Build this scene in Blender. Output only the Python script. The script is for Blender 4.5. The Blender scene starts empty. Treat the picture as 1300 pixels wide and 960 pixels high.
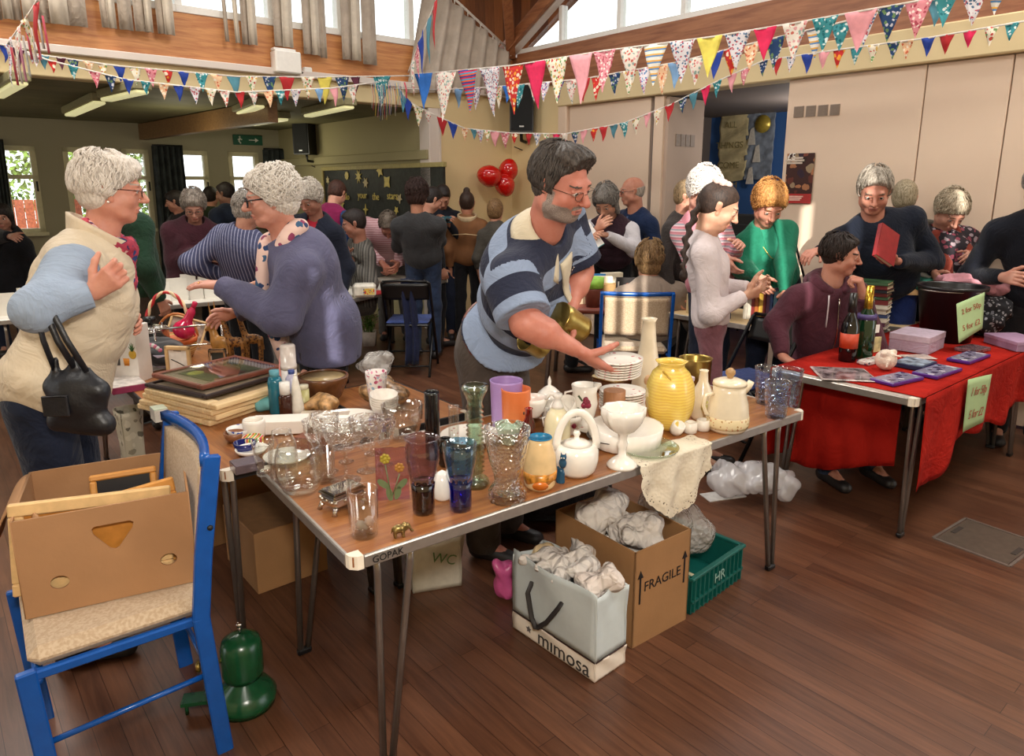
import bpy, math, random
import numpy as np
from mathutils import Vector, Matrix
random.seed(7); rng=np.random.RandomState(7)
C=bpy.context.scene.collection
PI=math.pi
# ---------------------------------------------------------------- camera model (photo is 1300 x 870 of a 1300 x 960 frame)
FP=900.0; PIT=math.radians(12.5); CH=1.6; SP,CP=math.sin(PIT),math.cos(PIT)
def ray(u,v):
    a=(u-650)/FP; b=(v-435)/FP
    return (a, CP-b*SP, -SP-b*CP)
def PZ(u,v,z=0.0):
    r=ray(u,v); t=(z-CH)/r[2]; return Vector((r[0]*t,r[1]*t,z))
def PY(u,v,Y):
    r=ray(u,v); t=Y/r[1]; return Vector((r[0]*t,Y,CH+r[2]*t))
def hit(u,v,p,n):
    r=ray(u,v); t=((p[0])*n[0]+(p[1])*n[1])/(r[0]*n[0]+r[1]*n[1])
    return Vector((r[0]*t,r[1]*t,CH+r[2]*t))
# ---------------------------------------------------------------- materials
def lin(c):
    if isinstance(c,str):
        c=c.lstrip('#'); c=[int(c[i:i+2],16) for i in (0,2,4)]
    o=[]
    for x in c[:3]:
        x=x/255.0
        o.append(x/12.92 if x<=.04045 else ((x+.055)/1.055)**2.4)
    return (o[0],o[1],o[2],1)
class NT:
    def __init__(s,name):
        s.m=bpy.data.materials.new(name); s.m.use_nodes=True; s.t=s.m.node_tree; s.n=s.t.nodes; s.l=s.t.links
        s.b=s.n['Principled BSDF']; s.o=s.n['Material Output']
    def new(s,ty,**kw):
        n=s.n.new(ty)
        for k,v in kw.items():
            if k in n.inputs: n.inputs[k].default_value=v
            else: setattr(n,k,v)
        return n
    def link(s,a,b): s.l.new(a,b)
    def coord(s,scale=(1,1,1),rot=(0,0,0),kind='Object'):
        tc=s.new('ShaderNodeTexCoord'); mp=s.new('ShaderNodeMapping')
        mp.inputs['Scale'].default_value=scale if hasattr(scale,'__len__') else (scale,)*3
        mp.inputs['Rotation'].default_value=rot
        s.link(tc.outputs[kind],mp.inputs[0]); return mp.outputs[0]
    def ramp(s,fac,stops,const=False):
        r=s.new('ShaderNodeValToRGB'); r.color_ramp.interpolation='CONSTANT' if const else 'LINEAR'
        e=r.color_ramp.elements
        while len(e)<len(stops): e.new(0.5)
        for i,(p,c) in enumerate(stops):
            e[i].position=p; e[i].color=c if len(c)==4 else lin(c)
        s.link(fac,r.inputs[0]); return r.outputs[0]
    def mix(s,fac,a,b,mode='MIX'):
        m=s.new('ShaderNodeMix',data_type='RGBA',blend_type=mode)
        for i,x in ((0,fac),(6,a),(7,b)):
            if hasattr(x,'is_linked') or hasattr(x,'links'): s.link(x,m.inputs[i])
            else: m.inputs[i].default_value=x
        return m.outputs[2]
    def noise(s,co,scale,detail=3,rough=.5,dist=0):
        n=s.new('ShaderNodeTexNoise'); n.inputs['Scale'].default_value=scale; n.inputs['Detail'].default_value=detail
        n.inputs['Roughness'].default_value=rough; n.inputs['Distortion'].default_value=dist
        if co: s.link(co,n.inputs['Vector'])
        return n.outputs['Fac']
    def math(s,op,a,b=0.0):
        m=s.new('ShaderNodeMath',operation=op)
        for i,x in enumerate((a,b)):
            if hasattr(x,'links'): s.link(x,m.inputs[i])
            else: m.inputs[i].default_value=x
        return m.outputs[0]
    def bump(s,h,strength=.3,dist=.01):
        b=s.new('ShaderNodeBump'); b.inputs['Strength'].default_value=strength; b.inputs['Distance'].default_value=dist
        s.link(h,b.inputs['Height']); s.link(b.outputs[0],s.b.inputs['Normal'])
    def setp(s,rough=.6,metal=0,spec=.5,sheen=0,sub=0):
        s.b.inputs['Roughness'].default_value=rough; s.b.inputs['Metallic'].default_value=metal
        s.b.inputs['Specular IOR Level'].default_value=spec
        if sheen: s.b.inputs['Sheen Weight'].default_value=sheen
        if sub:
            s.b.inputs['Subsurface Weight'].default_value=sub; s.b.inputs['Subsurface Radius'].default_value=(.01,.004,.002)
            s.b.inputs['Subsurface Scale'].default_value=.6
MC={}
def mat(col,rough=.6,metal=0,var=.08,vs=30,bump=0,bs=200,spec=.5,sheen=0,sub=0,name=None):
    key=(str(col),rough,metal,var,vs,bump,bs,spec,sheen,sub)
    if key in MC: return MC[key]
    t=NT(name or 'surface'); co=t.coord()
    c=lin(col)
    if var:
        d=tuple(max(0,x*(1-var*2)) for x in c[:3])+(1,); e=tuple(min(1,x*(1+var)) for x in c[:3])+(1,)
        t.link(t.ramp(t.noise(co,vs),[(.3,d),(.7,e)]),t.b.inputs['Base Color'])
    else: t.b.inputs['Base Color'].default_value=c
    t.setp(rough,metal,spec,sheen,sub)
    if bump: t.bump(t.noise(co,bs,2),bump)
    MC[key]=t.m; return t.m
def wrinkle(t,co,weave=900,bump=.25,k=1.0):
    a=t.noise(co,5.5,3,.55,2.6); a=t.math('ABSOLUTE',t.math('SUBTRACT',a,.5)); b=t.noise(co,11,2,.5,1.5)
    f=t.math('ADD',t.math('MULTIPLY',a,-2.2*k),t.math('ADD',t.math('MULTIPLY',b,.5*k),t.math('MULTIPLY',t.noise(co,weave,2),bump*.12)))
    t.bump(f,.36,.022)
def fabric(col,var=.12,rough=.85,weave=900,bump=.25,col2=None):
    key=('fab',str(col),var,weave,str(col2))
    if key in MC: return MC[key]
    t=NT('fabric'); co=t.coord(); c=lin(col)
    d=tuple(x*(1-var*2) for x in c[:3])+(1,); e=tuple(min(1,x*(1+var)) for x in c[:3])+(1,)
    if col2: d=lin(col2)
    t.link(t.ramp(t.noise(co,9 if not col2 else 260,4),[(.35,d),(.65,e)]),t.b.inputs['Base Color'])
    t.setp(rough,0,.2,sheen=.08); wrinkle(t,co,weave,bump)
    MC[key]=t.m; return t.m
def wood(c1,c2,scale=(1,12,12),rough=.45,rot=(0,0,0),ns=3,bump=.05,spec=.5,name='wood',dist=1.2):
    t=NT(name); mp=t.new('ShaderNodeMapping'); mp.inputs['Scale'].default_value=scale; t.link(t.coord((1,1,1),rot),mp.inputs[0]); co=mp.outputs[0]
    n=t.noise(co,ns,6,.6,dist)
    t.link(t.ramp(n,[(.3,c1),(.7,c2)]),t.b.inputs['Base Color']); t.setp(rough,0,spec)
    if bump: t.bump(n,bump)
    return t.m
def glass(tint=(1,1,1),rough=.0,cut=0,ior=1.5,name='glass',strength=1.0):
    t=NT(name); tr=t.new('ShaderNodeBsdfTransparent'); gl=t.new('ShaderNodeBsdfGlossy'); mx=t.new('ShaderNodeMixShader'); fr=t.new('ShaderNodeLayerWeight')
    tr.inputs[0].default_value=tuple(tint)+(1,); gl.inputs['Roughness'].default_value=max(rough,.02); fr.inputs[0].default_value=.5
    gl.inputs[0].default_value=(1,1,1,1)
    if cut:
        v=t.new('ShaderNodeTexVoronoi'); v.inputs['Scale'].default_value=cut
        t.link(t.coord(),v.inputs['Vector'])
        b=t.new('ShaderNodeBump'); b.inputs['Strength'].default_value=.8; b.inputs['Distance'].default_value=.006
        t.link(v.outputs['Distance'],b.inputs['Height']); t.link(b.outputs[0],gl.inputs['Normal']); t.link(b.outputs[0],fr.inputs['Normal'])
    k=t.math('MULTIPLY',t.math('POWER',fr.outputs['Facing'],3.2),.85*strength); k=t.math('MINIMUM',t.math('ADD',k,.075*strength),1.0)
    t.link(k,mx.inputs[0]); t.link(tr.outputs[0],mx.inputs[1]); t.link(gl.outputs[0],mx.inputs[2]); t.link(mx.outputs[0],t.o.inputs[0])
    return t.m
def floral(base,cols,scale=60,rough=.8,th=.45,detail=True,name='patterned_fabric'):
    """scattered blobs of several colours on a base"""
    t=NT(name); co=t.coord(); v=t.new('ShaderNodeTexVoronoi'); v.inputs['Scale'].default_value=scale
    nz=t.new('ShaderNodeTexNoise'); nz.inputs['Scale'].default_value=scale*.9; t.link(co,nz.inputs['Vector'])
    va=t.new('ShaderNodeVectorMath',operation='MULTIPLY_ADD'); va.inputs[1].default_value=(.6/scale*1.5,)*3
    t.link(nz.outputs['Color'],va.inputs[0]); t.link(co,va.inputs[2]); t.link(va.outputs[0],v.inputs['Vector'])
    sep=t.new('ShaderNodeSeparateColor'); t.link(v.outputs['Color'],sep.inputs[0])
    n=len(cols); cc=t.ramp(sep.outputs[0],[(i/n,lin(c)) for i,c in enumerate(cols)],const=True)
    m=t.math('LESS_THAN',v.outputs['Distance'],th)
    t.link(t.mix(m,lin(base),cc),t.b.inputs['Base Color']); t.setp(rough,0,.3); return t.m
def stripes(cols,axis='Z',period=.01,rough=.8,attr=None,widths=None,name='striped_fabric',rot=(0,0,0)):
    t=NT(name)
    if attr:
        a=t.new('ShaderNodeAttribute'); a.attribute_name=attr; f=a.outputs['Fac']
    else:
        sep=t.new('ShaderNodeSeparateXYZ'); t.link(t.coord(rot=rot),sep.inputs[0]); f=sep.outputs['XYZ'.index(axis)]
    f=t.math('FRACT',t.math('DIVIDE',f,period))
    n=len(cols); p=0; st=[]
    for i,c in enumerate(cols):
        st.append((p,lin(c))); p+=(widths[i] if widths else 1/n)
    t.link(t.ramp(f,st,const=True),t.b.inputs['Base Color']); t.setp(rough,0,.3); wrinkle(t,t.coord()); return t.m
def emis(col,s):
    t=NT('lamp_glow'); t.b.inputs['Emission Color'].default_value=lin(col); t.b.inputs['Emission Strength'].default_value=s
    t.b.inputs['Base Color'].default_value=lin(col); return t.m
# ---------------------------------------------------------------- mesh building
def Rz(a): return Matrix.Rotation(a,4,'Z')
def Rx(a): return Matrix.Rotation(a,4,'X')
def Ry(a): return Matrix.Rotation(a,4,'Y')
def T(x,y=None,z=None):
    return Matrix.Translation(Vector(x) if y is None else Vector((x,y,z)))
def frame(d,up=(0,0,1)):
    z=Vector(d).normalized(); u=Vector(up)
    if abs(z.dot(u))>.98: u=Vector((0,1,0))
    x=u.cross(z).normalized(); y=z.cross(x); return Matrix((x,y,z)).transposed()
class MB:
    def __init__(s): s.v=[]; s.f=[]; s.m=[]; s.sm=[]
    def add(s,vs,fs,mi=0,M=None,sm=False):
        o=len(s.v)
        if M is not None: vs=[M@Vector(v) for v in vs]
        s.v+= [tuple(v) for v in vs]; s.f+=[tuple(i+o for i in f) for f in fs]; s.m+=[mi]*len(fs); s.sm+=[sm]*len(fs); return s
    def box(s,c,d,M=None,mi=0,b=0):
        x,y,z=d[0]/2,d[1]/2,d[2]/2; b=min(b,x*.98,y*.98,z*.98)
        if b<=0:
            vs=[(c[0]+i*x,c[1]+j*y,c[2]+k*z) for i in(-1,1) for j in(-1,1) for k in(-1,1)]
            fs=[(0,1,3,2),(4,6,7,5),(0,4,5,1),(2,3,7,6),(0,2,6,4),(1,5,7,3)]
            return s.add(vs,fs,mi,M)
        vs=[];ix={}
        for i in(-1,1):
            for j in(-1,1):
                for k in(-1,1):
                    for a in range(3):
                        p=[x-b,y-b,z-b]; p[a]+=b
                        ix[i,j,k,a]=len(vs); vs.append((c[0]+i*p[0],c[1]+j*p[1],c[2]+k*p[2]))
        fs=[]
        for a in range(3):
            for sg in(-1,1):
                q=[]
                for (p,r) in((-1,-1),(1,-1),(1,1),(-1,1)):
                    t=[0,0,0]; t[a]=sg; t[(a+1)%3]=p; t[(a+2)%3]=r; q.append(ix[t[0],t[1],t[2],a])
                fs.append(tuple(q if sg>0 else q[::-1]))
        for a in range(3):
            b1,b2=(a+1)%3,(a+2)%3
            for p in(-1,1):
                for r in(-1,1):
                    t=[0,0,0];t[b1]=p;t[b2]=r;t[a]=-1; u=list(t);u[a]=1
                    q=[ix[(*t,b1)],ix[(*u,b1)],ix[(*u,b2)],ix[(*t,b2)]]
                    fs.append(tuple(q if p*r<0 else q[::-1]))
        for i in(-1,1):
            for j in(-1,1):
                for k in(-1,1):
                    q=[ix[i,j,k,0],ix[i,j,k,1],ix[i,j,k,2]]; fs.append(tuple(q if i*j*k>0 else q[::-1]))
        return s.add(vs,fs,mi,M)
    def tube(s,pts,r,n=8,mi=0,M=None,cap=True,sx=1,up=(0,0,1)):
        pts=[Vector(p) for p in pts]; k=len(pts); rs=r if hasattr(r,'__len__') else [r]*k
        vs=[];fs=[];pr=None
        for i,p in enumerate(pts):
            d=(pts[min(i+1,k-1)]-pts[max(i-1,0)]).normalized()
            if pr is None: x=frame(d,up).col[0].copy()
            else:
                x=pr-d*pr.dot(d)
                x=x.normalized() if x.length>1e-6 else frame(d,up).col[0].copy()
            y=d.cross(x); pr=x
            for j in range(n):
                a=2*PI*j/n; vs.append(p+x*math.cos(a)*rs[i]*sx+y*math.sin(a)*rs[i])
        for i in range(k-1):
            for j in range(n):
                fs.append((i*n+j,i*n+(j+1)%n,(i+1)*n+(j+1)%n,(i+1)*n+j))
        if cap: fs+= [tuple(range(n))[::-1],tuple(range((k-1)*n,k*n))]
        return s.add(vs,fs,mi,M,True)
    def lathe(s,prof,n=32,mi=0,M=None,c=(0,0,0),flute=None,sm=True):
        vs=[];fs=[];k=len(prof)
        for (r,z) in prof:
            for j in range(n):
                a=2*PI*j/n; rr=r*(1+(flute(a,z) if flute else 0)); vs.append((c[0]+rr*math.cos(a),c[1]+rr*math.sin(a),c[2]+z))
        for i in range(k-1):
            for j in range(n): fs.append((i*n+j,i*n+(j+1)%n,(i+1)*n+(j+1)%n,(i+1)*n+j))
        if prof[0][0]>1e-4: fs.append(tuple(range(n))[::-1])
        if prof[-1][0]>1e-4 : fs.append(tuple(range((k-1)*n,k*n)))
        return s.add(vs,fs,mi,M,sm)
    def prism(s,poly,h,M=None,mi=0,sm=False):
        n=len(poly); vs=[(p[0],p[1],-h/2) for p in poly]+[(p[0],p[1],h/2) for p in poly]
        fs=[tuple(range(n))[::-1],tuple(range(n,2*n))]+[(i,(i+1)%n,n+(i+1)%n,n+i) for i in range(n)]
        return s.add(vs,fs,mi,M,sm)
    def ball(s,c,r,n=16,M=None,mi=0):
        r=r if hasattr(r,'__len__') else (r,)*3
        vs=[];fs=[];m=max(n//2,4)
        for i in range(1,m):
            t=PI*i/m
            for j in range(n): a=2*PI*j/n; vs.append((c[0]+r[0]*math.sin(t)*math.cos(a),c[1]+r[1]*math.sin(t)*math.sin(a),c[2]+r[2]*math.cos(t)))
        for i in range(m-2):
            for j in range(n): fs.append((i*n+j,(i+1)*n+j,(i+1)*n+(j+1)%n,i*n+(j+1)%n))
        vs+= [(c[0],c[1],c[2]+r[2]),(c[0],c[1],c[2]-r[2])]; q=len(vs)
        for j in range(n): fs+= [(j,(j+1)%n,q-2),((m-2)*n+(j+1)%n,(m-2)*n+j,q-1)]
        return s.add(vs,fs,mi,M,True)
    def grid(s,fn,nu,nv,mi=0,M=None,th=0,sm=True,wrap=False):
        P=[[Vector(fn(i/nu,j/nv)) for j in range(nv+1)] for i in range(nu+1)]
        w=nv+1; vs=[p for r in P for p in r]; fs=[]
        for i in range(nu):
            for j in range(nv): fs.append((i*w+j,(i+1)*w+j,(i+1)*w+j+1,i*w+j+1))
        if th:
            N=[]
            for i in range(nu+1):
                for j in range(nv+1):
                    a=P[min(i+1,nu)][j]-P[max(i-1,0)][j]; b=P[i][min(j+1,nv)]-P[i][max(j-1,0)]
                    nn=a.cross(b); N.append(nn.normalized() if nn.length>1e-9 else Vector((0,0,1)))
            q=len(vs); vs=vs+[v-n*th for v,n in zip(vs,N)]
            fs=fs+[tuple(x+q for x in f[::-1]) for f in fs]
            for i in range(nu): fs+= [(i*w,q+i*w,q+(i+1)*w,(i+1)*w),(i*w+nv,(i+1)*w+nv,q+(i+1)*w+nv,q+i*w+nv)]
            for j in range(nv): fs+= [(j,j+1,q+j+1,q+j),(nu*w+j,q+nu*w+j,q+nu*w+j+1,nu*w+j+1)]
        return s.add(vs,fs,mi,M,sm)
    def build(s,name,mats,parent=None,loc=(0,0,0),rot=(0,0,0),smooth=None):
        me=bpy.data.meshes.new(name); me.from_pydata(s.v,[],s.f)
        for m in (mats if isinstance(mats,(list,tuple)) else [mats]): me.materials.append(m)
        me.polygons.foreach_set('material_index',s.m)
        me.polygons.foreach_set('use_smooth',[smooth]*len(s.f) if smooth is not None else s.sm)
        me.update(); o=bpy.data.objects.new(name,me); C.objects.link(o)
        o.location=loc; o.rotation_euler=rot
        if parent: o.parent=parent
        return o
def thing(name,label,cat,loc=(0,0,0),rz=0,group=None,rot=None):
    o=bpy.data.objects.new(name,None); C.objects.link(o); o.empty_display_size=.05
    o.location=loc; o.rotation_euler=rot if rot else (0,0,rz); o['label']=label; o['category']=cat
    if group: o['group']=group
    return o
def tag(o,label,cat,group=None,kind=None):
    o['label']=label; o['category']=cat
    if group: o['group']=group
    if kind: o['kind']=kind
    return o
def struct(o,kind='structure'): o['kind']=kind; return o
def dup(root,loc,rz=None,label=None,group=None,rot=None,scale=None):
    r=root.copy(); C.objects.link(r); r.location=loc
    if rz is not None: r.rotation_euler=(0,0,rz)
    if rot is not None: r.rotation_euler=rot
    if label: r['label']=label
    if group: r['group']=group
    if scale: r.scale=(scale,)*3 if not hasattr(scale,'__len__') else scale
    for ch in list(root.children):
        c=ch.copy(); C.objects.link(c); c.parent=r
        for g in list(ch.children):
            d=g.copy(); C.objects.link(d); d.parent=c
    return r
def npmesh(name,V,F,mats,mi=None,parent=None,loc=(0,0,0),attr=None):
    me=bpy.data.meshes.new(name); n=len(V); m=len(F)
    me.vertices.add(n); me.vertices.foreach_set('co',np.asarray(V,dtype=np.float32).ravel())
    me.loops.add(m*4); me.loops.foreach_set('vertex_index',np.asarray(F,dtype=np.int32).ravel())
    me.polygons.add(m); me.polygons.foreach_set('loop_start',np.arange(0,m*4,4,dtype=np.int32))
    for x in mats: me.materials.append(x)
    if mi is not None: me.polygons.foreach_set('material_index',mi.astype(np.int32))
    me.polygons.foreach_set('use_smooth',np.ones(m,dtype=bool))
    if attr is not None:
        a=me.attributes.new('st','FLOAT','POINT'); a.data.foreach_set('value',attr.astype(np.float32))
    me.update(); me.validate()
    o=bpy.data.objects.new(name,me); C.objects.link(o); o.location=loc
    if parent: o.parent=parent
    return o
def text(body,size,loc,rot,m,parent=None,name='lettering',ext=.0006,align='CENTER',sx=1,shear=0):
    cu=bpy.data.curves.new(name,'FONT'); cu.body=body; cu.size=size; cu.extrude=ext; cu.align_x=align; cu.align_y='CENTER'; cu.shear=shear; cu.resolution_u=3
    o=bpy.data.objects.new(name,cu); C.objects.link(o)
    dg=bpy.context.evaluated_depsgraph_get(); me=bpy.data.meshes.new_from_object(o.evaluated_get(dg))
    bpy.data.objects.remove(o); me.materials.clear(); me.materials.append(m)
    o=bpy.data.objects.new(name,me); C.objects.link(o); o.location=loc; o.scale=(sx,1,1)
    if isinstance(rot,Matrix): o.rotation_euler=rot.to_euler()
    else: o.rotation_euler=rot
    if parent: o.parent=parent
    return o
# ---------------------------------------------------------------- signed-distance modelling
def snet(f,o,h):
    s=f<0; nx,ny,nz=f.shape
    cnt=np.zeros((nx-1,ny-1,nz-1),np.int8)
    for i in(0,1):
        for j in(0,1):
            for k in(0,1): cnt+=s[i:nx-1+i,j:ny-1+j,k:nz-1+k]
    act=(cnt>0)&(cnt<8); A=np.argwhere(act); idx=np.full(act.shape,-1,np.int32); idx[act]=np.arange(len(A))
    acc=np.zeros((len(A),3)); n=np.zeros(len(A))
    co=[(i,j,k) for i in(0,1) for j in(0,1) for k in(0,1)]
    for a in co:
        for ax in range(3):
            if a[ax]: continue
            b=list(a); b[ax]=1
            fa=f[A[:,0]+a[0],A[:,1]+a[1],A[:,2]+a[2]]; fb=f[A[:,0]+b[0],A[:,1]+b[1],A[:,2]+b[2]]
            m=(fa<0)!=(fb<0); t=np.where(m,fa/np.where(m,fa-fb,1),0)
            p=np.zeros((len(A),3)); p[:]=a; p[:,ax]+=t; acc+=p*m[:,None]; n+=m
    V=np.array(o)+h*(A+acc/n[:,None]); Fs=[]
    for ax in range(3):
        sl0=[slice(None)]*3; sl1=[slice(None)]*3; sl0[ax]=slice(0,-1); sl1[ax]=slice(1,None)
        ch=s[tuple(sl0)]!=s[tuple(sl1)]; E=np.argwhere(ch)
        b,c=(ax+1)%3,(ax+2)%3
        ok=(E[:,b]>0)&(E[:,c]>0)&(E[:,b]<f.shape[b]-1)&(E[:,c]<f.shape[c]-1); E=E[ok]
        q=[]
        for (db,dc) in((-1,-1),(0,-1),(0,0),(-1,0)):
            e=E.copy(); e[:,b]+=db; e[:,c]+=dc; q.append(idx[e[:,0],e[:,1],e[:,2]])
        Q=np.stack(q,1); ins=s[E[:,0],E[:,1],E[:,2]]; Q[~ins]=Q[~ins][:,::-1]; Fs.append(Q)
    F=np.concatenate(Fs); F=F[(F>=0).all(1)]
    return V,F
class SDF:
    def __init__(s,h=.006,k=.02): s.h=h; s.k=k; s.ops=[]
    def cap(s,a,b,ra,rb=None,k=None,sub=False,fl=None):
        s.ops.append(('c',np.array(a,float),np.array(b,float),ra,ra if rb is None else rb,s.k if k is None else k,sub,fl)); return s
    def ell(s,c,r,R=None,k=None,sub=False):
        s.ops.append(('e',np.array(c,float),np.array(r if hasattr(r,'__len__') else (r,)*3,float),None if R is None else np.array(R,float)[:3,:3],s.k if k is None else k,sub)); return s
    def cut(s,p,n,k=.006): s.ops.append(('p',np.array(p,float),np.array(Vector(n).normalized()),k)); return s
    def fn(s,g): s.ops.append(('f',g)); return s
    def shell(s,t): s.ops.append(('s',t)); return s
    def mesh(s):
        h=s.h; lo=[];hi=[]
        def bb(op):
            if op[0]=='c':
                r=max(op[3],op[4]); return np.minimum(op[1],op[2])-r,np.maximum(op[1],op[2])+r
            R=op[3]; e=op[2] if R is None else np.sqrt(((R*op[2])**2).sum(1)); return op[1]-e,op[1]+e
        for op in s.ops:
            if op[0] in 'ce' and not op[5 if op[0]=='e' else 6]:
                a,b=bb(op); lo.append(a); hi.append(b)
        lo=np.min(lo,0)-h*4-.01; hi=np.max(hi,0)+h*4+.01
        n=np.ceil((hi-lo)/h).astype(int)+1
        f=np.full(n,1.0,np.float32); ax=[lo[i]+h*np.arange(n[i],dtype=np.float64) for i in range(3)]
        for op in s.ops:
            if op[0]=='p':
                g=(ax[0][:,None,None]-op[1][0])*op[2][0]+(ax[1][None,:,None]-op[1][1])*op[2][1]+(ax[2][None,None,:]-op[1][2])*op[2][2]
                k=op[3]; t=np.maximum(k-np.abs(f-g),0)/k; f=(np.maximum(f,g)+t*t*k*.25).astype(np.float32); continue
            if op[0]=='f':
                X,Y,Z=np.meshgrid(*ax,indexing='ij',sparse=True); f=op[1](f,X,Y,Z).astype(np.float32); continue
            if op[0]=='s': f=np.maximum(f,-(f+op[1])); continue
            a,b=bb(op); k=op[5] if op[0]=='c' else op[4]; sub=op[6] if op[0]=='c' else op[5]
            m=k+3*h+(.03 if not sub else 0)
            i0=np.clip(np.floor((a-m-lo)/h).astype(int),0,n); i1=np.clip(np.ceil((b+m-lo)/h).astype(int)+1,0,n)
            if (i1<=i0).any(): continue
            X=ax[0][i0[0]:i1[0]][:,None,None]; Y=ax[1][i0[1]:i1[1]][None,:,None]; Z=ax[2][i0[2]:i1[2]][None,None,:]
            if op[0]=='c':
                A,B,ra,rb=op[1],op[2],op[3],op[4]; px,py,pz=X-A[0],Y-A[1],Z-A[2]; d=B-A
                if op[7] is not None:
                    nn,sc=op[7]; nn=np.array(nn,float); q=(px*nn[0]+py*nn[1]+pz*nn[2])*(sc-1); px=px+nn[0]*q; py=py+nn[1]*q; pz=pz+nn[2]*q; d=d+nn*d.dot(nn)*(sc-1)
                L=max(d.dot(d),1e-12); t=np.clip((px*d[0]+py*d[1]+pz*d[2])/L,0,1)
                g=np.sqrt((px-t*d[0])**2+(py-t*d[1])**2+(pz-t*d[2])**2)-(ra+t*(rb-ra))
            else:
                px,py,pz=X-op[1][0],Y-op[1][1],Z-op[1][2]; r=op[2]; R=op[3]
                if R is not None: px,py,pz=[px*R[0,i]+py*R[1,i]+pz*R[2,i] for i in range(3)]
                k0=np.sqrt((px/r[0])**2+(py/r[1])**2+(pz/r[2])**2); k1=np.sqrt((px/r[0]**2)**2+(py/r[1]**2)**2+(pz/r[2]**2)**2)
                g=k0*(k0-1)/np.maximum(k1,1e-9)
            w=f[i0[0]:i1[0],i0[1]:i1[1],i0[2]:i1[2]]
            if sub: g=-g; t=np.maximum(k-np.abs(w-g),0)/k; w[...]=np.maximum(w,g)+t*t*k*.25
            else: t=np.maximum(k-np.abs(w-g),0)/k; w[...]=np.minimum(w,g)-t*t*k*.25
        f[0]=f[-1]=1; f[:,0]=f[:,-1]=1; f[:,:,0]=f[:,:,-1]=1
        if not (f<0).any(): return np.zeros((0,3)),np.zeros((0,4),np.int32)
        return snet(f,lo,h)
def folds(amp,fr=(9,9,5),seed=0,sh=2.2):
    p=np.random.RandomState(seed).rand(6)*6.28
    def g(f,X,Y,Z):
        a=np.sin(X*fr[0]*3+p[0]+sh*np.sin(Z*fr[2]*2+p[1]+Y*5))+np.sin(Y*fr[1]*3+Z*7+p[2]+sh*np.sin(X*fr[0]+p[3]))
        b=np.sin((X*.7+Z)*fr[2]*5+p[4]+1.5*np.sin(Y*13+X*9))*.6
        return f-amp*(a+b)*.5
    return g
def curls(amp,w=.02,seed=0):
    p=np.random.RandomState(seed).rand(6)*6.28; q=6.28/w
    def g(f,X,Y,Z):
        a=np.sin(X*q+p[0]+1.7*np.sin(Y*q*.43+p[1]))*np.sin(Y*q*.9+p[2]+1.7*np.sin(Z*q*.47))*np.sin(Z*q*.8+p[3]+1.7*np.sin(X*q*.4))
        b=np.sin(X*q*2.1+Y*q*1.3+p[4])*np.sin(Z*q*1.9+X*q+p[5])
        return f-amp*(a+.45*b)
    return g
# ---------------------------------------------------------------- people
def skinmat(col,var=.10):
    key=('skin',col)
    if key in MC: return MC[key]
    t=NT('skin'); co=t.coord(); c=lin(col)
    d=(c[0]*.88,c[1]*.74,c[2]*.70,1); e=tuple(min(1,x*1.08) for x in c[:3])+(1,)
    t.link(t.ramp(t.noise(co,14,4,.6),[(.32,d),(.62,e)]),t.b.inputs['Base Color'])
    t.setp(.48,0,.4,sub=.12); t.bump(t.noise(co,220,2),.12,.003); MC[key]=t.m; return t.m
def hairmat(c1,c2):
    key=('hair',c1,c2)
    if key in MC: return MC[key]
    t=NT('hair'); n=t.noise(t.coord((70,70,16)),2.2,4,.6,.8)
    t.link(t.ramp(n,[(.36,lin(c2)),(.58,lin(c1))]),t.b.inputs['Base Color']); t.setp(.55,0,.28)
    t.bump(t.noise(t.coord((200,200,40)),2,3),.25,.003); MC[key]=t.m; return t.m
def beardmat(skin,c):
    t=NT('bearded_skin'); co=t.coord(); a=t.new('ShaderNodeAttribute'); a.attribute_name='st'; k=lin(skin)
    sk=t.ramp(t.noise(co,14,4,.6),[(.32,(k[0]*.88,k[1]*.74,k[2]*.70,1)),(.62,k)])
    b=t.ramp(t.noise(t.coord((260,260,90)),2,3),[(.35,tuple(x*.45 for x in lin(c)[:3])+(1,)),(.62,lin(c))])
    f=t.math('MULTIPLY',t.math('SUBTRACT',t.math('ADD',a.outputs['Fac'],t.math('MULTIPLY',t.noise(co,260,2),.5)),.55),2.2)
    f=t.math('MINIMUM',t.math('MAXIMUM',f,0.0),.92)
    t.link(t.mix(f,sk,b),t.b.inputs['Base Color']); t.setp(.55,0,.4); t.bump(t.noise(co,350,2),.25,.003); return t.m
def hframe(yaw,pitch,roll=0):
    y,p=math.radians(yaw),math.radians(pitch)
    f=Vector((math.sin(y)*math.cos(p),-math.cos(y)*math.cos(p),-math.sin(p)))
    r=f.cross(Vector((0,0,1))).normalized(); u=r.cross(f)
    if roll:
        q=Matrix.Rotation(math.radians(roll),3,f); r=q@r; u=q@u
    return Matrix((r,f,u)).transposed()
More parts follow.
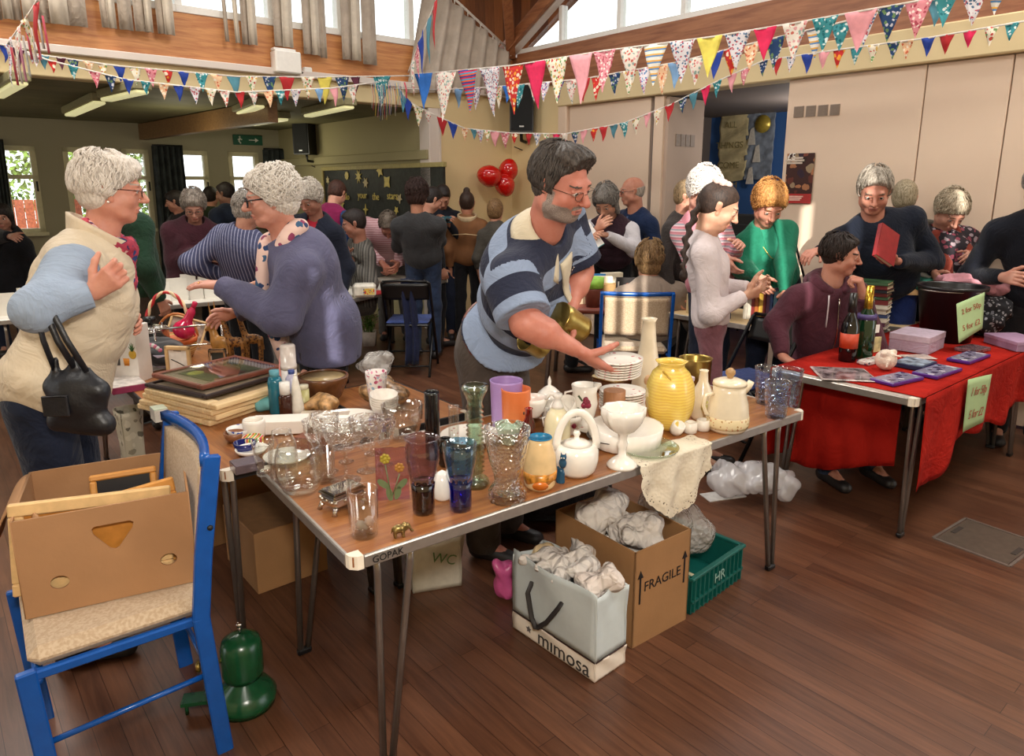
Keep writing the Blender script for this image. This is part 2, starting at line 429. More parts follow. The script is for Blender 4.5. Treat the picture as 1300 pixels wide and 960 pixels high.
def head_sdf(h,male=False,age=0,fat=0,nose=1.0,mouth=0,nb=(0,-.05,-.20)):
    S=SDF(h,.02)
    S.ell((0,-.016,.030),(.074,.096,.088),k=.03)
    S.ell((0,.022,-.035),(.060+fat*.008,.068,.078),k=.03)
    S.ell((0,.056,-.094),(.027+.006*male+fat*.006,.024,.019),k=.028)
    for s in(-1,1):
        S.ell((s*(.042+.006*male+fat*.008),.005,-.062),(.022,.035,.026),k=.03)
        S.ell((s*.037,.056,-.030),(.024+fat*.004,.022,.024),k=.02)
    S.cap((0,-.026,-.07),nb,.050+.009*male,.052+.010*male,k=.03)
    S.cap((0,.0,-.09),(nb[0],nb[1]+.02,nb[2]),.032+fat*.012,.045,k=.03)
    S.cap((-.034,.078,.024),(.034,.078,.024),.0125,k=.018)
    for s in(-1,1): S.ell((s*.031,.097,.004),(.018,.018,.012),k=.012,sub=True)
    for s in(-1,1):
        S.ell((s*.031,.0735,.003),(.0145,.0145,.0125),k=.003)
        S.cap((s*.019,.0865,.0085),(s*.044,.080,.0075),.0050,k=.005)
        S.cap((s*.019,.0835,-.006),(s*.043,.078,-.006),.0036,k=.006)
    S.cap((0,.088,.016),(0,.104+.006*nose,-.026),.0072,.0105*nose,k=.014)
    S.ell((0,.108+.004*nose,-.029),(.0105*nose,.0105,.009),k=.008)
    for s in(-1,1): S.ell((s*.0115,.099,-.033),(.0075,.009,.0065),k=.006)
    S.cap((-.017,.086,-.0595),(.017,.086,-.0595),.0052,k=.007); S.ell((0,.0905,-.0585),(.012,.0065,.0045),k=.006)
    S.cap((-.014,.084,-.070),(.014,.084,-.070),.0062,k=.007)
    S.cap((-.022,.094,-.0645),(.022,.094,-.0645),.0022+.002*mouth,k=.004,sub=True)
    if mouth: S.ell((0,.095,-.065),(.014,.012,.0035*mouth),k=.003,sub=True)
    if age:
        for s in(-1,1):
            S.cap((s*.017,.098,-.036),(s*.032,.082,-.066),.0016,k=.006,sub=True)
            S.cap((s*.024,.090,-.010),(s*.042,.082,-.012),.0012,k=.004,sub=True)
            S.cap((s*.028,.072,-.078),(s*.026,.064,-.098),.0012,k=.005,sub=True)
            S.ell((s*.036,.04,-.085),(.02,.02,.014),k=.02)
    for s in(-1,1):
        S.cap((s*.074,-.004,.012),(s*.070,.002,-.034),.0115,.0085,k=.006,fl=((1,0,0),1.6))
        S.cap((s*.082,-.010,.012),(s*.078,-.010,-.010),.016,.012,k=.005,fl=((1,0,0),2.6))
        S.ell((s*.092,-.002,-.002),(.008,.010,.018),k=.004,sub=True)
    return S
HS={ # hairline tables (z -> y) , inflation, bottom z, curls
 'male':dict(zs=[-.09,-.05,-.02,.02,.05,.075,.12],ys=[-.05,-.012,.012,.026,.04,.068,.085],inf=(.006,.006,.010),bot=-.075,amp=.0018,w=.012),
 'crop':dict(zs=[-.09,-.05,-.02,.02,.05,.07,.12],ys=[-.045,-.01,.014,.03,.052,.072,.09],inf=(.008,.008,.013),bot=-.08,amp=.0022,w=.025),
 'wavy':dict(zs=[-.12,-.06,-.03,.0,.03,.055,.12],ys=[-.04,-.020,-.012,.022,.058,.09,.11],inf=(.011,.012,.017),bot=-.10,amp=.0016,w=.05),
 'curly':dict(zs=[-.12,-.06,-.03,.0,.03,.055,.12],ys=[-.02,.0,.012,.030,.056,.088,.11],inf=(.015,.014,.020),bot=-.09,amp=.0028,w=.03),
 'bob':dict(zs=[-.14,-.06,-.03,.0,.03,.05,.12],ys=[.02,.03,.035,.045,.06,.09,.11],inf=(.015,.015,.016),bot=-.12,amp=.002,w=.03),
 'tied':dict(zs=[-.12,-.06,-.03,.0,.03,.06,.12],ys=[-.06,-.04,-.015,.012,.035,.065,.09],inf=(.006,.008,.008),bot=-.075,amp=.0012,w=.012),
 'bald':dict(zs=[-.09,-.05,-.02,.0,.02,.03,.05,.12],ys=[-.045,-.012,.008,.0,-.012,-.05,-.3,-.3],inf=(.005,.005,.003),bot=-.075,amp=.0015,w=.012),
}
def hair_mesh(style,h,seed=0,extra=None):
    p=HS[style]; S=SDF(h,.02); i=p['inf']
    S.ell((0,-.018,.030),(.074+i[0],.096+i[1],.088+i[2]))
    if style in('wavy','curly','bob'):
        S.ell((0,-.045,-.03),(.062+i[0]*.8,.052+i[1]*.7,.055),k=.03)
        S.ell((0,.045,.085),(.05,.04,.026),k=.03)
    if style in('male','crop'): S.ell((0,-.04,-.025),(.062,.055,.05),k=.03); S.ell((0,.05,.085),(.045,.03,.02),k=.03)
    if style=='bob':
        for s in(-1,1): S.cap((s*.07,-.01,.02),(s*.074,-.005,-.10),.024,.022)
    if style=='bald' or style=='tied': S.ell((0,-.04,-.025),(.062,.055,.05),k=.03)
    if extra:
        for e in extra: getattr(S,e[0])(*e[1:])
    zs,ys=p['zs'],p['ys']
    def cutf(f,X,Y,Z):
        g=Y-np.interp(Z,zs,ys); g=np.maximum(g*.8,(p['bot']-Z))
        k=.006; t=np.maximum(k-np.abs(f-g),0)/k; out=np.maximum(f,g)+t*t*k*.25
        return out
    if not extra or style not in('tied','bob'): S.fn(cutf)
    else:
        S.ops.insert(1+(1 if style=='tied' else 4),('f',cutf))
    q=rng.RandomState(seed) if hasattr(rng,'RandomState') else np.random.RandomState(seed); a0=q.rand()*6
    def streak(f,X,Y,Z):
        th=np.arctan2(X,Y+.03); ph=np.sqrt(X*X+(Y+.03)**2)*18
        return f-p['amp']*.8*np.sin(th*19+2.2*np.sin(ph+Z*30+a0)+a0)-p['amp']*.5*np.sin(th*41+3*np.sin(Z*45+a0))
    if p['amp']>.0022 or style in('bob','male'): S.fn(streak)
    S.fn(curls(p['amp'],p['w'],seed))
    return S.mesh()
def locks(style,n,seed,ex=0,L=.07,wid=.0045):
    p=HS[style]; i=p['inf']; R=(.074+i[0]+ex,.096+i[1]+ex,.088+i[2]+ex); c0=(0,-.018,.030); rs=np.random.RandomState(seed+50); m=MB(); cu={'curly':1.0,'wavy':.45,'male':.15,'crop':.25,'bob':.15}.get(style,.3)
    for _ in range(n):
        th=rs.rand()*2*PI; ph=max(.2,math.acos(1-rs.rand()*1.75)); tw=rs.uniform(-1,1)*(.3+cu); pts=[]; N=6; fl=rs.uniform(.0,.006)
        for q in range(N):
            a=th+tw*.13*q*cu+.10*cu*math.sin(q*1.7+th*9); b=ph+q*L/N/.095; x,y,z=math.sin(b)*math.sin(a),math.sin(b)*math.cos(a),math.cos(b)
            if z<-.35: a_=1-(-.35-z)*.55
            else: a_=1
            k=(1.0+(.006+fl*(q/N)**2+.004*math.sin(q*2+th*5)*cu)/.09)*a_; pts.append((c0[0]+R[0]*x*k,c0[1]-.012*(z>.7)+R[1]*y*k,c0[2]+R[2]*z*k))
        pts=[P for P in pts if P[1]<np.interp(P[2],p['zs'],p['ys'])*1.04+.006 and P[2]>p['bot']-.01]
        if len(pts)<3: continue
        K=len(pts); m.tube(pts,[wid*(.5 if j==0 else 1-.85*(j/(K-1))**2) for j in range(K)],5,sx=.6)
    return m
def surf(R,part,p,d):
    from mathutils.bvhtree import BVHTree
    o=[c for c in R.children if c.name.split('.')[0]==part][0]; k='_bvh'+o.name
    if k not in MC: MC[k]=BVHTree.FromPolygons([v.co[:] for v in o.data.vertices],[tuple(q.vertices) for q in o.data.polygons])
    d=Vector(d).normalized(); h=MC[k].ray_cast(Vector(p)-d*.5,d); return (h[0]-d*.004) if h[0] else Vector(p)
def collar(R,J,m,h=.05,wd=.05,pt=.05,r0=.070,name='collar',op=2.7):
    n_,t_,f_,r_=J['n'],J['t'],J['f'],J['r']; mm=MB()
    def fn(a,b):
        g=(a-.5)*2*op; rad=r0+wd*b; e=max(0,abs(a-.5)*2-.75)/.25
        return tuple(n_+r_*(rad*math.sin(g))+f_*(.012-rad*.92*math.cos(g)+.02*b*e)+t_*(h-(h+.012)*b-.062*(1-math.cos(g))*.5-pt*b*e+.012*math.sin(b*PI)))
    mm.grid(fn,36,6,th=.006); mm.build(name,m,R)
def hand_ops(S,w,d,n,side,curl=(30,35,25),sc=1.0,thumb=0.3,spread=.0,fist=0):
    w=Vector(w); d=Vector(d).normalized(); n=Vector(n); n=(n-d*n.dot(d)).normalized()
    lat=d.cross(n)*side; a=np.array
    k=.010*sc
    for i,(off,ln) in enumerate(((.030,.92),(.0105,1.0),(-.0095,.95),(-.028,.78))):
        mc=w+d*.086*sc*(1-.03*abs(i-1))+lat*off*sc
        S.cap(w+lat*off*.45*sc+d*.008,mc,.0145*sc,.0118*sc,k=.012)
        ang=0; p=mc
        for (sl,cr,r0,r1) in((.043*ln,curl[0],.0105,.0095),(.027*ln,curl[1],.0094,.0085),(.021*ln,curl[2],.0084,.0070)):
            ang+=math.radians(cr*(1+.06*i)); dd=d*math.cos(ang)+n*math.sin(ang)+lat*spread*(1-i*.66)
            q=p+dd.normalized()*sl*sc; S.cap(p,q,r0*sc,r1*sc,k=.0035); p=q
    S.cap(w+d*.02*sc+n*.004,w+d*.07*sc+n*.003,.019*sc,.017*sc,k=.02,fl=(tuple(n),1.3))
    b=w+d*.026*sc+lat*.020*sc+n*.004; dd=(lat*.75+d*.62+n*thumb).normalized()
    p=b
    for sl,r0,r1,t in((.042,.0150,.0125,0),(.032,.0120,.0105,.35),(.025,.0104,.0082,.35)):
        dd=(dd+d*t*.6+n*t*thumb*1.3-lat*t*.35).normalized(); q=p+dd*sl*sc; S.cap(p,q,r0*sc,r1*sc,k=.006); p=q
def ik(a,b,l1,l2,pole):
    d=b-a; L=d.length
    if L>l1+l2-.002: l1*=L/(l1+l2-.002); l2*=L/(l1+l2-.002) if L>0 else 1; 
    if L>=l1+l2: return a+d*(l1/(l1+l2))
    x=(l1*l1-l2*l2+L*L)/(2*L); y=math.sqrt(max(l1*l1-x*x,0)); dn=d.normalized(); p=Vector(pole); p=(p-dn*p.dot(dn)).normalized()
    return a+dn*x+p*y
def person(label,head,hd,pel,yaw,**k):
    g=lambda n,dv=None: k.get(n,dv)
    near=g('near',0); h=g('h',{2:.0065,1:.009,0:.013}[near]); hh={2:.0028,1:.0038,0:.0058}[near]
    male=g('male',False); hs=g('hs',1.0 if male else .95); sc=g('sc',1.0 if male else .93)
    Hc=PY(*head); P=PY(*pel) if len(pel)==3 else Vector(pel[:3]); 
    HM=hframe(*hd); U=HM.col[2]
    tdir=(Hc-P).normalized()
    nb=Hc-(U*.6+tdir*.4).normalized()*g('neck',.175)*hs-HM.col[1]*.02
    t=(nb-P).normalized(); Lt=(nb-P).length
    ff=Vector((math.sin(math.radians(yaw)),-math.cos(math.radians(yaw)),0)); r=ff.cross(t).normalized(); f=t.cross(r)
    BM=Matrix((r,f,t)).transposed()
    root=Vector((P.x,P.y,0)) if not g('root') else Vector(g('root'))
    sw=g('sh',.185 if male else .16)*sc; w=g('w',1.0)*sc; belly=g('belly',0); bust=g('bust',0 if male else .03)
    seat=g('seat')
    Tn=thing('person',label,'person',root); R=lambda p: Vector(p)-root
    # joints (relative to root)
    p_,n_=R(P),R(nb); SH={}; EL={}; WR={}
    for s,nm in((1,'R'),(-1,'L')):
        SH[s]=n_-t*.072*sc+r*s*sw+f*g('shf'+nm,0)+t*g('shu'+nm,0)
        wt=g('w'+nm)
        if wt is None: WR[s]=SH[s]-Vector((0,0,.50*sc))+ff*.06+r*s*.05
        elif len(wt)==4: WR[s]=R(Vector(wt[:3]))
        else: WR[s]=R(PY(*wt))
        ep=g('e'+nm)
        if ep is not None and len(ep)==3: EL[s]=R(PY(*ep))
        else: EL[s]=ik(SH[s],WR[s],.285*sc,.255*sc,g('pole'+nm,(r.x*s*.5-ff.x*.5,r.y*s*.5-ff.y*.5,-.8)))
    hip={};kn={};an={}
    for s in(1,-1):
        hp=p_-t*.02+r*s*.088*w; hip[s]=hp; off=g('stance',.0)
        if seat:
            kn[s]=hp+ff*.40*sc+r*s*g('kspread',.05)+Vector((0,0,-.02)); kn[s].z=max(kn[s].z-.02,.44); an[s]=Vector((kn[s].x,kn[s].y,.09))+ff*g('footf',.02)
        else:
            bx=Vector((p_.x,p_.y,0))+Vector(g('feet',(0,0,0))); an[s]=bx+r*s*.10*w; an[s].z=.085; an[s]+=ff*(.12*s*off)
            kn[s]=(hp+an[s])*.5+ff*.025
    sk=skinmat(g('skin','#c2907a')); hc=g('hair',('#bdb5ab','#7d756c'))
    # ---- body: one mesh (head, arms, hands, torso, legs)
    VV=[];FF=[];MI=[];off=0;BA=None
    def addm(V,F,mi):
        nonlocal off
        VV.append(V); FF.append(F+off); MI.append(mi); off+=len(V)
    S=head_sdf(hh,male,g('age',0) if near==2 else 0,g('fat',0),g('nose',1.0),g('mouth',0),tuple((HM.transposed()@(nb+t*.01-Hc))/hs)); V,F=S.mesh()
    c=V[F].mean(1); mi=np.zeros(len(F),int); x,y,z=abs(c[:,0]),c[:,1],c[:,2]
    lip=((x/.024)**2+((z+.0645)/.0105)**2<1)&(y>.066); mi[lip]=1
    eye=((x-.031)**2+(z-.0015)**2/.38<.0135**2)&(y>.066)&(((x-.031)**2+(y-.0735)**2+(z-.003)**2)<.0160**2); mi[eye]=2
    gx=g('gaze',0)*.004; iris=eye&((c[:,0]-np.sign(c[:,0])*.031-gx)**2+(z-.0005)**2<.0068**2); mi[iris]=3
    brow=(abs(x-.033)<.016)&(abs(z-.0240-.12*(x-.02)+(x>.04)*.3*(x-.04))<.0029)&(y>.06); mi[brow]=4
    bd=g('beard')
    if bd:
        b=((z<-.040)&(z>-.108)&(y>-.005)&(x>.0)&~((x<.055)&(z>-.046)))&(((x>.030)|(z<-.079)|((z>-.058)&(z<-.044)&(x<.034)))) & ~lip
        b|=(z<.0)&(z>-.05)&(x>.058)&(y<.035)&(y>.0)
        xx,yy,zz=abs(V[:,0]),V[:,1],V[:,2]; sm=lambda e,w_: np.clip(e/w_,0,1)
        cheek=sm(-.040-(xx<.05)*(.05-xx)*.55-zz,.012)*sm(yy+.012,.015); must=sm(.010-abs(zz+.0505),.005)*sm(.034-xx,.006)*sm(yy-.075,.006); side=sm(.0-zz,.01)*sm(xx-.058,.005)*sm(yy-.0,.008)*sm(.034-yy,.01)*sm(zz+.06,.01)
        lm=sm(1.25-((xx/.024)**2+((zz+.0645)/.0105)**2),.1)
        BA=np.clip(np.maximum(np.maximum(cheek*sm(zz+.115,.01),must),side),0,1)*(1-lm); mi[mi==0]=5
    Hm=np.array(HM); V=(V*hs)@Hm.T+np.array(R(Hc)); addm(V,F,mi)
    hands=g('hands',{}) 
    slv=g('sleeve','long'); 
    for s,nm in((1,'R'),(-1,'L')):
        hw=g('hand'+nm,{}); 
        if hw is False: continue
        fd=(WR[s]-EL[s]).normalized(); d=Vector(hw.get('d',fd)); n=Vector(hw.get('n',(-r*s*.8+ff*.2+Vector((0,0,-.3)))))
        S=SDF(hh if near else .005,.01); rr=.88 if not male else 1.05
        st=EL[s] if slv in('short','tq') else EL[s].lerp(WR[s],.55)
        e0=.044*rr*sc if slv in('short','tq') else .034*rr*sc
        S.cap(st,WR[s]-fd*.02,e0,.0265*rr,k=.01); S.cap(WR[s]-fd*.03,WR[s]+d.normalized()*.02,.025*rr,.022*rr,k=.01,fl=(tuple((n-d.normalized()*n.dot(d.normalized())).normalized()),1.25))
        if slv=='short': S.cap(SH[s].lerp(EL[s],.4),EL[s],.052*rr*sc,.046*rr*sc,k=.02); S.cap(EL[s],EL[s].lerp(WR[s],.35),.045*rr*sc,.047*rr*sc,k=.02)
        hand_ops(S,WR[s],d,n,s,hw.get('curl',(22,28,20)),(.92 if not male else 1.03)*g('handsc',1),hw.get('thumb',.3),hw.get('spread',.05))
        V,F=S.mesh(); addm(V,F,np.zeros(len(F),int))
    S=SDF(max(h*1.3,.012),.04)
    S.ell(p_+t*Lt*.7,(sw*.74,.070*w,.15),BM).ell(p_+t*.12,(.105*w,.068*w,.15),BM).ell(p_,(.12*w,.075*w,.09),BM)
    for s in(1,-1):
        S.cap(n_-t*.05,SH[s],.045,.04); S.cap(SH[s],EL[s],.04*sc,.034*sc); S.cap(EL[s],EL[s].lerp(WR[s],.8),.034*sc,.024*sc)
        S.cap(hip[s],kn[s],.068*w,.05*w); S.cap(kn[s],an[s],.046*w,.034*w); S.cap(an[s],an[s]+ff*.12+Vector((0,0,-.045)),.03,.026)
    V,F=S.mesh(); addm(V,F,np.zeros(len(F),int))
    lipc=g('lips','#a86a5e'); br=g('brow',hc[1])
    npmesh('body',np.concatenate(VV),np.concatenate(FF),[sk,mat(lipc,.4,var=.05),mat('#d8d0c8',.25,var=0),mat(g('iris','#2c2a26'),.2,var=0),mat(br,.8,var=.1),beardmat(g('skin','#c2907a'),bd) if bd else sk],np.concatenate(MI),Tn,attr=None if BA is None else np.concatenate([BA]+[np.zeros(len(v)) for v in VV[1:]]))
    # ---- hair
    st=g('style','wavy')
    if st:
        V,F=hair_mesh(st,hh*1.15,g('seed',0),g('hx')); V=(V*hs)@Hm.T+np.array(R(Hc)); ho=npmesh('hair',V,F,[hairmat(*hc)],None,Tn)
        if near and st not in('bald','tied'):
            lm=locks(st,(900 if near==2 else 420),g('seed',0),g('hex',.004)); M4=T(R(Hc))@HM.to_4x4()@Matrix.Scale(hs,4); lm.v=[tuple(M4@Vector(v)) for v in lm.v]; lo=lm.build('hair_locks',hairmat(*hc),ho)
            pass
    # ---- top
    tops=g('top',[]) 
    if isinstance(tops,dict): tops=[tops]
    for ti,tp in enumerate(tops):
        q=lambda n,dv=None: tp.get(n,dv)
        S=SDF(h,.045); inf=q('inf',.012); inf=inf*.8+.002; sl=q('sleeve',slv); hem=q('hem',-.06); fl_=q('flare',0)
        if q('body',True):
            S.ell(p_+t*Lt*.74-f*.004,(sw*.88+inf,.100*w+inf,.175+inf*.5),BM,k=.06)
            S.ell(p_+t*Lt*.45+f*(.015+belly*.5),(.140*w+inf,.100*w+inf+belly*.5,.17),BM,k=.07)
            S.ell(p_+t*.05+f*belly*.35,(.158*w+inf+fl_*.3,.112*w+inf+belly*.35,.14),BM,k=.06)
            if bust:
                for s in(1,-1): S.ell(p_+t*Lt*.66+f*.085*w+r*s*.06*w,(.062,.05+bust*.3,.065),BM,k=.045)
            if hem<-.12: S.cap(p_,p_+Vector((0,0,1))*hem-t*0,.150*w+inf,.165*w+inf+fl_,k=.05,fl=(tuple(f),1.32))
            for s in(1,-1): S.cap(n_-t*.045,SH[s]-t*.008,.056+inf*.6,.054*sc+inf*.7,k=.045)
            if q('back'): S.ell(p_+t*Lt*.78-f*.05,(sw*.8,.06+q('back'),.13),BM,k=.05)
        else:
            for s in(1,-1): S.cap(SH[s]-r*s*.03,SH[s],.056,.054*sc+inf)
        if q('open'):
            S.cap(n_+t*.035+f*.02,n_+t*.16+f*.05,q('neckr',.062)*sc,q('neckr',.062)*1.5,k=.01,sub=True)
            if hem<-.12: S.cut(p_+Vector((0,0,hem)),(0,0,-1),.004)
        if q('open'):  # open front (cardigan, gilet): cut a vertical slot at the front of a hollow garment
            S.shell(.02); ow=q('open')
            def oc(f0,X,Y,Z):
                a=(X-p_.x)*f.x+(Y-p_.y)*f.y+(Z-p_.z)*f.z; b=np.abs((X-p_.x)*r.x+(Y-p_.y)*r.y+(Z-p_.z)*r.z-q('ox',0)); u_=(X-p_.x)*t.x+(Y-p_.y)*t.y+(Z-p_.z)*t.z
                g1=np.maximum(b-(ow+np.maximum(-u_+.1,0)*q('oflare',.1)),.03-a); return np.maximum(f0,-g1)
            S.fn(oc)
        ru=q('rs',.052)*sc+inf*.6; rl=q('rl',.040)*sc+inf*.7
        arms=q('arms',(1,-1))
        for s in arms:
            if sl in('long','tq','short'):
                if sl=='short':
                    e=SH[s].lerp(EL[s],q('sll',.78)); S.cap(SH[s],e,ru+.006,ru+.012,k=.05)
                else:
                    S.cap(SH[s],EL[s],ru,rl+.005,k=.05); e=EL[s].lerp(WR[s],.99 if sl=='long' else .3)
                    S.cap(EL[s],e,rl+.005,q('cuff',.031)*sc+inf*.4,k=.03)
        S.fn(folds(q('fold',.004),q('ff',(9,9,5)),seed=ti*7+g('seed',0)))
        if q('gilet'):
            for s in(1,-1): S.cap(SH[s]+r*s*.045-t*.02,SH[s]+r*s*.16-t*.05,.085,.12,k=.01,sub=True)
        if sl=='short':
            for s in arms: 
                d=(EL[s]-SH[s]).normalized(); e=SH[s].lerp(EL[s],q('sll',.78)); 
                def cc(f0,X,Y,Z,e=e,d=d):
                    g1=(X-e.x)*d.x+(Y-e.y)*d.y+(Z-e.z)*d.z; rad=np.sqrt((X-e.x)**2+(Y-e.y)**2+(Z-e.z)**2)
                    g1=np.minimum(g1,.13-rad); return np.maximum(f0,g1)
                S.fn(cc)
        elif sl in('long','tq'):
            for s in arms:
                e=EL[s].lerp(WR[s],.99 if sl=='long' else .3); d=(WR[s]-EL[s]).normalized()
                def cc(f0,X,Y,Z,e=e,d=d):
                    g1=(X-e.x)*d.x+(Y-e.y)*d.y+(Z-e.z)*d.z; rad=np.sqrt((X-e.x)**2+(Y-e.y)**2+(Z-e.z)**2)
                    g1=np.minimum(g1,.075-rad); return np.maximum(f0,g1)
                S.fn(cc)
        if q('body',True): 
            hp=p_+t*hem if hem>-.12 else p_+Vector((0,0,hem)); S.cut(hp,-t if hem>-.12 else (0,0,-1),.004)
            nk=q('neckr',.062); S.cap(n_+t*.035+f*.02,n_+t*.16+f*.05,nk*sc,nk*1.5,k=.01,sub=True)
        if q('fn'): S.fn(q('fn')(locals()))
        V,F=S.mesh(); at=None
        if q('attr'): at,at2,msk=q('attr')(V,dict(p=p_,n=n_,t=t,f=f,r=r,SH=SH,EL=EL,WR=WR,BM=BM))
        o=npmesh(q('name','sweater'),V,F,[q('m')] if at is None else [q('m'),q('m2')],None if at is None else msk[F].mean(1)>.5,Tn,attr=at)
        if at is not None: a2=o.data.attributes.new('st2','FLOAT','POINT'); a2.data.foreach_set('value',at2.astype(np.float32))
        if q('label'): o['label']=q('label')
    # ---- bottom
    bm=g('bottom',fabric('#1b2030')); bt=g('btype','trousers')
    S=SDF(h,.05); li=g('linf',.012)
    S.ell(p_-t*.01,(.155*w+li*.5,.108*w+li*.6+g('bum',0),.115),BM)
    if bt=='skirt' and not seat:
        S.cap(p_,p_+Vector((0,0,-.45)),.145*w,.17*w,k=.05,fl=(tuple(ff),1.3))
        S.cut(p_+Vector((0,0,-.42)),(0,0,-1))
    else:
        for s in(1,-1):
            S.cap(hip[s],kn[s],.082*w+li*.5,.058*w+li*.7,k=.04); S.cap(kn[s],an[s],.056*w+li*.7,.046*w+li,k=.03)
        S.fn(folds(.004,(11,11,6),seed=3+g('seed',0))); S.cut((0,0,.05),(0,0,-1))
    if g('waist'): S.ell(p_+t*g('waist')*.6,(.136*w+li*.3,.096*w+li*.4+belly*.35,.13),BM); belt_ops=list(S.ops); S.cut(p_+t*g('waist'),t)
    if g('beltm'):
        B=SDF(h,.05); B.ops=belt_ops; B.fn(lambda f0,X,Y,Z:f0-.005); B.cut(p_+t*(g('waist')-.006),t,.002); B.cut(p_+t*(g('waist')-.042),-t,.002); V,F=B.mesh(); npmesh('belt',V,F,[g('beltm')],None,Tn)
    V,F=S.mesh(); npmesh('trousers' if bt!='skirt' else 'skirt',V,F,[bm],None,Tn)
    for s in(1,-1):
        S=SDF(.008,.02); a=an[s]; S.cap((a.x,a.y,.06),(a.x-ff.x*.03,a.y-ff.y*.03,.045),.042,.042); S.cap((a.x,a.y,.045),(a.x+ff.x*.15,a.y+ff.y*.15,.034),.042,.036,fl=((0,0,1),1.15)); S.cut((0,0,.006),(0,0,-1)); V,F=S.mesh(); npmesh('shoe',V,F,[g('shoes',mat('#201c1c',.5))],None,Tn)
    # ---- glasses
    gl=g('glasses')
    if gl:
        m=MB(); c_,th,rw,rh=gl
        M=T(R(Hc))@HM.to_4x4()@Matrix.Scale(hs,4)
        for s in(-1,1):
            pts=[(s*.033+math.cos(a)*rw*(1 if abs(math.cos(a))<.8 else .97),.1035-.004*abs(math.cos(a)),-.001+math.sin(a)*rh) for a in np.linspace(0,2*PI,21)]
            m.tube(pts,th,6,0,M,cap=False)
            m.tube([(s*(.033+rw),.100,.004),(s*.066,.088,.006),(s*.081,.0,.004),(s*.080,-.018,-.004)],th*.9,6,0,M)
        m.tube([(-(.033-rw),.104,.002),(0,.108,.006),((.033-rw),.104,.002)],th,6,0,M)
        m.build('glasses',c_,Tn)
    Tn['_j']=0; del Tn['_j']
    return Tn,dict(root=root,p=p_,n=n_,t=t,f=f,r=r,ff=ff,SH=SH,EL=EL,WR=WR,BM=BM,Hc=R(Hc),HM=HM,hs=hs,Lt=Lt,an=an,w=w,sc=sc)
# ---------------------------------------------------------------- room
K=Vector((0,8.6,0)); dR=Vector((.643,-.766,0)); dL=Vector((-.766,-.643,0)); nR=Vector((.766,.643,0)); nL=Vector((-.643,.766,0))   # outward normals
aR=math.atan2(dR.y,dR.x); aL=math.atan2(dL.y,dL.x)
def hR(u,v,off=0):
    p=hit(u,v,K+nR*off,nR); return (p-K).dot(dR),p.z
def hL(u,v,off=0):
    p=hit(u,v,K+nL*off,nL); return (p-K).dot(dL),p.z
MR=Matrix.Translation(K)@Matrix(((dR.x,nR.x,0,0),(dR.y,nR.y,0,0),(0,0,1,0),(0,0,0,1)))   # x along wall, y outward
ML=Matrix.Translation(K)@Matrix(((dL.x,nL.x,0,0),(dL.y,nL.y,0,0),(0,0,1,0),(0,0,0,1)))
def seg(m,M,s0,s1,z0,z1,y0=0,y1=.12,mi=0,b=0): m.box(((s0+s1)/2,(y0+y1)/2,(z0+z1)/2),(abs(s1-s0),abs(y1-y0),abs(z1-z0)),M,mi,b)
def wallmat(c,r=.75,var=.03,name='painted_wall'):
    t=NT(name); co=t.coord(); c=lin(c); t.link(t.ramp(t.noise(co,1.3,5,.6),[(.3,tuple(x*(1-var*2) for x in c[:3])+(1,)),(.7,c)]),t.b.inputs['Base Color']); t.setp(r,0,.3); t.bump(t.noise(co,90,3),.04,.003); return t.m
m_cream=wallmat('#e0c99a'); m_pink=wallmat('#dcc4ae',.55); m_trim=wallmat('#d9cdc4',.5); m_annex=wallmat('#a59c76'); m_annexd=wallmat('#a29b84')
m_head=wallmat('#dcc89c'); m_white=mat('#e8e4dd',.4,var=.02); m_grey=mat('#6f6c68',.6,var=.04); m_dark=mat('#141414',.6,var=.05); m_blk=mat('#0d0d0f',.35,var=.03)
def plankmat(c1,c2,rotz,w=.075,L=1.1,gap='#2a140c',rough=.32,name='planks',co_rot=None,vari=.35):
    t=NT(name); co=t.coord((1,1,1),co_rot or (0,0,rotz))
    br=t.new('ShaderNodeTexBrick'); br.offset=.37; br.inputs['Scale'].default_value=1.0; br.inputs['Brick Width'].default_value=L; br.inputs['Row Height'].default_value=w
    br.inputs['Mortar Size'].default_value=.0012; br.inputs['Mortar Smooth'].default_value=.3; br.inputs['Color1'].default_value=(0,0,0,1); br.inputs['Color2'].default_value=(1,1,1,1); br.inputs['Mortar'].default_value=(.5,.5,.5,1); br.inputs['Bias'].default_value=0
    t.link(co,br.inputs['Vector'])
    sc=t.new('ShaderNodeMapping'); sc.inputs['Scale'].default_value=(1.2,16,1); t.link(co,sc.inputs[0])
    n=t.noise(sc.outputs[0],3,6,.65,.6)
    f=t.math('ADD',t.math('MULTIPLY',br.outputs['Color'],vari),t.math('MULTIPLY',n,1-vari))
    col=t.ramp(f,[(.25,lin(c1)),(.75,lin(c2))])
    t.link(t.mix(br.outputs['Fac'],col,lin(gap)),t.b.inputs['Base Color'])
    t.setp(rough,0,.5); t.bump(t.math('MULTIPLY',br.outputs['Fac'],-1.0),.2,.002)
    r=t.math('ADD',t.math('MULTIPLY',t.noise(co,5,4),.25),rough-.1); t.link(r,t.b.inputs['Roughness']); return t.m
m_floor=plankmat('#402519','#6d4732',-aR,.07,1.3,vari=.22)
m=MB(); m.box((0,6,-.05),(34,34,.1)); o=m.build('floor',m_floor); struct(o)
# timber beams
m_beam=wood(lin('#a9653a'),lin('#d69a5f'),(1.2,14,14),.5,(0,0,-aL),2.2,.03,name='pine_beam',dist=.5)
m_beamR=wood(lin('#7d4a2e'),lin('#a9704a'),(1.2,14,14),.5,(0,0,-aR),2.2,.03,name='dark_pine_beam',dist=.5)
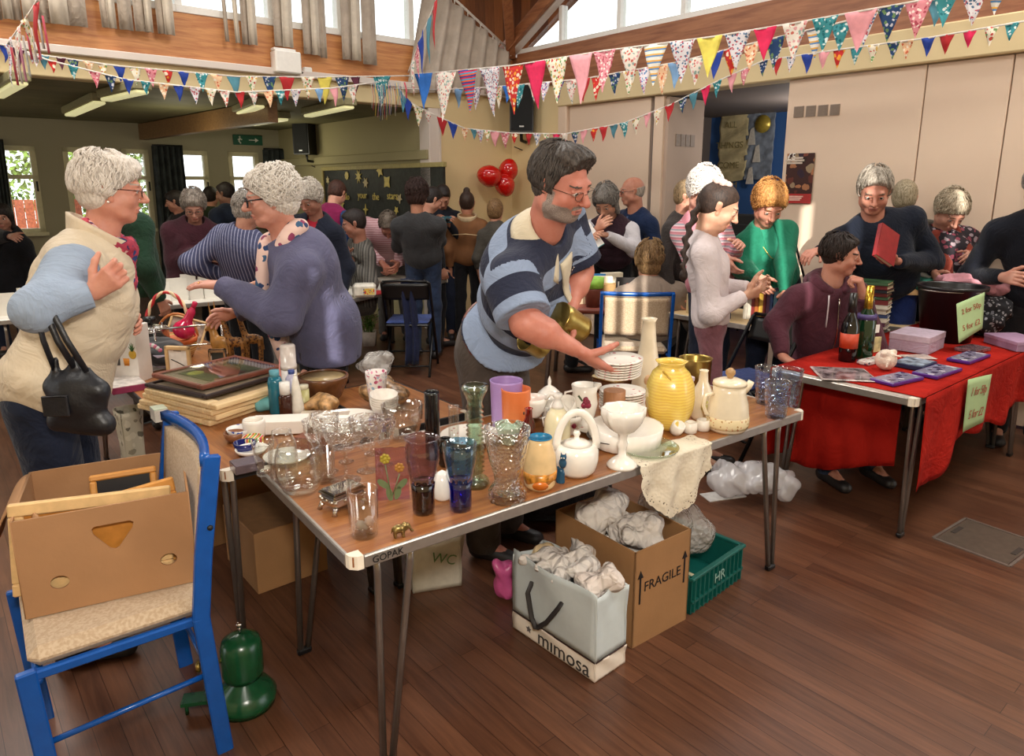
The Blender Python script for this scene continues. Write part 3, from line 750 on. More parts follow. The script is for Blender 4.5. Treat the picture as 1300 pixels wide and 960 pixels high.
# --- left (annex opening) wall
zT=hL(325,91)[1]; zS=2.99; zH=2.40
sP0=hL(559,200)[0]; sP1=hL(544,200)[0]
m=MB()
seg(m,ML,-.05,sP0,0,zH,0,.14)                    # cream wall between the corner and the post
seg(m,ML,-.05,sP0,zH,zT,.0,.14)
seg(m,ML,9.0,12,0,zT,0,.14)
o=m.build('wall_left',m_cream); struct(o)
m=MB(); seg(m,ML,sP0,12,zH,zT-.02,-.02,.14,b=.008); o=m.build('trim_1',m_head); struct(o)
m=MB(); seg(m,ML,-.03,12,zT-.02,zT+.04,-.075,.14,b=.006); o=m.build('trim_2',m_trim); struct(o)
m=MB(); seg(m,ML,-.03,12,zT+.04,zS,-.02,.14,b=.004); o=m.build('trim_3',m_beam); struct(o)
m=MB(); seg(m,ML,sP0,sP1,0,zH,-.03,.17,b=.006); seg(m,ML,sP0+.02,sP0+.035,0,zH,-.045,-.02); o=m.build('trim_4',m_trim); struct(o)
# clerestory windows of the left wall
m_glass=glass((.97,.99,.98),ior=1.45,name='window_glass')
def roofz(s): return zS+.02+s*.56
fr=[hL(520,40)[0],hL(424,25)[0],hL(329,20)[0],hL(222,10)[0],hL(120,5)[0]+.1]
edges=[.25,hL(519,40)[0],hL(430,25)[0]+.02,hL(340,20)[0],hL(222,12)[0]]
for j in range(5): edges.append(edges[-1]+1.15)
for i in range(len(edges)-1):
    s0,s1=edges[i],edges[i+1]; z1a=min(roofz(s0),4.6); z1b=min(roofz(s1),4.6)
    m=MB(); seg(m,ML,s0,s1,zS,zS+.06,-.03,.1,b=.004); seg(m,ML,s1-.06,s1,zS,z1b,-.01,.09,b=.004)
    if i==0: seg(m,ML,s0,s0+.05,zS,z1a,-.01,.09)
    w=m.build('window_%d'%(i+1),m_white); struct(w)
    g=MB(); g.add([(s0,.04,zS),(s1,.04,zS),(s1,.04,z1b),(s0,.04,z1a),(s0,.046,zS),(s1,.046,zS),(s1,.046,z1b),(s0,.046,z1a)],[(0,1,2,3),(7,6,5,4),(0,4,5,1),(1,5,6,2),(2,6,7,3),(3,7,4,0)],0,ML); g.build('pane',m_glass,w)
m=MB(); seg(m,ML,-.1,.25,zS,zS+.12,.0,.14); o=m.build('trim_5',m_trim); struct(o)
# vertical blinds
m_blind=fabric('#b3a596',.05,.9); m_blindt=mat('#cbbfae',.9,var=.04)
def blind(us,v0,label,cat='vertical blind'):
    R=thing('vertical_blind',label,cat,tuple(K+dL*hL(us[0][0],v0)[0]))
    inv=Matrix.Translation(-Vector(R.location))
    R.location.z=0
    for i,(u0,u1,vb,tw) in enumerate(us):
        s0,z=hL(u0,vb,-.10); s1,_=hL(u1,vb,-.10); mm=MB(); w=abs(s1-s0)
        y=-.10-.02*(i%2)
        def fn(a,b,s0=s0,s1=s1,z=z,y=y,tw=tw):
            zz=z+b*(4.3-z); x=s0+(s1-s0)*a; return (x+tw*.10*(1-b), y+.012*math.sin(a*9)+tw*.03*(a-.5),zz)
        mm.grid(fn,6,8,0,Matrix.Translation(-Vector(R.location))@ML,th=.003); mm.build('slat',m_blindt if i%2 else m_blind,R)
    return R
blind([(-14,4,23,0),(4,17,24,0),(17,29,25,0),(30,50,27,0),(50,64,28,0),(64,88,30,0),(88,112,32,0)],20,'long run of beige blind slats at the far left above the pine beam')
blind([(126,140,34,-.2),(139,150,36,.1),(152,170,37,0)],34,'three beige blind slats hanging left of the pair of windows')
blind([(172,190,39,0),(188,198,41,.2),(199,211,42,-.1),(209,222,44,0)],40,'four beige blind slats just left of the first bright pane')
blind([(282,287,52,-.3),(294,300,54,-.3),(308,318,56,0),(317,328,57,.1)],54,'thin separated beige blind slats above the white socket strip')
blind([(349,362,58,0),(362,376,60,.3)],58,'beige blind pair above the white box on the beam')
blind([(386,398,68,0),(397,407,70,.1),(407,416,73,0)],70,'beige slats between two open panes with a shadow beside them')
blind([(435,449,75,0),(449,461,77,.25),(461,479,81,0)],78,'longest beige slats, nearest to the bunting tassels')
# gathered curtain at the corner
R=thing('curtain','gathered pale curtain hanging from a sloping rail in the corner','curtain',tuple(K+dL*.6)); inv=Matrix.Translation(-Vector(R.location))
def fn(a,b):
    s=.08+a*1.15; top=roofz(s)-.03; bot=2.62-.10*a; s2=s+(1-b)*(.25*a-.02); z=bot+b*(top-bot)
    return (s2,-.09+.035*math.sin(a*46+b*2)+.012*math.sin(a*17),z)
m=MB(); m.grid(fn,110,8,0,inv@ML,th=.003); m.build('cloth',fabric('#bdb0a2',.06),R)
m=MB(); m.tube([ML@Vector((.06,-.1,roofz(.06)+.0)),ML@Vector((1.7,-.1,roofz(1.7)))],.013,8,0,inv)
for i in range(14):
    s=.1+i*.085; m.tube([ML@Vector((s,-.1,roofz(s))),ML@Vector((s,-.1,roofz(s)-.05))],.005,6,0,inv)
m.build('rail',m_white,R)
# --- right (folding partition) wall
zh=2.42; zp=hR(711,117)[1]; zp=2.66
sE=hR(711,200)[0]; sO0=hR(843,200)[0]; sO1=hR(994,200)[0]
m=MB(); seg(m,MR,-.05,sE,0,zp,0,.14); o=m.build('wall_right',m_cream); struct(o)
m=MB(); seg(m,MR,sE,10,zh,zp,-.06,.14,b=.01); o=m.build('trim_6',m_head); struct(o)
m=MB(); seg(m,MR,sE,sE+.13,0,zh+.1,-.045,.12,b=.01); o=m.build('trim_7',m_pink); struct(o)
m=MB(); seg(m,MR,.12,10,zp,zS+.05,-.03,.16,b=.004); seg(m,MR,-.12,.12,zp+.02,zS+.02,-.01,.14); o=m.build('trim_8',m_beamR); struct(o)
# partition leaves
pe=[sE+.13,hR(824,200)[0]]
def leaf(s0,s1,label,y0=.0,parts=None,M=MR,ang=0,mt=None):
    m=MB(); seg(m,M,s0+.004,s1-.004,.02,zh-.005,y0,y0+.05,b=.004); return m.build('partition_panel',mt or m_pink)
o=leaf(pe[0],pe[1],''); tag(o,'wide pale pink folding partition panel behind the bald man','partition panel')
o=leaf(hR(829,200)[0],sO0-.01,'',-.02); tag(o,'narrow pale partition panel at the left edge of the opening','partition panel')
es=[sO1,hR(1172,130)[0],hR(1280,130)[0],hR(1280,130)[0]+1.2,hR(1280,130)[0]+2.4]
lb=['pale pink partition panel carrying the charity poster and a vent','pale pink partition panel behind the floral-top woman','pale pink partition panel at the right edge of the photo','pale pink partition panel past the right edge of view']
for i in range(4):
    s0,s1=es[i],es[i+1]; R=thing('partition_panel',lb[i],'partition panel',tuple(K+dR*(s0+s1)/2)); inv=Matrix.Translation(-Vector(R.location))
    m=MB(); seg(m,inv@MR,s0+.004,s1-.004,.02,zh-.005,0,.05,b=.004); m.build('board',m_pink,R)
    if i==0:
        for k in range(4):
            u0=1007.5+k*15.3; a,z0=hR(u0,149.5-k*.9); b,z1=hR(u0+13.5,134.5-k*.9); m=MB()
            seg(m,inv@MR,a,b,z0,z1,-.006,.0)
            for q in range(7): zz=z0+(z1-z0)*(q+.5)/7; seg(m,inv@MR,a+.004,b-.004,zz-.004,zz+.002,-.012,-.004)
            m.build('vent_grille',mat('#8f7f72',.6,var=.03),R)
# blue slit strip between the panels
m=MB(); seg(m,MR,hR(824,200)[0],hR(829,200)[0],0,zh,.05,.09); o=m.build('trim_9',mat('#3f6aa0',.6)); struct(o)
# folded leaf standing into the opening
p0=K+dR*(sO0+.0); q=hit(888,200,K+nR*.55,nR); p1=Vector((q.x,q.y,0)); d=(p1-p0); L=d.length; an=math.atan2(d.y,d.x)
R=thing('partition_panel','folded-back partition leaf with a vent beside the blue alcove','partition panel',tuple(p0+nR*.01),an)
m=MB(); m.box((L/2,0,zh/2),(L,.045,zh-.03),b=.004); m.build('board',wallmat('#b9a392',.6),R)  # darker coat than its sister panels, carrying the leaf's shading in the colour
m=MB()
for k in range(4): m.box((L*(.28+k*.135),-.026,2.02),(L*.115,.008,.11))
m.build('vent_grille',mat('#8f7f72',.6),R)
m=MB(); m.tube([(.06,-.03,1.05),(.06,-.055,1.08),(.06,-.055,1.2),(.06,-.03,1.23)],.008); m.build('handle',mat('#4a4644',.4,metal=.8),R)
# blue alcove
m_blue=wallmat('#3f68a6',.7); 
m=MB(); off=2.3
zbw=hR(940,135,2.3)[1]; seg(m,MR,sO0-1.2,sO1+2.2,0,zbw,off,off+.1); o=m.build('wall_alcove',m_blue); struct(o)
m=MB(); seg(m,MR,sO0-1.2,sO1+2.2,zbw,zh+.2,off-.02,off+.1); seg(m,MR,sO0-1.2,sO0-1.1,0,zh,.15,off); seg(m,MR,sO1+2.1,sO1+2.2,0,zh,.15,off)
seg(m,MR,sO0-1.2,sO1+2.2,zh,zh+.1,.14,off+.1); o=m.build('ceiling_alcove',wallmat('#857a74')); struct(o)
# --- gable windows above the right wall
ed=[hR(657,68)[0],hR(713,50)[0],hR(787,35)[0],hR(869,20)[0],hR(965,5)[0]]; 
while ed[-1]<8: ed.append(ed[-1]+1.15)
for i in range(len(ed)-1):
    s0,s1=ed[i],ed[i+1]; a,b=zS+.05+(s0-.1)*.56,zS+.05+(s1-.1)*.56; a,b=min(a,4.6),min(b,4.6)
    m=MB(); seg(m,MR,s0,s1,zS+.04,zS+.10,-.01,.1,b=.004); seg(m,MR,s1-.05,s1,zS+.05,b,.0,.09,b=.004)
    w=m.build('window_%d'%(20+i),m_white); struct(w)
    z0=zS+.05
    g=MB(); g.add([(s0,.04,z0),(s1,.04,z0),(s1,.04,b),(s0,.04,a),(s0,.046,z0),(s1,.046,z0),(s1,.046,b),(s0,.046,a)],[(0,1,2,3),(7,6,5,4),(0,4,5,1),(1,5,6,2),(2,6,7,3),(3,7,4,0)],0,MR); g.build('pane',m_glass,w)
# sloping roof: boards over the corner, rafters along both walls
m_roof=plankmat('#5a3018','#94592f',0,.10,6,'#2c1608',.5,'pine_boards',co_rot=(0,0,PI/2),vari=.5)
Kt=K+Vector((0,0,zS+.02)); sl=.56
A=K+dL*2.6; A.z=zS+.02+2.6*sl; B=K+dR*2.6; B.z=zS+.02+2.6*sl
Mid=(A+B)/2+Vector((0,-.3,.35))
A2=A+nL*.3;B2=B+nR*.3; K2=Kt+(nL+nR)*.3
hipb=Vector((Mid.x,Mid.y,Mid.z))
m=MB(); up=Vector((0,0,.06))
def tri(m,a,b,c):
    m.add([a,b,c,a+up,b+up,c+up],[(0,1,2),(5,4,3),(0,3,4,1),(1,4,5,2),(2,5,3,0)])
tri(m,K2,A2,hipb); tri(m,K2,hipb,B2); o=m.build('ceiling_roof',m_roof); struct(o)
m=MB(); 
def raft(m,p,q,w,h):
    d=q-p; F=frame(d,(0,0,1)).to_4x4(); m.box((0,0,d.length/2),(w,h,d.length),Matrix.Translation(p)@F,b=.004)
raft(m,Kt-nR*.06+Vector((0,0,.03)),B-nR*.06+Vector((0,0,.03)),.10,.09); o=m.build('trim_10',m_trim); struct(o)
m=MB(); raft(m,Kt-(nR+nL)*.05+Vector((0,0,.02)),hipb+Vector((0,0,-.03)),.10,.10); o=m.build('trim_11',m_beamR); struct(o)
m=MB(); raft(m,Kt-nR*.14+Vector((0,0,.06)),B-nR*.14+Vector((0,0,.06)),.05,.13); o=m.build('trim_12',m_beamR); struct(o)
# --- annex
D=4.05; ms=1.15
MA=ML
far=MB(); zc=2.40
s_far0=-.0
W=lambda u,v: hL(u,v,D)
# far wall with window openings (u ranges measured in the photo)
wins=[((4,50),(188,298)),((84,126),(187,330)),((158,192),(187,330)),((227,266),(187,330)),((292,330),(190,330))]
xs=sorted([ (W(b,230)[0],W(a,230)[0]) for (a,b),_ in wins ])
zt=W(100,187)[1]; zb=W(20,296)[1]
m=MB(); p=W(362,200)[0]
for (a,b) in xs: seg(m,ML,p,a,0,zc+.05,D,D+.15); seg(m,ML,a,b,0,zb,D,D+.15); seg(m,ML,a,b,zt,zc+.05,D,D+.15); p=b
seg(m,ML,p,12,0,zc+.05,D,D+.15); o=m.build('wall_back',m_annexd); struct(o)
m_frame=mat('#cfc7a4',.5,var=.03)
for i,(a,b) in enumerate(xs):
    m=MB(); 
    for (x0,x1,z0,z1) in((a,a+.06,zb,zt),(b-.06,b,zb,zt),(a,b,zb,zb+.05),(a,b,zt-.06,zt),(a,b,zb+(zt-zb)*.62,zb+(zt-zb)*.62+.05)): seg(m,ML,x0,x1,z0,z1,D-.01,D+.07,b=.003)
    seg(m,ML,a-.02,b+.02,zb-.04,zb,D-.08,D+.06)
    w=m.build('window_%d'%(10+i),m_frame); struct(w); g=MB(); seg(g,ML,a,b,zb,zt,D+.03,D+.035); g.build('pane',m_glass,w)
    m=MB(); m.tube([ML@Vector((a+.03,D-.03,zb+.5)),ML@Vector((a+.03,D-.03,zb+.62))],.01); m.build('window_latch',m_blk,w)
# annex right wall (runs away from the post)
M2=Matrix.Translation(K+dL*(sP1-.02))@Matrix(((nL.x,dL.x,0,0),(nL.y,dL.y,0,0),(0,0,1,0),(0,0,0,1)))  # x going away, y toward opening
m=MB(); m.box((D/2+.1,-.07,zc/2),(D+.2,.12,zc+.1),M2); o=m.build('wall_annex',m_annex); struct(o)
nA=dL
def hA(u,v,off=0): 
    p=hit(u,v,K+dL*(sP1-.01+off),nA); q=p-(K+dL*(sP1-.02)); return q.dot(nL),p.z
xa,za=hA(540,196); xb,zb2=hA(370,208)
m=MB(); m.box(((D)/2,.02,hA(480,200)[1]),(D,.05,.10),M2,b=.006); o=m.build('trim_13',m_annex); struct(o)
x0,z0=hA(411,214); x1,z1=hA(543,206)
R=thing('display_board','dark display board with yellow paper stars and cut-out letters','board',tuple(M2@Vector(((x0+x1)/2,0,0)))); inv=Matrix.Translation(-Vector(R.location))@M2
zt1=hA(480,212)[1]; zb1=.95
xw=(min(x0,x1)-.3,max(x0,x1))
m=MB(); m.box(((xw[0]+xw[1])/2,.005,(zt1+zb1)/2),(xw[1]-xw[0],.03,zt1-zb1),inv); m.build('board',mat('#1c1f1b',.6,var=.5,vs=18),R)
m=MB(); 
for (cx,cz,dx,dz) in(((xw[0]+xw[1])/2,zt1,xw[1]-xw[0]+.06,.05),((xw[0]+xw[1])/2,zb1,xw[1]-xw[0]+.06,.05),(xw[1],(zt1+zb1)/2,.05,zt1-zb1)): m.box((cx,.015,cz),(dx,.05,dz),inv,b=.004)
m.build('board_frame',mat('#a89a62',.6),R)
m_yel=mat('#d8c46a',.5,var=.1); m_yel2=mat('#c9b98c',.6)
def star(n,r1,r2): return [((r1 if i%2==0 else r2)*math.sin(PI*i/n),(r1 if i%2==0 else r2)*math.cos(PI*i/n)) for i in range(2*n)]
for i,(u,v,n,r1,r2) in enumerate([(418,229,6,.055,.028),(442,223,8,.055,.045),(457,224,8,.09,.035),(466,232,6,.07,.035),(493,231,4,.09,.05),(484,217,5,.08,.04),(435,240,5,.07,.045),(436,259,5,.07,.03),(466,266,4,.07,.02),(509,252,5,.06,.028),(505,267,5,.05,.025),(410,236,4,.05,.03)]):
    x,z=hA(u,v); m=MB(); m.prism(star(n,r1,r2),.006,inv@T(x,.03,z)@Rx(PI/2)@Rz(.2*i)); m.build('paper_star',m_yel if i%3 else m_yel2,R)
for i,(s_,u,v) in enumerate([('hello',437,250),('your',459,248),('the',476,250),('stars',497,249)]):
    x,z=hA(u,v,.04); bp=M2@Vector((x,.04,z))
    M3=Matrix((( -nL.x,0,dL.x),(-nL.y,0,dL.y),(0,1,0)))
    text(s_,.125,bp-Vector(R.location),M3.to_4x4(),m_yel,R,'letters',.003)
# annex ceiling with joist and battens
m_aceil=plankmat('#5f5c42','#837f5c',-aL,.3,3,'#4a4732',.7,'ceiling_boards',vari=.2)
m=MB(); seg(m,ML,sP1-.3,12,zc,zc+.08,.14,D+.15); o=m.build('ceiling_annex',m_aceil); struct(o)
a=W(180,158)[0]; 
s1,_=hL(340,128,.2)
m=MB(); pA=K+dL*a+nL*D; q=hit(345,122,K+nL*.3,nL); pB=Vector((q.x,q.y,0)); d=pB-pA; 
m.box((d.length/2,0,zc-.11),(d.length,.10,.20),T(pA)@Rz(math.atan2(d.y,d.x)),b=.004); o=m.build('trim_14',wood(lin('#6b4a2c'),lin('#8b6a44'),name='joist')); struct(o)
def strip(u0,v0,u1,v1,label):
    def at(u,v):
        r=ray(u,v); t=(zc-.07-CH)/r[2]; return Vector((r[0]*t,r[1]*t,zc-.07))
    p,q=at(u0,v0),at(u1,v1); d=q-p
    if d.length>1.8: q=p+d.normalized()*1.8; d=q-p
    R=thing('strip_light',label,'ceiling light',tuple((p+q)/2)+() ,math.atan2(d.y,d.x)); L=d.length
    m=MB(); m.box((0,0,.035),(L,.14,.07),b=.01); m.build('housing',mat('#8f8a66',.6),R)
    m=MB(); m.box((0,.0,-.012),(L*.96,.10,.03),b=.01); m.build('tube',emis('#efe9b0',.55),R)
strip(-4,121,26,103,'strip light on the annex ceiling at the far left edge'); strip(88,145,127,128,'short strip light above the first two windows'); strip(134,125,182,114,'strip light nearest the header behind the blue flags')
strip(290,149,330,133,'strip light beside the joist in the annex'); strip(390,146,445,134,'strip light nearest the speaker in the annex'); strip(318,157,362,150,'dim strip light farthest back near the exit sign')
# exit sign
x,z=W(314,178); R=thing('exit_sign','small green running-man exit sign high on the annex back wall','sign',tuple(ML@Vector((x,D-.02,z))),aL+PI)
m=MB(); m.box((0,0,0),(.42,.03,.14),b=.004); m.build('panel',mat('#1c5a44',.5),R)
m=MB(); m.ball((-.12,-.018,.04),.014,8); m.tube([(-.12,-.018,.02),(-.135,-.018,-.02),(-.11,-.018,-.05)],.01,6); m.tube([(-.15,-.018,.0),(-.12,-.018,.02),(-.09,-.018,.0)],.008,6); m.box((.06,-.018,.0),(.10,.006,.012)); m.prism([(.1,-.03),(.1,.03),(.15,0)],.006,T(0,-.018,0)@Rx(PI/2)); m.build('pictogram',m_white,R)
# dark curtains in the annex
m_cur=stripes(['#33393a','#3d4446','#2c3132'],'X',.05); m_cur=fabric('#3b4142',.2)
def acurt(u0,u1,label,ub0=None,ub1=None):
    a0,z0=W(u0,188); a1,_=W(u1,188); b0,_=W(ub0 or u0,250); b1,_=W(ub1 or u1,250)
    R=thing('curtain',label,'curtain',tuple(ML@Vector(((a0+a1)/2,D-.1,0)))); inv=T(-Vector(R.location))@ML
    def fn(s,t): zz=zb-.75+t*(zt+.04-zb+.75); k=1-t; x=(a0+(a1-a0)*s)*(1-k*.9)+(b0+(b1-b0)*s)*k*.9; return (x,D-.12+.035*math.sin(s*34+t),zz)
    m=MB(); m.grid(fn,60,8,0,inv,th=.004); m.build('cloth',m_cur,R)
    m=MB(); m.tube([inv@Vector((0,0,0)) if 0 else Vector(inv@Vector((a0-.0,D-.13,zt+.05))),Vector(inv@Vector((a1,D-.13,zt+.05)))],.012); m.build('rail',m_blk,R)
acurt(190,228,'dark grey curtain gathered between the annex windows',192,236); acurt(330,366,'dark grey curtain hanging by the annex corner behind the speaker'); acurt(-20,4,'dark brown curtain at the far left edge of the annex',-18,8)
# outside garden
m_leaf=mat('#7f9a44',.9,var=.5,vs=6)
m=MB(); seg(m,ML,-5,22,-.25,-.2,D+.2,D+22); o=m.build('ground',mat('#8aa05a',.95,var=.3,vs=3)); struct(o)
R=thing('garden_fence','red-brown boarded garden fence beyond the far left window','fence',tuple(ML@Vector((7,D+5,-.2)))); inv=T(-Vector(R.location))@ML
m=MB()
for k in range(60): seg(m,inv,3+k*.15,3+k*.15+.14,-.2,1.35,D+5,D+5.03)
m.build('board_panel',mat('#a3573a',.8,var=.2),R)
for k in range(6):
    m=MB(); seg(m,inv,3.4+k*1.6,3.5+k*1.6,-.2,1.42,D+4.94,D+5); m.build('post',mat('#8a4a33',.8),R)
R=thing('handrail','white painted low handrail outside the far left window','rail',tuple(ML@Vector((6,D+3,-.2)))); inv=T(-Vector(R.location))@ML
m=MB(); 
for z in(.35,.62): seg(m,inv,4,9,z,z+.07,D+3,D+3.05)
m.build('rail',m_white,R)
for k in range(4):
    m=MB(); seg(m,inv,4.2+k*1.4,4.27+k*1.4,-.2,.7,D+3.03,D+3.09); m.build('post',m_white,R)
def tree(s,y,z,r,label,seed):
    rs=np.random.RandomState(seed); b=ML@Vector((s,D+y,-.2)); R=thing('tree',label,'tree',tuple(b)); m=MB(); m.tube([(0,0,0),(.05,.02,z*.5),(0,0,z)],[.13,.1,.06],8); m.build('trunk',mat('#5a4632',.9),R)
    m=MB(); n=2600; V=[];F=[]
    for i in range(n):
        v=rs.normal(size=3); v/=np.linalg.norm(v); q=v*(rs.rand()**.35)*r; q[2]=q[2]*.9+z; a=rs.normal(size=3); a/=np.linalg.norm(a); bb=np.cross(a,rs.normal(size=3)); bb/=np.linalg.norm(bb); sz=.09
        V+= [q-a*sz,q+bb*sz*.5,q+a*sz,q-bb*sz*.5]; F.append((4*i,4*i+1,4*i+2,4*i+3))
    m.add(V,F); m.build('foliage',m_leaf,R)
tree(8.6,7,2.4,1.6,'leafy green tree outside the far left window',1); tree(2.2,9,2.0,1.7,'pale green tree outside the window behind the exit sign',2); tree(6.2,12,1.6,1.3,'round bush outside behind the white-haired lady',3); tree(4.4,13.5,1.5,1.2,'round bush outside beside the dark curtain',4)
# speakers on the walls
def speaker(p,rz,h,w,d,label,arm):
    R=thing('loudspeaker',label,'speaker',tuple(p),rz)
    m=MB(); m.prism([(-w/2,0),(w/2,0),(w*.36,d),(-w*.36,d)],h,T(0,-d/2,0)); m.build('cabinet',m_blk,R)
    m=MB(); m.box((0,-d/2-.004,0),(w*.9,.012,h*.94),b=.006); m.build('grille',mat('#17181a',.8,var=.2,vs=300,bump=.5,bs=600),R)
    m=MB(); m.box((0,-d/2-.012,-h*.38),(w*.2,.004,.015)); m.build('badge',mat('#8a8a88',.3,metal=1),R)
    m=MB(); m.tube([(0,0,-h/2),(0,.02,-h/2-.08),(arm,d*.9,-h/2-.1)],.018,8); m.box((arm,d*.9+.03,-h/2-.08),(.05,.05,.16)); m.tube([(arm,d*.9,-h/2-.1),(arm-.06,d*.8,-h/2-.18),(arm-.16,d*.7,-h/2-.14)],.006,6); m.build('bracket',m_blk,R)
p=hit(662,139,K-nR*.25-nL*.12,Vector((0,1,0))); speaker(hit(662,139,Vector((0,8.25,0)),Vector((0,1,0))),0,.50,.26,.26,'black loudspeaker on a bracket in the corner behind the main man',.08)
q=M2@Vector((hA(398,175)[0],.2,0)); pp=hit(388,176,q,Vector((0,1,0))); speaker(pp,-.3,.42,.24,.24,'black loudspeaker on a bracket in the annex above the curly-haired woman',.12)
# white box and sockets on the beam
s,z=hL(360,81,-.03); R=thing('control_box','white electrical control box fixed to the pine beam','box',tuple(ML@Vector((s,-.09,z))),aL+PI); m=MB(); m.box((0,0,0),(.24,.13,.19),b=.012); m.build('casing',m_white,R); m=MB(); m.box((-.02,0,.105),(.20,.08,.022),b=.004); m.build('lid_clip',m_white,R); m=MB(); m.tube([(.12,.02,-.05),(.16,.02,-.07)],.01); m.build('cable',m_blk,R)
s,z=hL(389,91,-.03); o=MB().box((0,0,0),(.08,.05,.07),b=.008).build('socket',m_white,None,tuple(ML@Vector((s,-.05,z))),(0,0,aL)); tag(o,'small white socket right of the control box on the beam','socket')
# poster
s0,z0=hR(994,258,-.02); s1,z1=hR(1034,194,-.02); w=abs(s1-s0); h=abs(z1-z0)
R=thing('poster','charity poster with dark photo and red band on the partition','poster',tuple(MR@Vector(((s0+s1)/2,-.012,(z0+z1)/2))),aR)
m=MB(); m.box((0,0,0),(w,.004,h)); m.build('sheet',floral('#3a1d18',['#7a4030','#5a2a20','#a06a48','#2b1a2a','#8f7a60','#2c1a14'],16,.5,.5,name='poster_print'),R)
m=MB(); m.box((0,-.003,-h*.40),(w,.002,h*.19)); m.build('red_band',mat('#a8231f',.5),R)
text('£5',.075,(-w*.33,-.004,h*.43),(PI/2,0,0),m_white,R); 
for k,(zz,l) in enumerate(((.41,.10),(.36,.16),(.31,.13))): 
    m=MB(); m.box((-w*.12 if k==0 else -w*.2,-.004,h*zz),(l,.002,.014)); m.build('text_line',mat('#c8b8a8',.6),R)
for k in range(3):
    m=MB(); m.box((-.02,-.005,-h*(.36+.035*k)),(w*(.6-.1*k),.002,.010)); m.build('text_line',mat('#e0b8a8',.6),R)
# banner in the alcove
s0,z1=hR(916,143,off-.06); s1,z0=hR(979,228,off-.06)
R=thing('banner','cream and grey stitched fabric banner hung on the blue wall','banner',tuple(MR@Vector(((s0+s1)/2,off-.06,z1))),aR); W_=s1-s0; Hh_=z1-z0
def fn(a,b): x=-W_/2+a*W_*.5+.04*math.sin(b*3)*a; return (x,-.01+.012*math.sin(a*5+b*22)+.01*math.sin(b*40)*(b>.5),-b*(Hh_+.05*(1-a)))
m=MB(); m.grid(fn,14,50,th=.004); m.build('cream_panel',fabric('#d6c79a',.08),R)
def fn(a,b): x=a*W_*.5; return (x,-.002+.01*math.sin(a*9+b*30)*math.sin(a*7-b*12),-b*Hh_)
m=MB(); m.grid(fn,20,50,th=.004); m.build('grey_panel',fabric('#8d97a6',.2),R)
m=MB(); m.tube([(-W_/2-.12,0,.0),(W_/2+.2,0,.02)],.018); m.ball((-W_/2-.13,0,0),.035,10); m.ball((W_/2+.22,0,.02),.035,10); m.build('pole',m_blk,R)
m=MB(); m.lathe([(0,-.01),(.10,-.01),(.10,.0),(0,.006)],20,0,T(W_*.3,-.03,-.17)@Rx(PI/2)); m.build('gold_disc',mat('#d8bd55',.3,metal=.4),R)
for k,(x,zz,sx) in enumerate(((.09,-.30,1),(.17,-.5,.8),(.10,-.75,.9))):
    m=MB(); m.prism([(-.05,-.1),(.05,-.1),(.02,.1),(-.02,.08)],.01,T(x,-.025,zz)@Rx(PI/2)); m.build('applique_figure',mat('#d9d3c8',.8),R)
for i,s_ in enumerate(['ALL','THINGS','COME','FROM','THEE']): text(s_,.105,(-W_*.27,-.04,-.16-i*.235),(PI/2,0,0),mat('#8d8052',.8),R,'letters',.002)
# stacked black chairs in the alcove
def stackchair(p,rz,n,label):
    for i in range(n):
        R=thing('stacking_chair',label[i],'chair',(p[0],p[1],.0+i*.085),rz,None)
        m=MB(); m.box((0,0,.45),(.44,.42,.05),b=.02); m.build('seat',m_dark,R)
        m=MB(); m.box((0,.22,.72),(.42,.04,.26),Rx(-.08),b=.015); m.build('backrest',m_dark,R)
        for x in(-.2,.2):
            for y in(-.2,.2): mm=MB(); mm.tube([(x*1.05,y*1.05,.0),(x,y,.45)],.013,8); mm.build('leg',m_blk,R)
            mm=MB(); mm.tube([(x,.2,.45),(x,.24,.86)],.013,8); mm.build('back_upright',m_blk,R)
sA=hR(947,240,1.1)[0]; sB=hR(977,240,.9)[0]
q=MR@Vector((sA,1.25,0)); ords=['bottom','second','third','fourth','fifth','sixth','seventh']
stackchair(q,aR+PI,6,['black chair, %s of the left stack in the blue alcove'%o_ for o_ in ords])
q=MR@Vector((sB+.05,.75,0)); stackchair(q,aR+PI,7,['black chair, %s of the right stack in the blue alcove'%o_ for o_ in ords])
# balloons
m_red=mat('#c0120f',.12,var=.0,spec=.6); 
t=NT('balloon_rubber'); t.b.inputs['Base Color'].default_value=lin('#c4150f'); t.setp(.1,0,.7,sub=.0); t.b.inputs['Coat Weight'].default_value=.4; m_red=t.m
for i,(u,v,r,tl) in enumerate(((621,223.5,.125,(-.9,0,.2)),(644,216,.115,(.2,0,1)),(638,235,.118,(.3,0,-.8)))):
    p=hit(u,v,K-nL*.22,nL)-nL*(.02*i); d=Vector(tl).normalized(); R=thing('balloon',['large red balloon on the left of the wall cluster','upper right red balloon of the wall cluster','lowest red balloon of the wall cluster'][i],'balloon',tuple(p),0,'red balloons on the cream wall')
    F=frame(d).to_4x4(); m=MB(); prof=[(max(1e-5,r*.97*math.sin(a)*(1-.12*math.cos(a)*-1 if 0 else 1-.10*(math.cos(a)<0)*abs(math.cos(a)))),-r*1.12*math.cos(a)) for a in np.linspace(0,PI,18)]
    m.lathe(prof,24,0,F); m.build('skin',m_red,R); m=MB(); m.lathe([(.004,0),(.016,-.02),(.012,-.022)],10,0,F@T(0,0,-r*1.1)); m.build('knot',m_red,R)
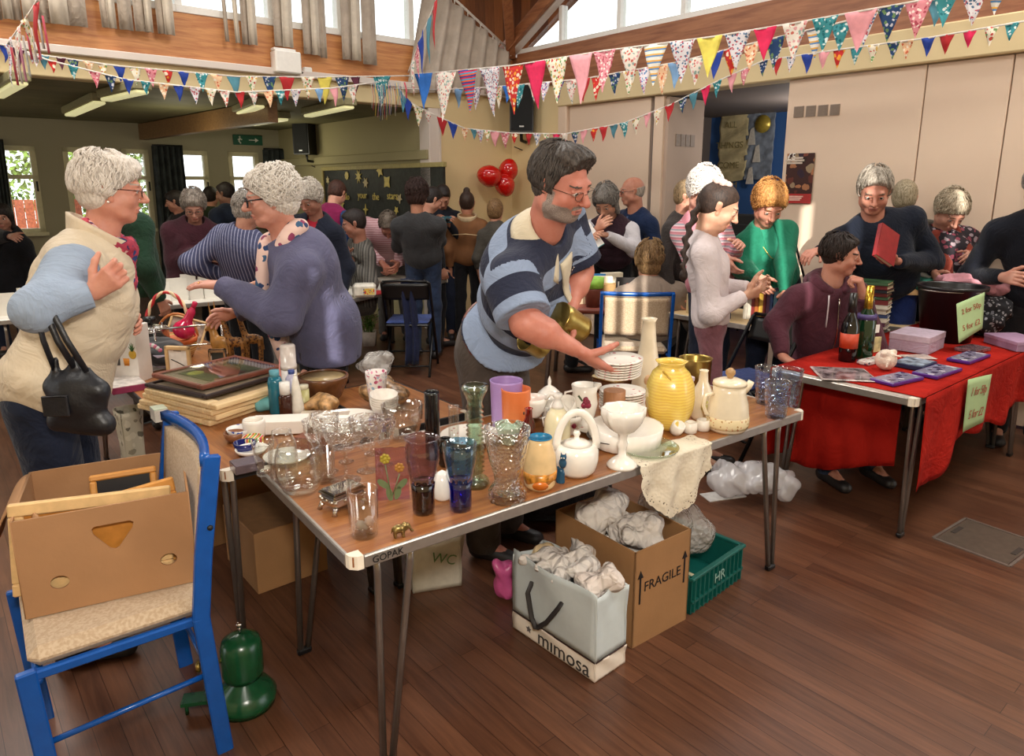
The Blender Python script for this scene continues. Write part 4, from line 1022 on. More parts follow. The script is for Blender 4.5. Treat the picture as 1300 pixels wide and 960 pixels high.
# floor hatch
pts=[PZ(1213,658,0),PZ(1306,690,0),PZ(1290,717,0),PZ(1182,687,0)]
c=sum(pts,Vector())/4; d=pts[1]-pts[0]; an=math.atan2(d.y,d.x); L=d.length; w=(pts[3]-pts[0]).length
R=thing('floor_hatch','flush metal-framed inspection hatch in the wooden floor','hatch',(c.x+.02,c.y,0),an)
m=MB(); 
for (x,y,dx,dy) in((0,w/2,L,.012),(0,-w/2,L,.012),(L/2,0,.012,w),(-L/2,0,.012,w)): m.box((x,y,.002),(dx,dy,.006))
m.build('frame',mat('#8b8078',.4,metal=.6),R); m=MB(); m.box((0,0,.001),(L-.02,w-.02,.004)); m.build('lid',mat('#564a40',.4,var=.1),R)
for x in(-L*.4,L*.4):
    m=MB(); m.box((x,0,.004),(.02,.09,.003)); m.build('lift_slot',mat('#3a332e',.5),R)
# bunting
PT=[floral(b,c,s,.85,.42) for b,c,s in (('#e6ddd2',['#c96a5c','#8fa9a0','#d9a0a0'],45),('#d98a94',['#f0dcd4','#b04a5a'],55),('#3f9098',['#d8e6e4','#1f6a74'],50),('#e9e0cc',['#6a9a5a','#c04a40','#d8b060'],45),('#e8c098',['#d06a4a','#f0e4d0'],50),('#26406a',['#6a8a5a','#c8c8d0'],45),('#d8d4d8',['#4a6a8a','#b04a5a'],60),('#c8322e',['#e8d8c0','#e8a03a'],30),('#e8e4ea',['#c85a8a','#5a8ac0'],55))]
PS=[mat(c,.85,var=.05) for c in ('#e0275a','#b8272c','#2c6cc0','#23409c','#4d8494','#e8d860','#e9a0a8','#5a2438','#7aa0c8')]
PS.append(stripes(['#e8e4da','#5a8ac0','#e8b050','#e8e4da'],'Z',.04)); PS.append(stripes(['#2a4a9a','#e8602a','#40a0c8','#d02a4a'],'Z',.05))
def ppt(P,x):
    for i in range(len(P)-1):
        if P[i][0]<=x<=P[i+1][0]:
            a=(x-P[i][0])/(P[i+1][0]-P[i][0]); return [P[i][k]+(P[i+1][k]-P[i][k])*a for k in range(3)]
    return P[0] if x<P[0][0] else P[-1]
def bunting(P,flags,label,hr=1.35,seed=0):
    rs=np.random.RandomState(seed); pts=[PY(*p) for p in P]; b=pts[0].copy(); R=thing('bunting',label,'bunting',tuple(b))
    m=MB(); Q=[]; 
    for i in range(len(P)-1):
        for k in range(4):
            a=k/4; Q.append(PY(*[P[i][j]+(P[i+1][j]-P[i][j])*a for j in range(3)])-b)
    Q.append(pts[-1]-b); m.tube(Q,.006,6,sx=.4); m.build('tape',mat('#ddd6cc',.8),R)
    for (u,w,mi) in flags:
        p=ppt(P,u-w/2); q=ppt(P,u+w/2); a=PY(*p)-b; c=PY(*q)-b; W=(c-a).length; mid=(a+c)/2; d=(c-a).normalized(); h=W*hr*(.95+.15*rs.rand())
        n=d.cross(Vector((0,0,1))); tw=rs.uniform(-.12,.12); 
        def fn(s,t,a=a,c=c,mid=mid,h=h,n=n,tw=tw,ph=rs.rand()*6): 
            p=a.lerp(c,s)*(1-t)+mid*t; return p+Vector((0,0,-h*t))+n*(tw*h*t+.008*math.sin(s*6+ph)*(1-t)+.006*math.sin(t*7+ph))
        m=MB(); m.grid(fn,6,8,th=.0015); M=PT[mi] if mi<20 else PS[mi-20]; f=m.build('flag',M,R)
def auto(a,b,step,w,cyc,seed):
    rs=np.random.RandomState(seed); out=[];x=a
    while x<b: out.append((x,w,cyc[rs.randint(len(cyc))])); x+=step
    return out
al=list(range(9))+[20,21,22,23,24,26,27,28]; fl=list(range(9))
F1=[(40,11,6),(55,15,24),(77,13,27),(93,15,5),(112,14,4),(130,13,3),(152,16,23),(172,15,3),(191,16,1),(213,14,7),(233,15,23),(255,17,2),(275,15,4),(297,18,24),(319,15,3),(341,18,5),(364,20,21),(390,17,3),(413,19,25),(435,18,5),(452,12,27),(485,22,2)]
bunting([(26,66,5.0),(45,69,5.05),(152,84,5.4),(300,97,6.0),(400,98,6.5),(530,96,7.4)],F1,'bunting string of small mixed flags along the pine beam on the left',1.35,1)
F2=[(6,12,23),(22,16,27),(45,12,6),(66,12,7),(92,14,2),(120,15,1),(140,15,5),(162,15,23),(184,13,2),(207,15,4),(227,14,23),(247,15,6),(267,14,3),(285,14,0),(305,13,21),(322,13,0),(341,14,4),(356,13,2),(375,14,6),(405,12,28),(425,11,26),(448,12,0)]
bunting([(0,56,4.8),(24,62,4.95),(60,76,5.0),(160,101,5.35),(300,117,5.9),(420,112,6.4),(480,104,6.9)],F2,'lower bunting string of small flags on the left header',1.4,2)
F3=[(539,23,22),(565,27,0),(594,24,30),(622,26,6),(650,27,7),(679,28,20),(708,28,3),(739,29,26),(769,28,1),(801,30,0),(832,31,29),(867,32,6),(902,33,25),(937,34,6),(972,30,20),(1010,33,0),(1048,34,2),(1093,42,26),(1131,35,5),(1167,36,1),(1201,32,2),(1240,34,6),(1268,30,29)]
bunting([(525,94,7.0),(545,93,6.9),(650,83,6.0),(770,64,5.2),(902,47,4.7),(1010,29,4.4),(1093,14,4.25),(1200,-5,4.1),(1330,-30,4.0)],F3,'large bunting string rising to the upper right across the hall',1.35,3)
F4=[(582,11,28),(605,13,6),(632,13,3),(645,12,22),(660,15,2),(677,12,0),(692,14,8),(709,13,23),(725,17,0),(742,17,21),(759,17,7),(780,16,5),(800,18,3),(818,18,8),(841,20,4),(859,20,28),(884,22,0),(909,22,23),(929,22,7),(955,24,4),(985,26,5),(1010,24,6),(1036,26,29),(1069,28,2),(1100,28,6),(1130,28,4),(1166,30,22),(1190,28,24),(1235,28,6)]
bunting([(500,112,7.3),(560,114,7.0),(632,110,6.5),(742,100,5.9),(860,79,5.3),(955,55,4.95),(1069,28,4.6),(1166,3,4.4),(1260,-15,4.3)],F4,'second bunting string of medium flags below the large one',1.4,4)
F5=[(511,11,24),(517,13,23),(531,14,3),(543,10,0),(561,14,21),(575,13,23),(590,11,4),(602,9,24),(610,11,6),(619,9,3),(628,14,26),(641,13,1),(653,10,7),(671,9,21),(682,10,6),(694,9,3),(706,10,20),(717,10,0),(730,10,5),(741,10,26),(754,10,7),(767,11,21),(779,11,24),(793,11,2),(807,11,3),(822,10,26),(835,11,3),(851,13,21),(867,12,5),(881,12,24),(896,13,20),(911,12,2),(929,13,26),(946,13,1),(969,13,5),(987,14,21),(1005,13,6),(1026,16,23),(1046,15,26),(1065,16,7),(1087,16,2),(1109,16,3),(1135,17,5),(1152,17,4),(1179,18,23),(1202,20,21),(1231,18,20),(1259,19,3),(1285,20,2)]
P5=[(505,110,7.4),(517,127,7.4),(531,136,7.35),(561,150,7.3),(590,163,7.25),(650,169,7.1),(717,170,6.9),(793,156,6.5),(851,133,6.1),(911,103,5.8),(969,77,5.5),(1065,63,5.1),(1179,48,4.75),(1300,27,4.4)]
bunting(P5,F5,'long thin bunting string sagging past the balloons to the right',1.35,5)
F6=[(547,10,23),(537,9,23),(530,8,1),(522,9,0)]
bunting([(518,92,7.0),(526,70,6.9),(534,48,6.8),(545,22,6.6),(557,-10,6.3)],[(523,6,0),(529,6,1),(535,7,23),(543,7,24),(551,6,21)],'bunting string hanging from the roof above the tassels',2.0,6)
bunting([(6,60,4.8),(22,38,4.6),(40,12,4.4),(52,-8,4.2)],[(12,8,6),(22,8,0),(33,7,3),(43,7,21)],'bunting string climbing to the roof at the far left',1.9,7)
# tassels
R=thing('ribbon_tassel','bunch of multicoloured ribbons hanging below the bunting','ribbons',tuple(PY(492,104,6.9))); b=Vector(R.location); cs=['#c8c8c0','#c04a5a','#3a6aa0','#e8c850','#3f9098','#d890a8','#2a4a8a','#e8e0d0']
for i in range(26):
    u=471+i*1.7; v0=104+rng.rand()*6; p=PY(u,v0,6.9+rng.rand()*.08)-b; q=p+Vector((rng.uniform(-.02,.02),0,-(.12+.16*math.sin(PI*min(1,i/26+.15))+.05*rng.rand()))); m=MB(); m.tube([p,(p+q)/2+Vector((.01,0,0)),q],.008,6,sx=.25); m.build('ribbon',mat(cs[i%8],.7),R)
R=thing('ribbon_tassel','striped and pink ribbons hanging at the far left edge','ribbons',tuple(PY(30,40,4.6))); b=Vector(R.location)
for i in range(9):
    u=14+i*5; p=PY(u,60-i*5,4.6)-b; q=p+Vector((.01,0,-.16-.1*rng.rand())); m=MB(); m.tube([p,(p+q)/2,q],.012,6,sx=.2); m.build('ribbon',mat(['#c04a5a','#ddd6cc','#d890a8','#c8c8c0'][i%4],.7),R)
# ---------------------------------------------------------------- furniture
TZ=.70
m_alu=mat('#a9a29a',.35,metal=.75,var=.05); m_leg=mat('#9a928a',.28,metal=.85,var=.04)
m_ttop=wood(lin('#7a4424'),lin('#a8703f'),(1.5,26,26),.30,ns=2.2,bump=.02,name='wood_laminate',dist=.8); m_tgrey=mat('#b5aaa0',.35,var=.04)
m_beech=wood(lin('#c79d68'),lin('#dcb985'),(1.5,18,18),.45,ns=2.2,name='beech'); m_pale=wood(lin('#d9b683'),lin('#ecd2a2'),(1,20,20),.5,ns=3,name='pale_wood')
def ftable(org,ang,L,Wd,label,top,legs=True,foot=.06,edge=None,inset=.12,Z=TZ,up=0):
    R=thing('folding_table',label,'table',(org[0],org[1],0),ang); e=edge or m_alu
    m=MB(); m.box((L/2,Wd/2,Z-.013),(L-.008,Wd-.008,.026)); m.build('tabletop',top,R)
    m=MB()
    for (x,y,dx,dy) in((L/2,0,L-.06,.012),(L/2,Wd,L-.06,.012),(0,Wd/2,.012,Wd-.06),(L,Wd/2,.012,Wd-.06)): m.box((x,y,Z-.016),(dx,dy,.034),b=.003)
    m.build('edge_strip',e,R)
    for (x,y) in((0,0),(L,0),(0,Wd),(L,Wd)):
        m=MB(); sx=.030 if x==0 else -.030; sy=.030 if y==0 else -.030
        pts=[(x-.004*(1 if x==0 else -1),y+sy),(x-.002*(1 if x==0 else -1),y+sy*.45),(x+sx*.45,y-.002*(1 if y==0 else -1)),(x+sx,y-.004*(1 if y==0 else -1)),(x+sx,y+sy)]
        if (x==0)!=(y==0): pts=pts[::-1]
        m.prism(pts,.037,T(0,0,Z-.0155)); m.build('corner_cap',mat('#e3d8c6',.4,var=.03),R)
    for ix in(0,1):
        for y,sy in((.055,1),(Wd-.055,-1)):
            x0=inset if ix==0 else L-inset; sx=-1 if ix==0 else 1; ft=(x0+sx*.03,y-sy*.015)
            m=MB()
            for q in(-1,1):
                m.tube([(x0-sx*.02+q*.052,y+.0,Z-.03),(x0-sx*.02+q*.048,y,Z-.09),(ft[0]+q*.0125,ft[1],.012)],.0105,8)
            lg=m.build('leg',m_leg,R); m=MB(); m.box((ft[0],ft[1],.012),(.05,.026,.024),b=.006); m.build('rubber_foot',m_blk,lg)
        x0=inset if ix==0 else L-inset; m=MB(); m.tube([(x0,.05,Z-.04),(x0,Wd-.05,Z-.04)],.011,8); m.build('cross_bar',m_leg,R)
    m=MB()
    for k in range(3): m.box((inset+.06+k*.1,.12,Z-.035),(.045,.03,.02),b=.005)
    m.build('leg_catch',m_white,R)
    return R
A1=(-.395,1.59); a1=math.radians(36.5)
T1=ftable(A1,a1,1.98,.72,'wood-topped folding table in front covered with glass and china',m_ttop)
o=text('GOPAK',.026,(.095,-.008,TZ-.017),(PI/2,0,0),m_blk,T1,'maker_lettering',.0004)
T2a=math.radians(130); N2=(-.93,2.14)
T2=ftable((N2[0]+.60*math.cos(T2a-PI/2),N2[1]+.60*math.sin(T2a-PI/2)),T2a,2.44,.60,'second folding table running back with picture frames and toiletries',m_ttop,edge=mat('#1c1b1c',.5),Z=.695)
T2b=ftable((N2[0]+.99*math.cos(T2a-PI/2),N2[1]+.99*math.sin(T2a-PI/2)),T2a,.64,.37,'small side table holding the mixing bowl and the loaf',m_ttop,edge=mat('#1c1b1c',.5),Z=.695,inset=.09)
A3=(1.736,2.92); a3=math.radians(40)
T3=ftable(A3,a3,1.83,.68,'pale folding table with red cloth, bottles and price signs',m_tgrey,inset=.16)
T4=ftable((2.42,4.44),math.radians(132),1.35,.55,'table of second-hand books before the pink partition',m_pale)

m_paper=mat('#ddd8cc',.7,var=.03)
T6=ftable((-1.38,5.56),math.radians(62),1.6,.68,'white topped table where the man in the checked shirt writes',m_paper)
T7=ftable((-3.55,4.72),math.radians(36),1.9,.6,'table of white cards behind the white-haired lady',m_paper)
# round book table
c5=Vector((.62,5.72,0)); T5=thing('round_table','dark red topped book table behind the main man','table',tuple(c5))
m=MB(); m.lathe([(.0,.66),(.50,.66),(.515,.67),(.52,.685),(.515,.70),(0,.70)],48); m.build('tabletop',wood(lin('#5a2418'),lin('#7d3a26'),name='red_mahogany'),T5)
for k in range(4):
    a=k*PI/2+.6; m=MB(); m.tube([(.36*math.cos(a),.36*math.sin(a),.66),(.42*math.cos(a),.42*math.sin(a),0)],.018,8); m.build('leg',m_leg,T5)
# red cloth on T3
R3=lambda x,y,z=0: Vector((A3[0]+x*math.cos(a3)-y*math.sin(a3),A3[1]+x*math.sin(a3)+y*math.cos(a3),z))
t=NT('red_cotton'); co=t.coord(); t.link(t.ramp(t.noise(co,5,3),[(.35,lin('#8c160f')),(.65,lin('#a82218'))]),t.b.inputs['Base Color']); t.setp(.9,0,.1); wrinkle(t,co); m_redc=t.m
CR=thing('tablecloth','bright red cotton cloth draped over the pale table','tablecloth',tuple(R3(.9,.3,TZ)),a3)
inv=T(-.9,-.3,-TZ)
def clothtop(s,t_):  # s along table .03..1.85 ; profile across: front drop, top, back drop
    x=.035+s*1.80
    y0=.0; prof=[(-.012,-.42-.04*math.sin(x*3.1)-.05*(x<.2)),( -.012,-.03),(-.006,.004),(.02,.006),(.60,.006),(.675,.006),(.692,.0),(.695,-.30)]
    return None
m=MB()
def ft(s,q): # top surface, left boundary runs diagonally
    y=-.014+q*.705; x=.045+s*1.80; return (x,y,TZ+.005+.0015*math.sin(x*31)*math.sin(y*23))
m.grid(ft,60,14,0,inv,th=.003); 
def ff_(s,q): # front drop
    x=.045+s*1.755; ln=.44-.12*min(1,max(0,(x-.10)/.5))+.05*math.sin(x*7)*.5-.02*math.sin(x*15); w=.012+.018*q*math.sin(x*16+q*2)*(.4+.6*q); return (x,-.013-abs(w)*.9,TZ+.007-q*ln)
m.grid(ff_,90,14,0,inv,th=.003)
def fb_(s,q):
    x=.02+s*1.75; ln=.46+.05*math.sin(x*6); w=.018*q*math.sin(x*18+q*2); return (x,.692+abs(w),TZ+.004-q*ln)
m.grid(fb_,80,12,0,inv,th=-.003)
def fe_(s,q): y=s*.70-.01; return (1.84+.012+abs(.015*q*math.sin(y*20)),y,TZ+.004-q*.38)
m.grid(fe_,30,10,0,inv,th=-.003)
m.build('cloth',m_redc,CR)
# bits under T3 seen left of the leg: cloth drop on the left end
def fl(s,q): y=.16+s*.53; ln=.43-.03*math.sin(y*9)+.10*s; w=.016*q*math.sin(y*26+q*2); return (.0-.012-abs(w),y,TZ-.03-q*ln)
m=MB(); m.grid(fl,40,12,0,T(-.9,-.3,-TZ)@T(.30,0,0),th=.003); m.build('inner_drop',m_redc,CR)
# ---- blue stacking chair
m_blue_f=mat('#0f4f9e',.25,var=.05,spec=.6)
t=NT('beige_weave'); co=t.coord(); ck=t.new('ShaderNodeTexBrick'); ck.inputs['Scale'].default_value=160; ck.inputs['Color1'].default_value=lin('#cdb79c'); ck.inputs['Color2'].default_value=lin('#b39a7c'); ck.inputs['Mortar'].default_value=lin('#94795c'); ck.inputs['Mortar Size'].default_value=.06; t.link(co,ck.inputs['Vector']); t.link(t.mix(.5,ck.outputs['Color'],t.ramp(t.noise(co,120,2),[(.4,lin('#b9a184')),(.6,lin('#d4c0a5'))])),t.b.inputs['Base Color']); t.setp(.9,0,.2,sheen=.2); t.bump(ck.outputs['Fac'],.3,.003); m_beige=t.m
def bluechair(label,loc,rz,group=None):
    R=thing('padded_chair',label,'chair',loc,rz)   # +x is the front of the chair
    W2=.235
    m=MB(); m.box((.0,0,.462),(.43,.44,.055),b=.024); m.build('seat',m_beige,R)
    def fn(a,b):
        y=-W2+.022+a*(2*W2-.044); z=.585+b*.275; return (-.222-.11*(z-.46)-.028*(1-(y/W2)**2)+.02,y,z)
    m=MB(); m.grid(fn,14,10,th=-.036); m.build('backrest',m_beige,R)
    for s in(-1,1):
        m=MB(); 
        pth=[(-.205,s*W2,.0),(-.178,s*W2,.44),(-.20,s*W2,.62),(-.245,s*W2,.895)]
        for i in range(3):
            a_,b_=Vector(pth[i]),Vector(pth[i+1]); d=b_-a_; m.box((0,0,d.length/2),(.022,.045,d.length+.008),T(a_)@frame(d,(1,0,0)).to_4x4(),b=.004)
        lg=m.build('leg',m_blue_f,R); m=MB(); m.lathe([(0,0),(.008,0),(.007,.004),(0,.005)],10,0,T(-.222,s*(W2+.011),.70)@Rx(-s*PI/2)); m.build('screw',m_dark,lg)
        m=MB(); m.box((0,0,.22),(.045,.024,.455),T(.20,s*(W2-.01),0)@Ry(.05),b=.004); m.build('leg',m_blue_f,R)
        m=MB(); m.box((.01,s*(W2-.012),.43),(.40,.02,.025),b=.004); m.build('side_rail',m_blue_f,R)
        m=MB(); m.tube([(-.19,s*(W2-.01),.255),(.21,s*(W2-.01),.235)],.008,8); m.build('stretcher',m_blue_f,R)
    def top(a,b): 
        y=-W2-.011+a*(2*W2+.022); return (-.252-.028*(1-(y/W2)**2)*1.2+.012,y,.875+.028*b)
    m=MB(); m.grid(top,14,2,th=-.024); m.build('top_rail',m_blue_f,R)
    m=MB(); m.tube([(.2,-W2+.01,.41),(.2,W2-.01,.41)],.010,8); m.build('cross_bar',m_blue_f,R)
    m=MB(); m.tube([(-.19,-W2+.01,.255),(-.19,W2-.01,.255)],.008,8); m.build('cross_bar',m_blue_f,R)
    return R
rc=math.radians(217); fd=Vector((math.cos(rc),math.sin(rc),0)); sd=Vector((math.sin(rc)*-1,math.cos(rc),0))
# near rear post should stand at (-.83,1.77)
near=Vector((-.845,1.745,0)); cpos=near+fd*.19-Vector((-math.sin(rc),math.cos(rc),0))*.235
bc=bluechair('blue-framed beige chair holding the cardboard box in the foreground',tuple(cpos),rc)
p=PY(808,400,4.95); bc2=dup(bc,(p.x+.01,4.95+.2,0),math.radians(86),'blue-framed beige chair with sun stripes, seen from behind'); bc2.scale=(1.05,1.05,.97)
# ---- folding chairs
def foldchair(label,loc,rz,pad=None,sc=1):
    R=thing('folding_chair',label,'chair',loc,rz)  # +x front
    W2=.21
    for s in(-1,1):
        m=MB(); m.tube([(.24,s*W2,0),(-.20,s*(W2-.01),.80),(-.21,s*(W2-.03),.82)],.012,8); lg=m.build('leg',m_blk,R)
        m=MB(); m.tube([(-.24,s*(W2-.025),0),(.17,s*(W2-.025),.45)],.011,8); m.build('leg',m_blk,R)
    m=MB(); m.tube([(-.205,-W2+.02,.815),(-.21,0,.825),(-.205,W2-.02,.815)],.012,8); m.build('top_bar',m_blk,R)
    for x,z,w in((.15,.14,W2-.0),(-.17,.08,W2-.025)): m=MB(); m.tube([(x,-w,z),(x,w,z)],.008,8); m.build('stretcher',m_blk,R)
    m=MB(); m.grid(lambda a,b:(-.17-.04*b-.02*(1-(2*a-1)**2),-W2+.015+a*(2*W2-.03),.66+b*.14),10,5,th=-.012); m.build('backrest',m_blk,R)
    m=MB(); m.box((0,0,.44),(.38,.37,.022),b=.01); m.build('seat',m_blk,R)
    if pad: m=MB(); m.box((.0,0,.462),(.36,.36,.028),b=.012); m.build('cushion',pad,R)
    return R
m_bcush=fabric('#3a4a80',.1)
p=PZ(527,462,0); fc=foldchair('black folding chair with blue cushion and a navy scarf over it',(p.x,6.08,0),math.radians(90),m_bcush)
R=thing('scarf','navy scarf hung over the back of the folding chair','scarf',(p.x+.03,5.90,.0)); 
m=MB(); m.grid(lambda a,b:(-.06+.12*a+.012*math.sin(b*5),-.015-.018*math.sin(a*11)+ (.05*(1-b) if 0 else 0),.10+.74*b),14,16,th=.008); m.build('cloth',fabric('#1d2340',.2),R)
p=PY(962,440,4.05); foldchair('black folding chair beside the teenager in the hoodie',(p.x-.02,4.12,0),math.radians(205),m_bcush)
# ---------------------------------------------------------------- objects
def mpp(p): return (p.y*CP-(p.z-CH)*SP)/FP
def on(u,v,z=TZ,rpx=0):
    """point on a horizontal surface: v is the lowest visible pixel of a base with radius rpx"""
    p=PZ(u,v,z); r=rpx*mpp(p); d=Vector((p.x,p.y,0)).normalized(); return p+d*r
def sc(p): 
    k=mpp(p); el=math.atan2(CH-p.z,math.hypot(p.x,p.y)); return k,k/math.cos(el)
g_clear=glass((.97,.98,.97)); g_cut=glass((.975,.98,.975),cut=110,strength=.9); g_lilac=glass((.80,.70,.76),name='lilac_glass'); g_purp=glass((.30,.16,.22),name='purple_glass'); g_blue=glass((.55,.78,.95),name='pale_blue_glass'); g_cobalt=glass((.05,.20,.80),name='cobalt_glass'); g_green=glass((.80,.88,.80),name='greenish_glass',cut=0,strength=1.3)
china=mat('#ece6dc',.12,var=.02,spec=.6); cream_g=mat('#e6d8bd',.18,var=.06,vs=12,spec=.6); blk_g=mat('#0a0a0d',.06,var=0,spec=.8)
def wall(prof,t):
    o=[(r,z) for r,z in prof]; i=[(max(r-t,1e-4),z if k else z) for k,(r,z) in enumerate(prof)]
    ib=[(r,z) for r,z in i if z>prof[0][1]+t*1.6] or i[-1:]
    return [(1e-4,prof[0][1])]+o+ib[::-1]+[(1e-4,ib[0][1])]
def ware(name,label,cat,u,v,prof,m,th=None,n=32,z=TZ,group=None,flute=None,part='body',rb=None,tilt=None,ret=False):
    rb=rb if rb is not None else prof[0][0]; p=on(u,v,z,rb); kx,kz=sc(p)
    P=[(r*kx,h*kz) for r,h in prof]; P=wall(P,th*kx) if th else [(1e-4,P[0][1])]+P+[(1e-4,P[-1][1])]
    mb=MB().lathe(P,n,flute=flute)
    R=thing(name,label,cat,tuple(p),0,group,rot=tilt); mb.build(part,m,R); return R,kx,kz
def single(name,label,cat,u,v,prof,m,th=None,n=32,z=TZ,group=None,flute=None,rb=None,rot=(0,0,0)):
    rb=rb if rb is not None else prof[0][0]; p=on(u,v,z,rb); kx,kz=sc(p)
    P=[(r*kx,h*kz) for r,h in prof]; P=wall(P,th*kx) if th else [(1e-4,P[0][1])]+P+[(1e-4,P[-1][1])]
    o=MB().lathe(P,n,flute=flute).build(name,m,None,tuple(p),rot); tag(o,label,cat,group); return o
# --- glass on the front table
gl='clear glassware on the front table'
single('tumbler','small clear glass at the far left corner of the front table','glass',337,606,[(10,0),(11,3),(9,8),(11,18),(13,34),(14,40)],g_clear,1.2,group=gl)
single('glass_jar','tall clear jar behind the big round bowl glass','jar',362,616,[(13,0),(17,6),(18,30),(17,48),(13,56),(12,62)],g_clear,1.4,group=gl)
single('glass_bowl','big round clear bowl glass near the left edge','bowl',383,630,[(12,0),(22,5),(29,18),(31,32),(30,46),(26,58)],g_clear,1.3,40,group=gl)
single('tumbler','clear tumbler between round bowl glass and sundae glasses','glass',412,616,[(13,0),(14,3),(14.5,40)],g_clear,1.5,group=gl)
fl12=lambda a,z: .05*math.cos(12*a)
def goblet(label,u,v,H,rt,rs=10,m=g_cut,deep=.45,flare=1.0,name='wine_glass'):
    st=H*(1-deep); prof=[(rs,0),(rs,1),(rs*.4,2.5),(2.2,5),(1.8,st*.6),(2.6,st-2),(rt*.55,st+H*deep*.15),(rt*.85,st+H*deep*.45),(rt*flare,H)]
    p=on(u,v,TZ,rs); kx,kz=sc(p); th=1.2
    out=[(r*kx,h*kz) for r,h in prof]; inn=[((r-th)*kx,h*kz) for r,h in prof[6:]]
    o=MB().lathe([(1e-4,0)]+out+inn[::-1]+[(1e-4,(st+3)*kz)],32,flute=(lambda a,z,s=st*kz: .045*math.cos(14*a) if z>s else 0)).build(name,m,None,tuple(p)); tag(o,label,'glass',gl)
goblet('flared frilly-rimmed sundae glass in front of the crystal group',440,618,66,24,19,flare=1.15)
goblet('tall cut wine glass leaning above the wooden block',417,604,72,17,13,deep=.6)
goblet('cut wine glass left of the sundae glass rim',400,590,52,13,10,deep=.55)
goblet('short-stemmed cut glass right of the sundae glass',466,603,66,20,13,deep=.6)
goblet('cut sherry glass behind the short-stemmed glass',489,594,58,15,11,deep=.6)
goblet('cut glass with round bowl beside the clear fruit bowl',474,580,46,15,11,deep=.6)
goblet('small cut glass just behind the tall wine glass',440,590,50,14,10,deep=.6)
single('glass_bowl','clear fluted fruit bowl behind the cut glasses','bowl',512,562,[(12,0),(15,4),(20,12),(24,28),(26,44)],g_clear,1.3,36,group=gl,flute=fl12)
# trinket box
def locbox(u,v,z=TZ): return PZ(u,v,z)
pa,pb,pc=PZ(395,650,TZ),PZ(428,661,TZ),PZ(466,642,TZ)
d=(PZ(468,646,TZ)-PZ(429,662,TZ)); an=math.atan2(d.y,d.x); c=PZ(431,652,TZ)+Vector((.0,.045,0))
m_sil=mat('#c9c2ba',.12,metal=1,var=.05)
R=thing('trinket_box','silver-plated trinket box with little claw feet','box',tuple(c),an)
m=MB(); m.box((0,0,.032),(.105,.075,.034),b=.008); 
for i in range(14): a=i/14*2*PI; m.ball((.052*(1 if math.cos(a)>0 else -1)*min(1,abs(math.cos(a))*1.5),.037*(1 if math.sin(a)>0 else -1)*min(1,abs(math.sin(a))*1.5),.036),.006,8)
m.build('body',m_sil,R)
m=MB(); m.box((0,0,.052),(.112,.082,.008),b=.004); m.box((0,0,.058),(.10,.07,.006),b=.003); m.build('lid',mat('#c4b8a8',.07,metal=1,var=0),R)
for x in(-.045,.045):
    for y in(-.03,.03): m=MB(); m.tube([(x,y,.02),(x*1.15,y*1.15,.010),(x*1.2,y*1.2,.0)],[.009,.006,.008],8); m.build('foot',m_sil,R)
single('tumbler','heavy clear tumbler with shells inside at the front corner','glass',463,687,[(17,0),(18,4),(19.5,56)],g_clear,2.2)
p=on(463,684,TZ,16); k,_=sc(p)
for i,(dx,dz,r,c_) in enumerate(((-.011,.022,.013,'#cfc6ba'),(.012,.034,.014,'#e6c8bc'),(0,.016,.012,'#ddd4ca'))):
    m=MB(); m.lathe([(1e-4,0),(r*.5,r*.1),(r,r*.45),(r*.8,r*.8),(1e-4,r)],16,flute=lambda a,z:.12*math.cos(7*a)); o=m.build('seashell',mat(c_,.4),None,(p.x+dx,p.y+.004*i-.004,TZ+.006+dz*.8),(1.1,.3*i,.5)); tag(o,['greyish shell low in the front tumbler','pink-centred shell on top in the front tumbler','pale shell at the bottom of the front tumbler'][i],'shell')
# elephant
p=on(507,683,TZ,4); R=thing('elephant_figurine','tiny brass elephant near the front corner of the table','figurine',tuple(p),math.radians(20)); m_br=mat('#8f7a4c',.35,metal=.9,var=.2,vs=80)
S=SDF(.0012,.005); S.ell((0,0,.022),(.018,.011,.012)); S.ell((.020,0,.027),(.009,.008,.009)); S.cap((.027,0,.024),(.033,0,.012),.0035,.0025).cap((.033,0,.012),(.038,0,.010),.0025,.0018)
for s in(-1,1):
    for x in(-.011,.010): S.cap((x,s*.006,.018),(x,s*.007,.002),.0042,.0040)
    S.ell((.016,s*.010,.027),(.006,.0016,.008))
    S.cap((.026,s*.004,.022),(.031,s*.005,.020),.0012,.0008)
S.cap((-.017,0,.026),(-.021,0,.012),.0014); V,F=S.mesh(); npmesh('body',V,F,[m_br],None,R)
# stained glass flower panel
p=on(497,640,TZ,0); R=thing('stained_glass_picture','pink glass panel painted with two yellow flowers','panel',tuple(p+Vector((0,.03,0))),math.radians(8)); k,kz=sc(p); w,h=42*k,62*kz
m=MB(); m.box((0,0,h/2),(w,.006,h),Rx(-.12)); m.build('pane',glass((.80,.56,.68),name='pink_glass',strength=1.2),R)
for (cx,cz,r) in((-.20,.80,.17),(.22,.62,.16)):
    m=MB(); 
    for i in range(7):
        a=i*2*PI/7; m.lathe([(1e-4,0),(.35*r*w,0),(.35*r*w,.002),(1e-4,.002)],10,0,Rx(-.12)@T(cx*w+r*w*.62*math.cos(a),-.005,cz*h+r*w*.62*math.sin(a))@Rx(PI/2))
    m.lathe([(1e-4,0),(.35*r*w,0),(.35*r*w,.003),(1e-4,.003)],12,0,Rx(-.12)@T(cx*w,-.006,cz*h)@Rx(PI/2),); m.build('painted_flower',mat('#a8942c' if cx<0 else '#a8742c',.4),R)
m=MB(); 
